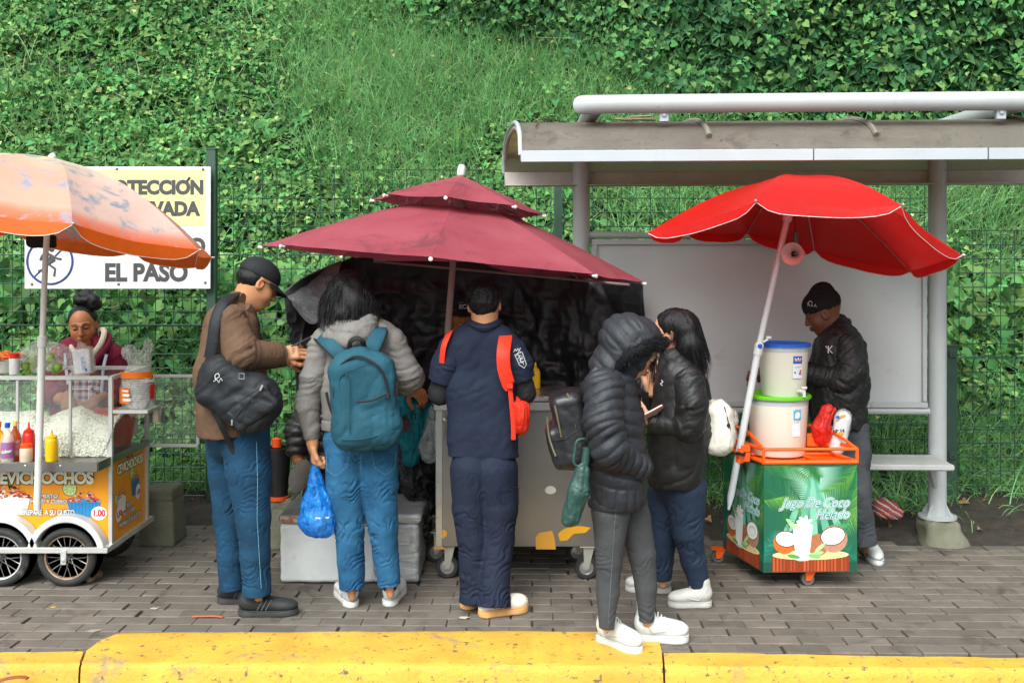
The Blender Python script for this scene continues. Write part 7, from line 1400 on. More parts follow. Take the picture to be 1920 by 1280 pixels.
sz = rg.uniform(.005, .0105, n)[:, None, None]; Vk = np.stack([X, Y, Z], 1)[:, None]+oc[None]*sz*rg.uniform(.7, 1.2, (n, 6, 1)); Fk = (np.arange(n)[:, None, None]*6+of[None]).reshape(-1, 3)
link('hominy', Vk.reshape(-1, 3), Fk, m_hom, None, (-2.8, 5.75, .675), sharp=0, kind='stuff', label='loose white hominy kernels piled against the snack cart glass', cat='food')
def bottle(name, label, px, py, Y, h, r, m_b, m_c, kind='squeeze', z=None, cat='bottle', mlab=None, lab=None):
    q = P(px, py, Y); q[2] = z if z is not None else q[2]; t = thing(name, label, cat, q); mb = MB()
    if kind == 'squeeze': mb.lathe([(0, 0), (r*.95, 0), (r, .006), (r, h*.62), (r*.92, h*.70), (r*.8, h*.72)], q, (0, 0, 1), 20); mb.build('bottle_body', m_b, t); mb = MB(); mb.lathe([(r*.84, h*.71), (r*.86, h*.77), (r*.5, h*.80), (r*.22, h*.84), (r*.10, h), (0, h)], q, (0, 0, 1), 16); mb.build('nozzle', m_c, t)
    elif kind == 'jar': mb.lathe([(0, 0), (r*.95, 0), (r, .005), (r, h*.70), (r*.85, h*.78)], q, (0, 0, 1), 20); mb.build('bottle_body', m_b, t); mb = MB(); mb.lathe([(r*.9, h*.76), (r*.92, h*.97), (r*.8, h), (0, h)], q, (0, 0, 1), 20); mb.build('lid', m_c, t)
    else: mb.lathe([(0, 0), (r*.95, 0), (r, .006), (r, h*.55), (r*.8, h*.68), (r*.36, h*.80), (r*.34, h*.88)], q, (0, 0, 1), 20); mb.build('bottle_body', m_b, t); mb = MB(); mb.lathe([(r*.42, h*.87), (r*.44, h*.99), (0, h)], q, (0, 0, 1), 14); mb.build('lid', m_c, t)
    if mlab: mb = MB(); mb.lathe([(r*1.02, h*.10), (r*1.03, h*.11), (r*1.03, h*.50), (r*1.02, h*.51)], q, (0, 0, 1), 20); lo = mb.build('label', mlab, t)
    if lab: text('lettering', lab[0], lab[1], t, q+np.array([0, -r*1.05, h*.24]), (1, 0, .15), (0, 0, 1), r*.7, align='CENTER', offset=.0006)
    return t
m_rdp = mat('red_plastic', srgb('D5201A'), .35, var=.05); m_ylp = MATS['yellow_plastic']; m_orp = MATS['orange_plastic']; m_cl = film('clear_plastic', (.85, .82, .72), .45, .15, .1, 8)
bottle('sauce_bottle', 'yellow squeeze bottle of mustard on the snack cart tray', 97, 859, 5.40, .165, .032, m_ylp, m_ylp, z=.678)
bottle('sauce_bottle', 'red squeeze bottle of ketchup on the snack cart tray', 54, 857, 5.43, .20, .031, m_rdp, m_rdp, z=.678)
bottle('sauce_jar', 'small cream jar with orange lid in front of the ketchup', 49, 857, 5.38, .095, .032, mat('cream_sauce', srgb('CDB8A2'), .35), m_orp, 'jar', z=.678, cat='jar')
bottle('oil_bottle', 'clear bottle with blue cap and blue label on the snack cart tray', 14, 857, 5.38, .205, .033, m_cl, MATS['blue_plastic'], 'bottle', z=.678, mlab=mat('label_blue', srgb('1F7EC0'), .4, var=.3, vcol=srgb('C83040'), vscale=30), lab=('El Sabor', m_pw))
bottle('hot_sauce_bottle', 'orange hot sauce bottle with yellow cap behind the blue capped bottle', 28, 856, 5.44, .205, .030, mat('orange_sauce', srgb('C2521A'), .25), mat('pale_yellow_cap', srgb('E8CF70'), .4), 'bottle', z=.678, mlab=mat('label_white_red', srgb('D8C8C0'), .4, var=.3, vcol=srgb('A03030'), vscale=40))
bottle('hot_sauce_bottle', 'yellow bottle at the very edge of the snack cart tray', -2, 856, 5.44, .20, .030, m_ylp, m_orp, 'bottle', z=.678)
bottle('shaker', 'white shaker bottle with red cap on top of the glass case', 27, 702, 5.56, .115, .027, m_knob, m_rdp, 'jar', z=1.116, cat='shaker')
wbq = P(8, 700, 5.7); wb2 = thing('bowl', 'white bowl of orange pepper slices on top of the glass case', 'bowl', (wbq[0], 5.7, 1.115)); mb = MB(); mb.lathe([(0, 0), (.07, 0), (.105, .065), (.110, .068), (.10, .062), (.065, .008), (0, .008)], (wbq[0], 5.7, 1.115), (0, 0, 1), 28); mb.build('bowl_body', m_knob, wb2)
rg = np.random.default_rng(31); mb = MB()
for k in range(26): a = rg.uniform(0, 6.28); r_ = rg.uniform(0, .085); q = np.array([wbq[0]+r_*math.cos(a), 5.7+r_*math.sin(a), 1.18+rg.uniform(-.01, .03)]); mb.tube(smoothpath([q+np.array([-.03, 0, 0]), q+np.array([0, .01, .018]), q+np.array([.03, 0, .002])], 3), .009, 6, flat=((0, 0, 1), .5))
mb.build('pepper_slices', mat('orange_pepper', srgb('F08A14'), .4, var=.3, vcol=srgb('E05018'), vscale=20), wb2, kind='stuff')
lb = thing('bag_of_limes', 'clear plastic bag full of green limes on top of the glass case', 'bag', P(88, 705, 5.68)*np.array([1, 1, 0])+np.array([0, 0, 1.116])); lq = P(88, 672, 5.68)
S = SDF(.03); S.ell(lq+np.array([0, 0, -.02]), (.135, .10, .085)); S.ell(lq+np.array([-.04, 0, .04]), (.10, .08, .055)); S.ell(lq+np.array([.05, 0, .045]), (.07, .07, .05)); S.plane((0, 0, 1.117), (0, 0, -1))
part(S, 'bag_film', film('clear_bag', (.95, .95, .94), .20, .12, 1.0, 14), lb, .006, lambda S_, V, Q: folds(S_, V, Q, .016, 12, 12, 0, 95)); rg = np.random.default_rng(33); m_lime = mat('lime_skin', srgb('8FA63A'), .4, var=.25, vcol=srgb('5F8A2E'), vscale=20, island=.2)
for k in range(20):
    q = lq+np.array([rg.uniform(-.10, .10), rg.uniform(-.085, -.01), rg.uniform(-.062, .025)]); mb = MB(); mb.ball(q, (.023, .023, .026), 14); mb.build('lime', m_lime, lb)
nq = P(155, 706, 5.56); npk = thing('napkin_pack', 'clear wrapped pack of white paper napkins on top of the glass case', 'napkins', (nq[0], 5.56, 1.116)); mb = MB(); A_ = [(.99, 0, .10), (0, 1, 0), (-.10, 0, .99)]; mb.box((nq[0], 5.57, 1.186), (.095, .06, .135), A_, .008); mb.build('napkins', mat('napkin_white', (.74, .75, .77), .7, bump=.3), npk)
S = SDF(.01); S.box((nq[0]-.006, 5.57, 1.188), (.058, .038, .074), A_, rnd=.015); S.cap((nq[0]-.01, 5.57, 1.255), (nq[0]-.015, 5.57, 1.275), .03, .018); S.plane((0, 0, 1.117), (0, 0, -1)); part(S, 'wrapper', MATS['clear_bag'], npk, .005, fb(.010, 40)); Pn = Print((nq[0]+.012, 5.532, 1.145), (1, 0, .1), (-.1, 0, 1), .008); rg = np.random.default_rng(1)
for k in range(9): Pn.poly([(.0, .008*k), (.010+.008*(k % 3), .008*k), (.010+.008*(k % 3), .008*k+.004), (0, .008*k+.004)], srgb('6A86C0'))
Pn.poly([(.018, -.01), (.030, -.01), (.030, .006), (.018, .006)], srgb('3558A8')); Pn.build('wrapper_print', npk)
bs = thing('bowl_stack', 'bag of stacked white foam bowls with orange wrapper on the side shelf', 'bowls', (-2.045, 5.60, .93)); q = np.array([-2.045, 5.60, .932])
for k in range(9): mb = MB(); z = k*.0115; mb.lathe([(0, z), (.055, z), (.078, z+.045), (.086, z+.048), (.084, z+.051), (.074, z+.047), (.052, z+.004), (0, z+.004)], q, (0, 0, 1), 26); mb.build('foam_bowl', m_knob, bs)
S = SDF(.02); S.cap(q+np.array([0, 0, .03]), q+np.array([0, 0, .13]), .092, .092); S.cap(q+np.array([0, 0, .17]), q+np.array([.01, 0, .26]), .085, .062); S.ell(q+np.array([-.055, 0, .30]), (.045, .04, .05)); S.ell(q+np.array([.055, .0, .33]), (.035, .04, .055)); part(S, 'bag_film', MATS['clear_bag'], bs, .006, lambda S_, V, Q: folds(S_, V, Q, .016, 14, 14, 0, 96))
def band(a0, a1, z0, z1, col, nm, rr=.0965): mb = MB(); mb.grid([[q+np.array([rr*math.cos(a), rr*math.sin(a), z]) for a in np.linspace(R(a0), R(a1), 14)] for z in np.linspace(z0, z1, 4)]); return mb.build(nm, mat(col[0], srgb(col[1]), .35, var=.05), bs)
band(185, 262, .03, .115, ('wrap_orange', 'F07818'), 'orange_print'); band(330, 352, .05, .13, ('wrap_red', 'D83020'), 'red_print'); band(190, 350, .165, .20, ('wrap_orange', 'F07818'), 'orange_print', .090); band(238, 268, .045, .06, ('wrap_white', 'EEEAE6'), 'white_print', .0985); band(236, 264, .07, .085, ('wrap_white', 'EEEAE6'), 'white_print', .0985); band(234, 260, .095, .105, ('wrap_white', 'EEEAE6'), 'white_print', .0985)
rt = thing('red_tub', 'red plastic tub inside the snack cart glass case', 'tub', (-2.30, 5.92, .68)); mb = MB(); mb.lathe([(0, 0), (.10, 0), (.125, .16), (.137, .165), (.135, .195), (.125, .197), (0, .19)], (-2.30, 5.90, .68), (0, 0, 1), 28); mb.build('tub_body', mat('red_tub_plastic', srgb('C83A22'), .4), rt)
cu = thing('metal_cup', 'dented steel cup hanging under the side shelf', 'cup', (-1.985, 5.72, .83)); mb = MB(); mb.lathe([(0, 0), (.035, 0), (.044, .075), (.046, .077), (.043, .075), (.033, .005), (0, .005)], (-1.985, 5.72, .835), (0, 0, 1), 20); mb.build('cup_body', m_ss2, cu)
# stone chocking the wheel
S = SDF(.02); S.ell(G(168, 1089)+np.array([0, 0, .022]), (.058, .035, .028), rot(70)); S.ell(G(180, 1084)+np.array([0, 0, .02]), (.035, .035, .026)); V, Q = S.mesh(.006); V = V+vnormals(V, Q)*(.012*(fbm(V*24, 5)-.5))[:, None]
tagged(link('stone', V, Q, mat('brown_stone', (.21, .14, .105), .9, var=.35, bump=.8, bscale=80, bdist=.006), None, G(168, 1089), sharp=0), 'flat brown stone wedged against the snack cart wheel', 'stone')
# ================================================================ COCONUT JUICE CART
m_orm = mat('orange_painted_steel', srgb('EE5A0A'), .4, var=.08, dirt=srgb('8A4A28'), dscale=16, dthr=.64, spec=.5)
cc = thing('juice_cart', 'coconut juice cart with palm print box and orange tubular rim', 'juice cart', (1.55, 5.65, 0))
A0 = np.array([1.33, 5.41, 0]); B0 = np.array([1.83, 5.43, 0]); D0 = np.array([1.215, 5.88, 0]); E0 = B0+D0-A0; zb_, zt_ = .085, .655
uF = nrmz(B0-A0); uS = nrmz(A0-D0); nF = np.cross(uF, (0, 0, 1.)); nS = np.cross(uS, (0, 0, 1.))
C4 = [A0, B0, E0, D0]; mb = MB(); VV = [c+np.array([0, 0, z]) for z in (zb_, zt_) for c in C4]; mb.add(VV, [[3, 2, 1, 0], [4, 5, 6, 7], [0, 1, 5, 4], [1, 2, 6, 5], [2, 3, 7, 6], [3, 0, 4, 7]]); mb.build('box_body', mat('palm_print_base', srgb('164A38'), .4, var=.35, vcol=srgb('2E8A5E'), vscale=5), cc, smooth=False)
wF = np.linalg.norm(B0-A0); wS = np.linalg.norm(A0-D0); hF = zt_-zb_
def frond(Pn, x0, y0, x1, y1, col, L=.10, n=22, wd=.0045, clip=None, curl=.3):
    x0, y0, x1, y1 = map(float, (x0, y0, x1, y1)); d = np.array([x1-x0, y1-y0]); ln = np.linalg.norm(d); d /= ln; pn = np.array([-d[1], d[0]]); W_, H_ = clip; z0 = Pn.k+1
    for k in range(n):
        t = (k+.5)/n; p = np.array([x0, y0])+d*ln*t+pn*curl*ln*.4*math.sin(math.pi*t)
        for s_ in (-1, 1):
            a = .55+.5*t; q = p+(d*math.cos(a)+pn*s_*math.sin(a))*L*(1-.7*abs(t-.35))+np.array([0, -.012]); w_ = pn*wd
            pts = np.array([p-d*wd, p+d*wd, q]); pts[:, 0] = np.clip(pts[:, 0], .001, W_-.001); pts[:, 1] = np.clip(pts[:, 1], .001, H_-.001); Pn.poly(pts, np.array(col)*random.uniform(.38, .80), z0+k*.03)
    Pn.k += 1
def coco(Pn, cx_, cy, r, cut, sx, rot_=0, tone='B5602C'):
    Pn.ell(cx_, cy, r*sx, r, srgb(tone))
    rg = np.random.default_rng(int(cx_*999)); z0 = Pn.k+1
    for k in range(60): a = rg.uniform(0, 6.28); q = r*math.sqrt(rg.uniform(0, .85)); Pn.ell(cx_+q*math.cos(a)*sx, cy+q*math.sin(a), r*.12*sx, r*.02, np.array(srgb(tone))*rg.uniform(.5, 1.4), 6, rot=rg.uniform(-30, 60), z=z0)
    Pn.k += 2
    if cut: Pn.ell(cx_+cut[0]*r*sx, cy+cut[1]*r, r*.95*sx, r*.70, srgb('5A2A18'), rot=cut[2]); Pn.ell(cx_+cut[0]*r*sx, cy+cut[1]*r, r*.88*sx, r*.63, srgb('F0F0EA'), rot=cut[2]); Pn.ell(cx_+cut[0]*r*sx, cy+(cut[1]-.02)*r, r*.62*sx, r*.40, srgb('C9D3D2'), rot=cut[2]); Pn.ell(cx_+(cut[0]-.05)*r*sx, cy+(cut[1]-.08)*r, r*.5*sx, r*.28, srgb('E4EAE8'), rot=cut[2])
def coco_art(o, u, w_, side):
    Pn = Print(np.array(o)+np.array([0, 0, zb_]), u, (0, 0, 1), .0003); H_ = hF; s = w_/.50; sx = s; cl = (w_, H_)
    rg = np.random.default_rng(5)
    Pn.poly([(.001, .001), (w_-.001, .001), (w_-.001, H_-.001), (.001, H_-.001)], srgb('1F5F47'))
    for k in range(16): t = k/15; Pn.ell(w_*.52, H_*(.98-.02*t), w_*(.33-.29*t), H_*(.58-.50*t), np.array(srgb('1F6A4C'))*(1-t)+np.array(srgb('A6D2BE'))*t, a0=180, a1=360)
    for k in range(5): a = -1.95+.20*k; x0 = w_*.52; Pn.poly([(x0-.005, H_*.97), (x0+.005, H_*.97), (x0+.36*math.cos(a)*s+.022, H_*.97+.36*math.sin(a)), (x0+.36*math.cos(a)*s-.022, H_*.97+.36*math.sin(a))], srgb('5FA68C' if k % 2 else '7ABCA0'))
    for x0, y0, x1, y1, cx_, L in ((0, .56, .24, .50, '4FA03C', .09), (.02, .52, .20, .38, '2E7E4A', .09), (-.02, .46, .14, .24, '2F8A52', .08), (.5, .57, .32, .42, '6FB84A', .10), (.5, .56, .38, .30, '3F9A50', .10), (.52, .45, .40, .20, '8CCB5A', .08), (0, .38, .20, .34, '7CC24A', .07), (0, .02, .08, .22, '2FA08A', .06), (.5, .05, .44, .24, '2C8C70', .06), (.30, .16, .46, .26, '4FB070', .06), (.02, .14, .16, .20, '3CA07A', .05), (.20, .57, .30, .50, '3A9048', .06)):
        frond(Pn, x0*s, y0, x1*s, y1, srgb(cx_), L*s, 20, .0042, cl)
    Pn.poly([(0.001, .001), (w_-.001, .001), (w_-.001, .055), (0.001, .055)], srgb('1C4A3C')); zc = .085
    Pn.poly([(.045*s, .004), (.455*s, .004), (.455*s, .085), (.045*s, .085)], srgb('8A3318')); 
    for k in range(22): x = (.05+.4*k/22)*s; Pn.poly([(x, .006), (x+.009*s, .006), (x+.009*s, .082), (x, .082)], np.array(srgb('B0512A'))*rg.uniform(.5, 1.3), Pn.k+1)
    Pn.k += 1; Pn.ell(.25*s, .092, .205*s, .026, srgb('E5D3A4')); Pn.ell(.25*s, .092, .19*s, .020, srgb('D9C08A'))
    coco(Pn, .112*s, .160, .062, (.10, .28, -8), s, tone='C8682C'); coco(Pn, .29*s, .145, .058, None, s, tone='A86A48'); coco(Pn, .375*s, .175, .072, (-.08, .22, 12), s, tone='B4826A')
    gx, gy = .205*s, .245
    Pn.poly([(gx-.052*s, gy), (gx+.056*s, gy), (gx+.036*s, .066), (gx-.034*s, .066)], srgb('E8F0EC')); Pn.poly([(gx-.044*s, gy-.03), (gx+.02*s, gy-.03), (gx+.01*s, .075), (gx-.028*s, .075)], srgb('F6FAF8')); Pn.ell(gx+.002*s, gy, .055*s, .016, srgb('F8FBF8')); Pn.ell(gx+.002*s, .067, .035*s, .007, srgb('B8CCC4'))
    for a in (20, 75, 130, 170): Pn.ell(gx+.012*s+.022*s*math.cos(R(a)), gy+.018+.018*math.sin(R(a)), .022*s, .010, srgb('FAF8EC'), rot=a)
    for x, y, a, c_ in ((.145, .262, 140, '9CC98A'), (.165, .245, 160, 'B8DCA0'), (.285, .10, 10, '9CD08C'), (.30, .13, 40, 'A8D898'), (.16, .085, 170, '5A9A50'), (.27, .085, -10, '78B468')): Pn.ell(x*s, y, .035*s, .010, srgb(c_), rot=a)
    Pn.build('printed_picture', cc); n_ = Pn.n; o2 = np.array(o)+np.array([0, 0, zb_])
    W = lambda x, z, l: o2+np.array(u)*x+np.array([0, 0, z])+n_*l
    fz = Pn.lift*(1+Pn.k*.08)
    for st, x, z in (('Jugo De Coco', .452, .345), ('Helado', .452, .285)):
        for mm, off, l in ((m_pw, .0068, .0008), (mat('script_dark', srgb('2A4A48'), .4), .0036, .0016), (mat('script_teal', srgb('A6DAD6'), .4), .0006, .0024)):
            text('lettering', st, mm, cc, W(x*s, z, fz+l), u, (0, 0, 1), .068, extrude=.0002, offset=off*.8, shear=.45, align='RIGHT', wscale=.95*s, spacing=.96)
coco_art(A0+nF*.001, uF, wF, 0); coco_art(D0+nS*.001, uS, wS, 1)
mb = MB()
def rail(a, b, r=.0095): mb.tube([a, b], r, 8)
Zt = zt_+.012; up = lambda c, z: c+np.array([0, 0, z-c[2]])
for k in range(4): a, b = C4[k], C4[(k+1) % 4]; rail(up(a, Zt), up(b, Zt), .012)
for k in range(4): rail(up(C4[k], Zt), up(C4[k], .735), .009)
for k in range(4): a, b = C4[k], C4[(k+1) % 4]; rail(up(a, .735), up(b, .735), .0095)
rail(up(A0+(B0-A0)*.62, Zt), up(D0+(E0-D0)*.62, Zt)); rail(up(A0+(D0-A0)*.5, Zt), up(B0+(E0-B0)*.5, Zt)); cc_f = mb.build('tubular_rim', m_orm, cc)
mb = MB(); mb.add([up(c, zt_+.002) for c in C4], [[0, 1, 2, 3]]); mb.build('top_tray', m_orm, cc, smooth=False)
mb = MB(); q = A0+(D0-A0)*.25; mb.box(up(q, .70)-nS*0+np.array([-.05, 0, 0]), (.05, .09, .09), bev=.004); mb.build('pole_bracket', m_orm, cc)
mb = MB(); d = nrmz(pj-P(1366, 955, 5.5)); mb.lathe([(.020, 0), (.026, 0), (.026, .075), (.020, .075)], P(1385, 866, 5.505), d, 14); mb.build('pole_sleeve', m_orm, cc)
mb = MB(); c_ = B0*.45+E0*.55; mb.box(up(c_, .72)+np.array([-.06, 0, 0]), (.17, .12, .012), bev=.002); mb.box(up(c_, .75)+np.array([-.06, -.06, 0]), (.17, .006, .07), bev=.002); mb.box(up(c_, .75)+np.array([.025, 0, 0]), (.006, .12, .07), bev=.002); mb.build('side_tray', m_orm, cc)
mb = MB(); mb.tube(smoothpath([up(A0, .735), up(A0, .735)+np.array([-.05, .2, .07]), up(D0, .80)], 5), .009, 8); mb.tube(smoothpath([up(B0, .735), up(B0, .78)+np.array([-.12, .25, .03]), up(D0, .80)+np.array([.2, 0, .0])], 5), .009, 8); mb.build('push_handle', m_orm, cc)
mb = MB(); q = P(1388, 852, 5.48)
for k in range(3): mb.tube([q+np.array([.024*math.cos(t), .024*math.sin(t), .006*k+.004*math.sin(t*2)]) for t in np.linspace(0, 2*math.pi, 13)[:-1]], .003, 5, closed=True)
mb.tube(smoothpath([q, q+np.array([-.04, -.02, .01]), q+np.array([-.07, -.01, -.02])], 4), .002, 4); mb.tube(smoothpath([q, q+np.array([.04, -.03, .02]), q+np.array([.06, -.02, -.01])], 4), .002, 4); mb.build('binding_wire', m_trim, cc)
m_gw = mat('grey_castor_rubber', (.10, .10, .095), .8, var=.2)
for x, y in (((A0+B0)/2+np.array([.0, .06, 0]))[:2], (D0+np.array([-.03, .02, 0]))[:2], (E0+np.array([-.1, -.1, 0]))[:2]): caster(x, y, cc, m_gw, m_gw, m_orm, .036, ztop=.078)
# buckets
def bucket(label, cxy, z0, r0, r1, h, lidm, cat='bucket', dz=0):
    c_ = np.array([cxy[0], cxy[1], z0]); t = thing('drink_bucket', label, cat, c_); mb = MB(); mb.lathe([(0, 0), (r0*.97, 0), (r0, .006), (r1, h*.86)], c_, (0, 0, 1), 40); mb.build('bucket_body', mat('milky_plastic', srgb('DAD5C6'), .35, var=.03, sss=.0, spec=.5), t)
    mb = MB(); mb.lathe([(r1, h*.855), (r1*1.01, h*.97)], c_, (0, 0, 1), 40); mb.lathe([(r1*1.01, h*.97), (r1*1.045, h*.97), (r1*1.045, h*.94), (r1*1.01, h*.94)], c_, (0, 0, 1), 40); mb.build('bucket_collar', mat('cloudy_plastic', srgb('B4B6BE'), .3, var=.06, spec=.5), t)
    mb = MB(); mb.lathe([(r1*1.07, h*.955), (r1*1.10, h*.96), (r1*1.10, h*1.0), (r1*1.06, h*1.02), (r1*1.02, h*1.02), (r1*.98, h*.985), (0, h*.985)], c_, (0, 0, 1), 44); mb.build('lid', lidm, t); return t, c_
lb1, c1_ = bucket('lower milky drink bucket with bright green lid on the juice cart', (1.475, 5.68), .667, .146, .163, .325, mat('lime_lid', srgb('64C01E'), .35, var=.04))
lb2, c2_ = bucket('upper milky drink bucket with blue lid standing on the green lid', (1.505, 5.68), .99, .118, .136, .285, mat('blue_lid', srgb('1A60C8'), .35, var=.04))
def sticker(t, c_, r, a0, a1, z0, z1, col, nm):
    mb = MB(); rr = r+.0015; mb.grid([[c_+np.array([rr*math.cos(a), rr*math.sin(a), z]) for a in np.linspace(R(a0), R(a1), 8)] for z in np.linspace(z0, z1, 3)][::-1]); return mb.build(nm, mat(*col, rough=.4, var=.04), t)
def shape_on(t, c_, r, polys, nm, m):
    mb = MB()
    for pl in polys: mb.add([c_+np.array([(r+.0028)*math.cos(R(a)), (r+.0028)*math.sin(R(a)), z]) for a, z in pl], [list(range(len(pl)))])
    return mb.build(nm, m, t, smooth=False)
sticker(lb2, c2_, .1335, 278, 302, .185, .225, ('sticker_blue', srgb('1C5CB4')), 'label'); sticker(lb2, c2_, .1310, 277, 302, .105, .185, ('sticker_white', srgb('D9DCE0')), 'label')
shape_on(lb2, c2_, .1340, [[(283, .197), (297, .197), (299, .218), (293.5, .208), (290, .220), (286.5, .208), (281, .218)]], 'crown_logo', m_pw); text('lettering', 'REY', m_prd, lb2, c2_+np.array([.131*math.cos(R(284))+.004, -.1400, .197]), (.97, .24, 0), (0, 0, 1), .016, extrude=.0002, offset=.0005)
shape_on(lb2, c2_, .1315, [[(281, .13), (284, .13), (284, .143), (281, .143)], [(293, .125), (299, .125), (299, .135), (293, .135)]], 'label_icons', MATS['blue_plastic']); shape_on(lb2, c2_, .1317, [[(294, .136), (299, .134), (300, .148), (296, .153)]], 'fruit_icon', m_orp); shape_on(lb2, c2_, .1313, [[(281, .165+.0*k), (298, .165), (298, .168), (281, .168)] for k in (0,)]+[[(281, .158), (295, .158), (295, .160), (281, .160)]], 'small_print', mat('print_grey', (.35, .35, .36), .5))
sticker(lb1, c1_, .160, 286, 304, .205, .262, ('sticker_sky', srgb('4FA6D8'), ), 'label'); sticker(lb1, c1_, .156, 284, 303, .115, .205, ('sticker_white', srgb('D9DCE0')), 'label'); shape_on(lb1, c1_, .161, [[(288, .215), (295, .212), (301, .222), (300, .245), (293, .252), (289, .238)]], 'splash_picture', m_pw); shape_on(lb1, c1_, .157, [[(287, .19), (300, .19), (300, .193), (287, .193)], [(288, .15), (290, .15), (290, .155), (288, .155)]], 'small_print', MATS['print_grey'])
q = c2_+np.array([.128*math.cos(R(294)), .128*math.sin(R(294)), .035]); mb = MB(); mb.tube([q, q+np.array([.02, -.035, 0])], .012, 10); mb.tube([q+np.array([.02, -.035, .006]), q+np.array([.02, -.037, -.028])], .009, 10); mb.box(q+np.array([.02, -.036, .022]), (.030, .010, .014), bev=.004); mb.build('tap', m_knob, lb2)
rbg = thing('plastic_bag', 'crumpled red plastic bag tied up on the juice cart side tray', 'bag', P(1541, 835, 5.62)); S = SDF(.03); S.ell(P(1540, 812, 5.62), (.055, .045, .075)); S.cap(P(1538, 800, 5.62), P(1550, 768, 5.62), .05, .035); S.cap(P(1548, 780, 5.62), P(1562, 768, 5.62), .02, .012); part(S, 'bag_film', film('red_film', srgb('D8281C'), .85, .3, .8, 18), rbg, .005, lambda S_, V, Q: folds(S_, V, Q, .012, 6, 14, 0, 98))
cs = thing('cup_sleeve', 'clear wrapped stack of printed plastic cups leaning on the side tray', 'cups', P(1570, 845, 5.62)); S = SDF(.01); a_, b_2 = P(1570, 838, 5.62), P(1580, 785, 5.62); S.cap(a_, b_2, .040, .045); part(S, 'cups', mat('cup_white', (.66, .67, .70), .35, var=.1), cs, .006); S = SDF(.02); S.cap(a_, b_2, .045, .050); S.ell(P(1583, 775, 5.62), (.035, .03, .02)); part(S, 'wrapper', MATS['clear_bag'], cs, .005, fb(.012, 50))
text('lettering', 'Nº 14', m_trim, cs, P(1562, 812, 5.572), (1, 0, .1), (-.1, 0, 1), .026, offset=.001); Pn = Print(P(1573, 783, 5.57), (1, 0, .1), (-.1, 0, 1)); Pn.ell(-.005, .005, .012, .009, srgb('2C5CB0')); Pn.ell(.020, .008, .020, .006, srgb('E8B020')); Pn.ell(0, -.085, .018, .008, srgb('C8A030')); Pn.build('wrapper_print', cs)
cs = thing('snack_packet', 'crinkled clear snack packet with yellow print behind the white backpack', 'packet', P(1368, 850, 5.75)); S = SDF(.02); S.box(P(1368, 800, 5.75), (.045, .03, .105), rnd=.028); part(S, 'wrapper', film('packet_film', (.8, .78, .8), .6, .15, 1, 30), cs, .005, fb(.024, 30)); Pn = Print(P(1362, 772, 5.712), (1, 0, -.1), (.1, 0, 1)); rg = np.random.default_rng(4)
for k in range(12): Pn.ell(rg.uniform(-.03, .035), rg.uniform(-.012, .014), .007, .006, srgb('E8B418'))
Pn.build('wrapper_print', cs); Pn.mb = MB(); Pn.ell(-.01, -.06, .018, .035, srgb('D07A9A')); Pn.build('pink_spot', cs)
# rag, loose kerb litter
S = SDF(.02); q = P(1662, 955, 6.45); S.ell(q, (.075, .05, .05)); S.ell(q+np.array([-.03, 0, .03]), (.05, .05, .04)); S.ell(q+np.array([.05, 0, -.02]), (.05, .04, .035)); V, Q = S.mesh(.005); V = V+vnormals(V, Q)*(.018*np.abs(np.sin((V[:, 0]*.6+V[:, 2]+.02*noise(V*20, 1))*190))*.5)[:, None]
w_ = (V[:, 0]*.7+V[:, 2]+.03*noise(V*14, 2))*150; pal = np.array([srgb(x) for x in ('B8301E', '2C6FA8', 'E0C9A0', 'D8721C', '1E4A78', 'C84030')]); cl = pal[(np.floor(w_).astype(int)) % 6]
tagged(link('cloth_rag', V, Q, mat('striped_rag', attr=True, rough=.9, var=.1), None, q-np.array([0, 0, .06]), cols=cl, sharp=0), 'multicoloured striped rag lying on the soil near the bench', 'rag')
def litter(name, label, px, py, pts, col, rough=.8, th=.002, rise=.004):
    c_ = G(px, py); mb = MB(); pts = [np.array([c_[0]+x, c_[1]+y, rise+z]) for x, y, z in pts]; mb.tube(smoothpath(pts, 4), th, 6, flat=((0, 0, 1), .35)); tagged(mb.build(name, mat('litter_'+name, col, rough, var=.3), base=c_), label, 'litter')
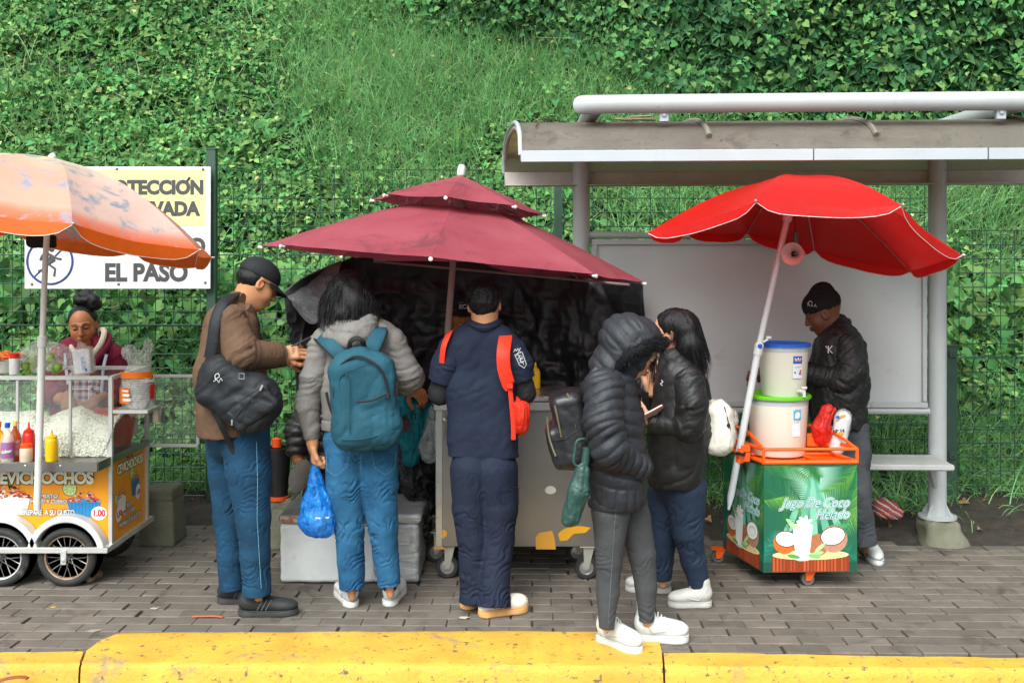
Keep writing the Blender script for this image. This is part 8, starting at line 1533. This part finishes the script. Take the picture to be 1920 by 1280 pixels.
litter('dry_pod', 'thin orange brown seed pod on the pavers near the kerb', 390, 1157, [(-.075, .004, 0), (-.03, -.002, .003), (.03, .002, .002), (.075, -.003, 0)], srgb('C0603A'), th=.010)
litter('dried_leaf', 'curled reddish leaf lying at the kerb front edge', 25, 1262, [(-.06, -.06, .0), (-.02, -.02, .006), (.03, .0, .006), (.06, .0, .0)], srgb('8A4A30'), th=.014, rise=-.02)
for px, py, r_, c_, nm, lb_ in ((175, 1183, .028, '9A8F84', 'trodden_leaf', 'pale trodden leaf on the pavers at the left'), (870, 1158, .022, 'B8B4AC', 'paper_scrap', 'small white scrap on the pavers by the clogs'), (290, 1141, .018, 'B0ACA4', 'paper_scrap', 'small pale scrap on the pavers near the snack cart'), (100, 1138, .012, 'C09A40', 'food_crumb', 'yellow crumb dropped on the pavers at the left')):
    q = G(px, py); rg = np.random.default_rng(px); tt = np.sort(rg.uniform(0, 6.28, 9)); mb = MB(); V_ = [q+np.array([r_*1.6*math.cos(t)*rg.uniform(.5, 1), r_*math.sin(t)*rg.uniform(.5, 1), .004]) for t in tt]; mb.add(V_+[v-np.array([0, 0, .002]) for v in V_], [list(range(9)), list(range(17, 8, -1))]+[[k, 9+k, 9+(k+1) % 9, (k+1) % 9] for k in range(9)]); tagged(mb.build(nm, mat('scrap_'+c_, srgb(c_), .8), base=q, smooth=False), lb_, 'litter')
# ================================================================ groups of alike things
for o in list(scn.objects):
    if o.parent or 'category' not in o: continue
    k = o.name.split('.')[0]
    gname = {'person': 'people at the street food carts', 'sauce_bottle': 'bottles on the snack cart tray', 'hot_sauce_bottle': 'bottles on the snack cart tray', 'oil_bottle': 'bottles on the snack cart tray',
             'drink_bucket': 'drink buckets stacked on the juice cart', 'backpack': 'backpacks worn by the customers', 'plastic_bag': 'thin plastic bags around the carts', 'concrete_block': 'concrete blocks behind the carts',
             'beach_parasol': 'parasols over the carts', 'patio_parasol': 'parasols over the carts', 'phone': 'phones in customers hands'}.get(k)
    if gname and 'steel worktop' not in o['label']: o['group'] = gname
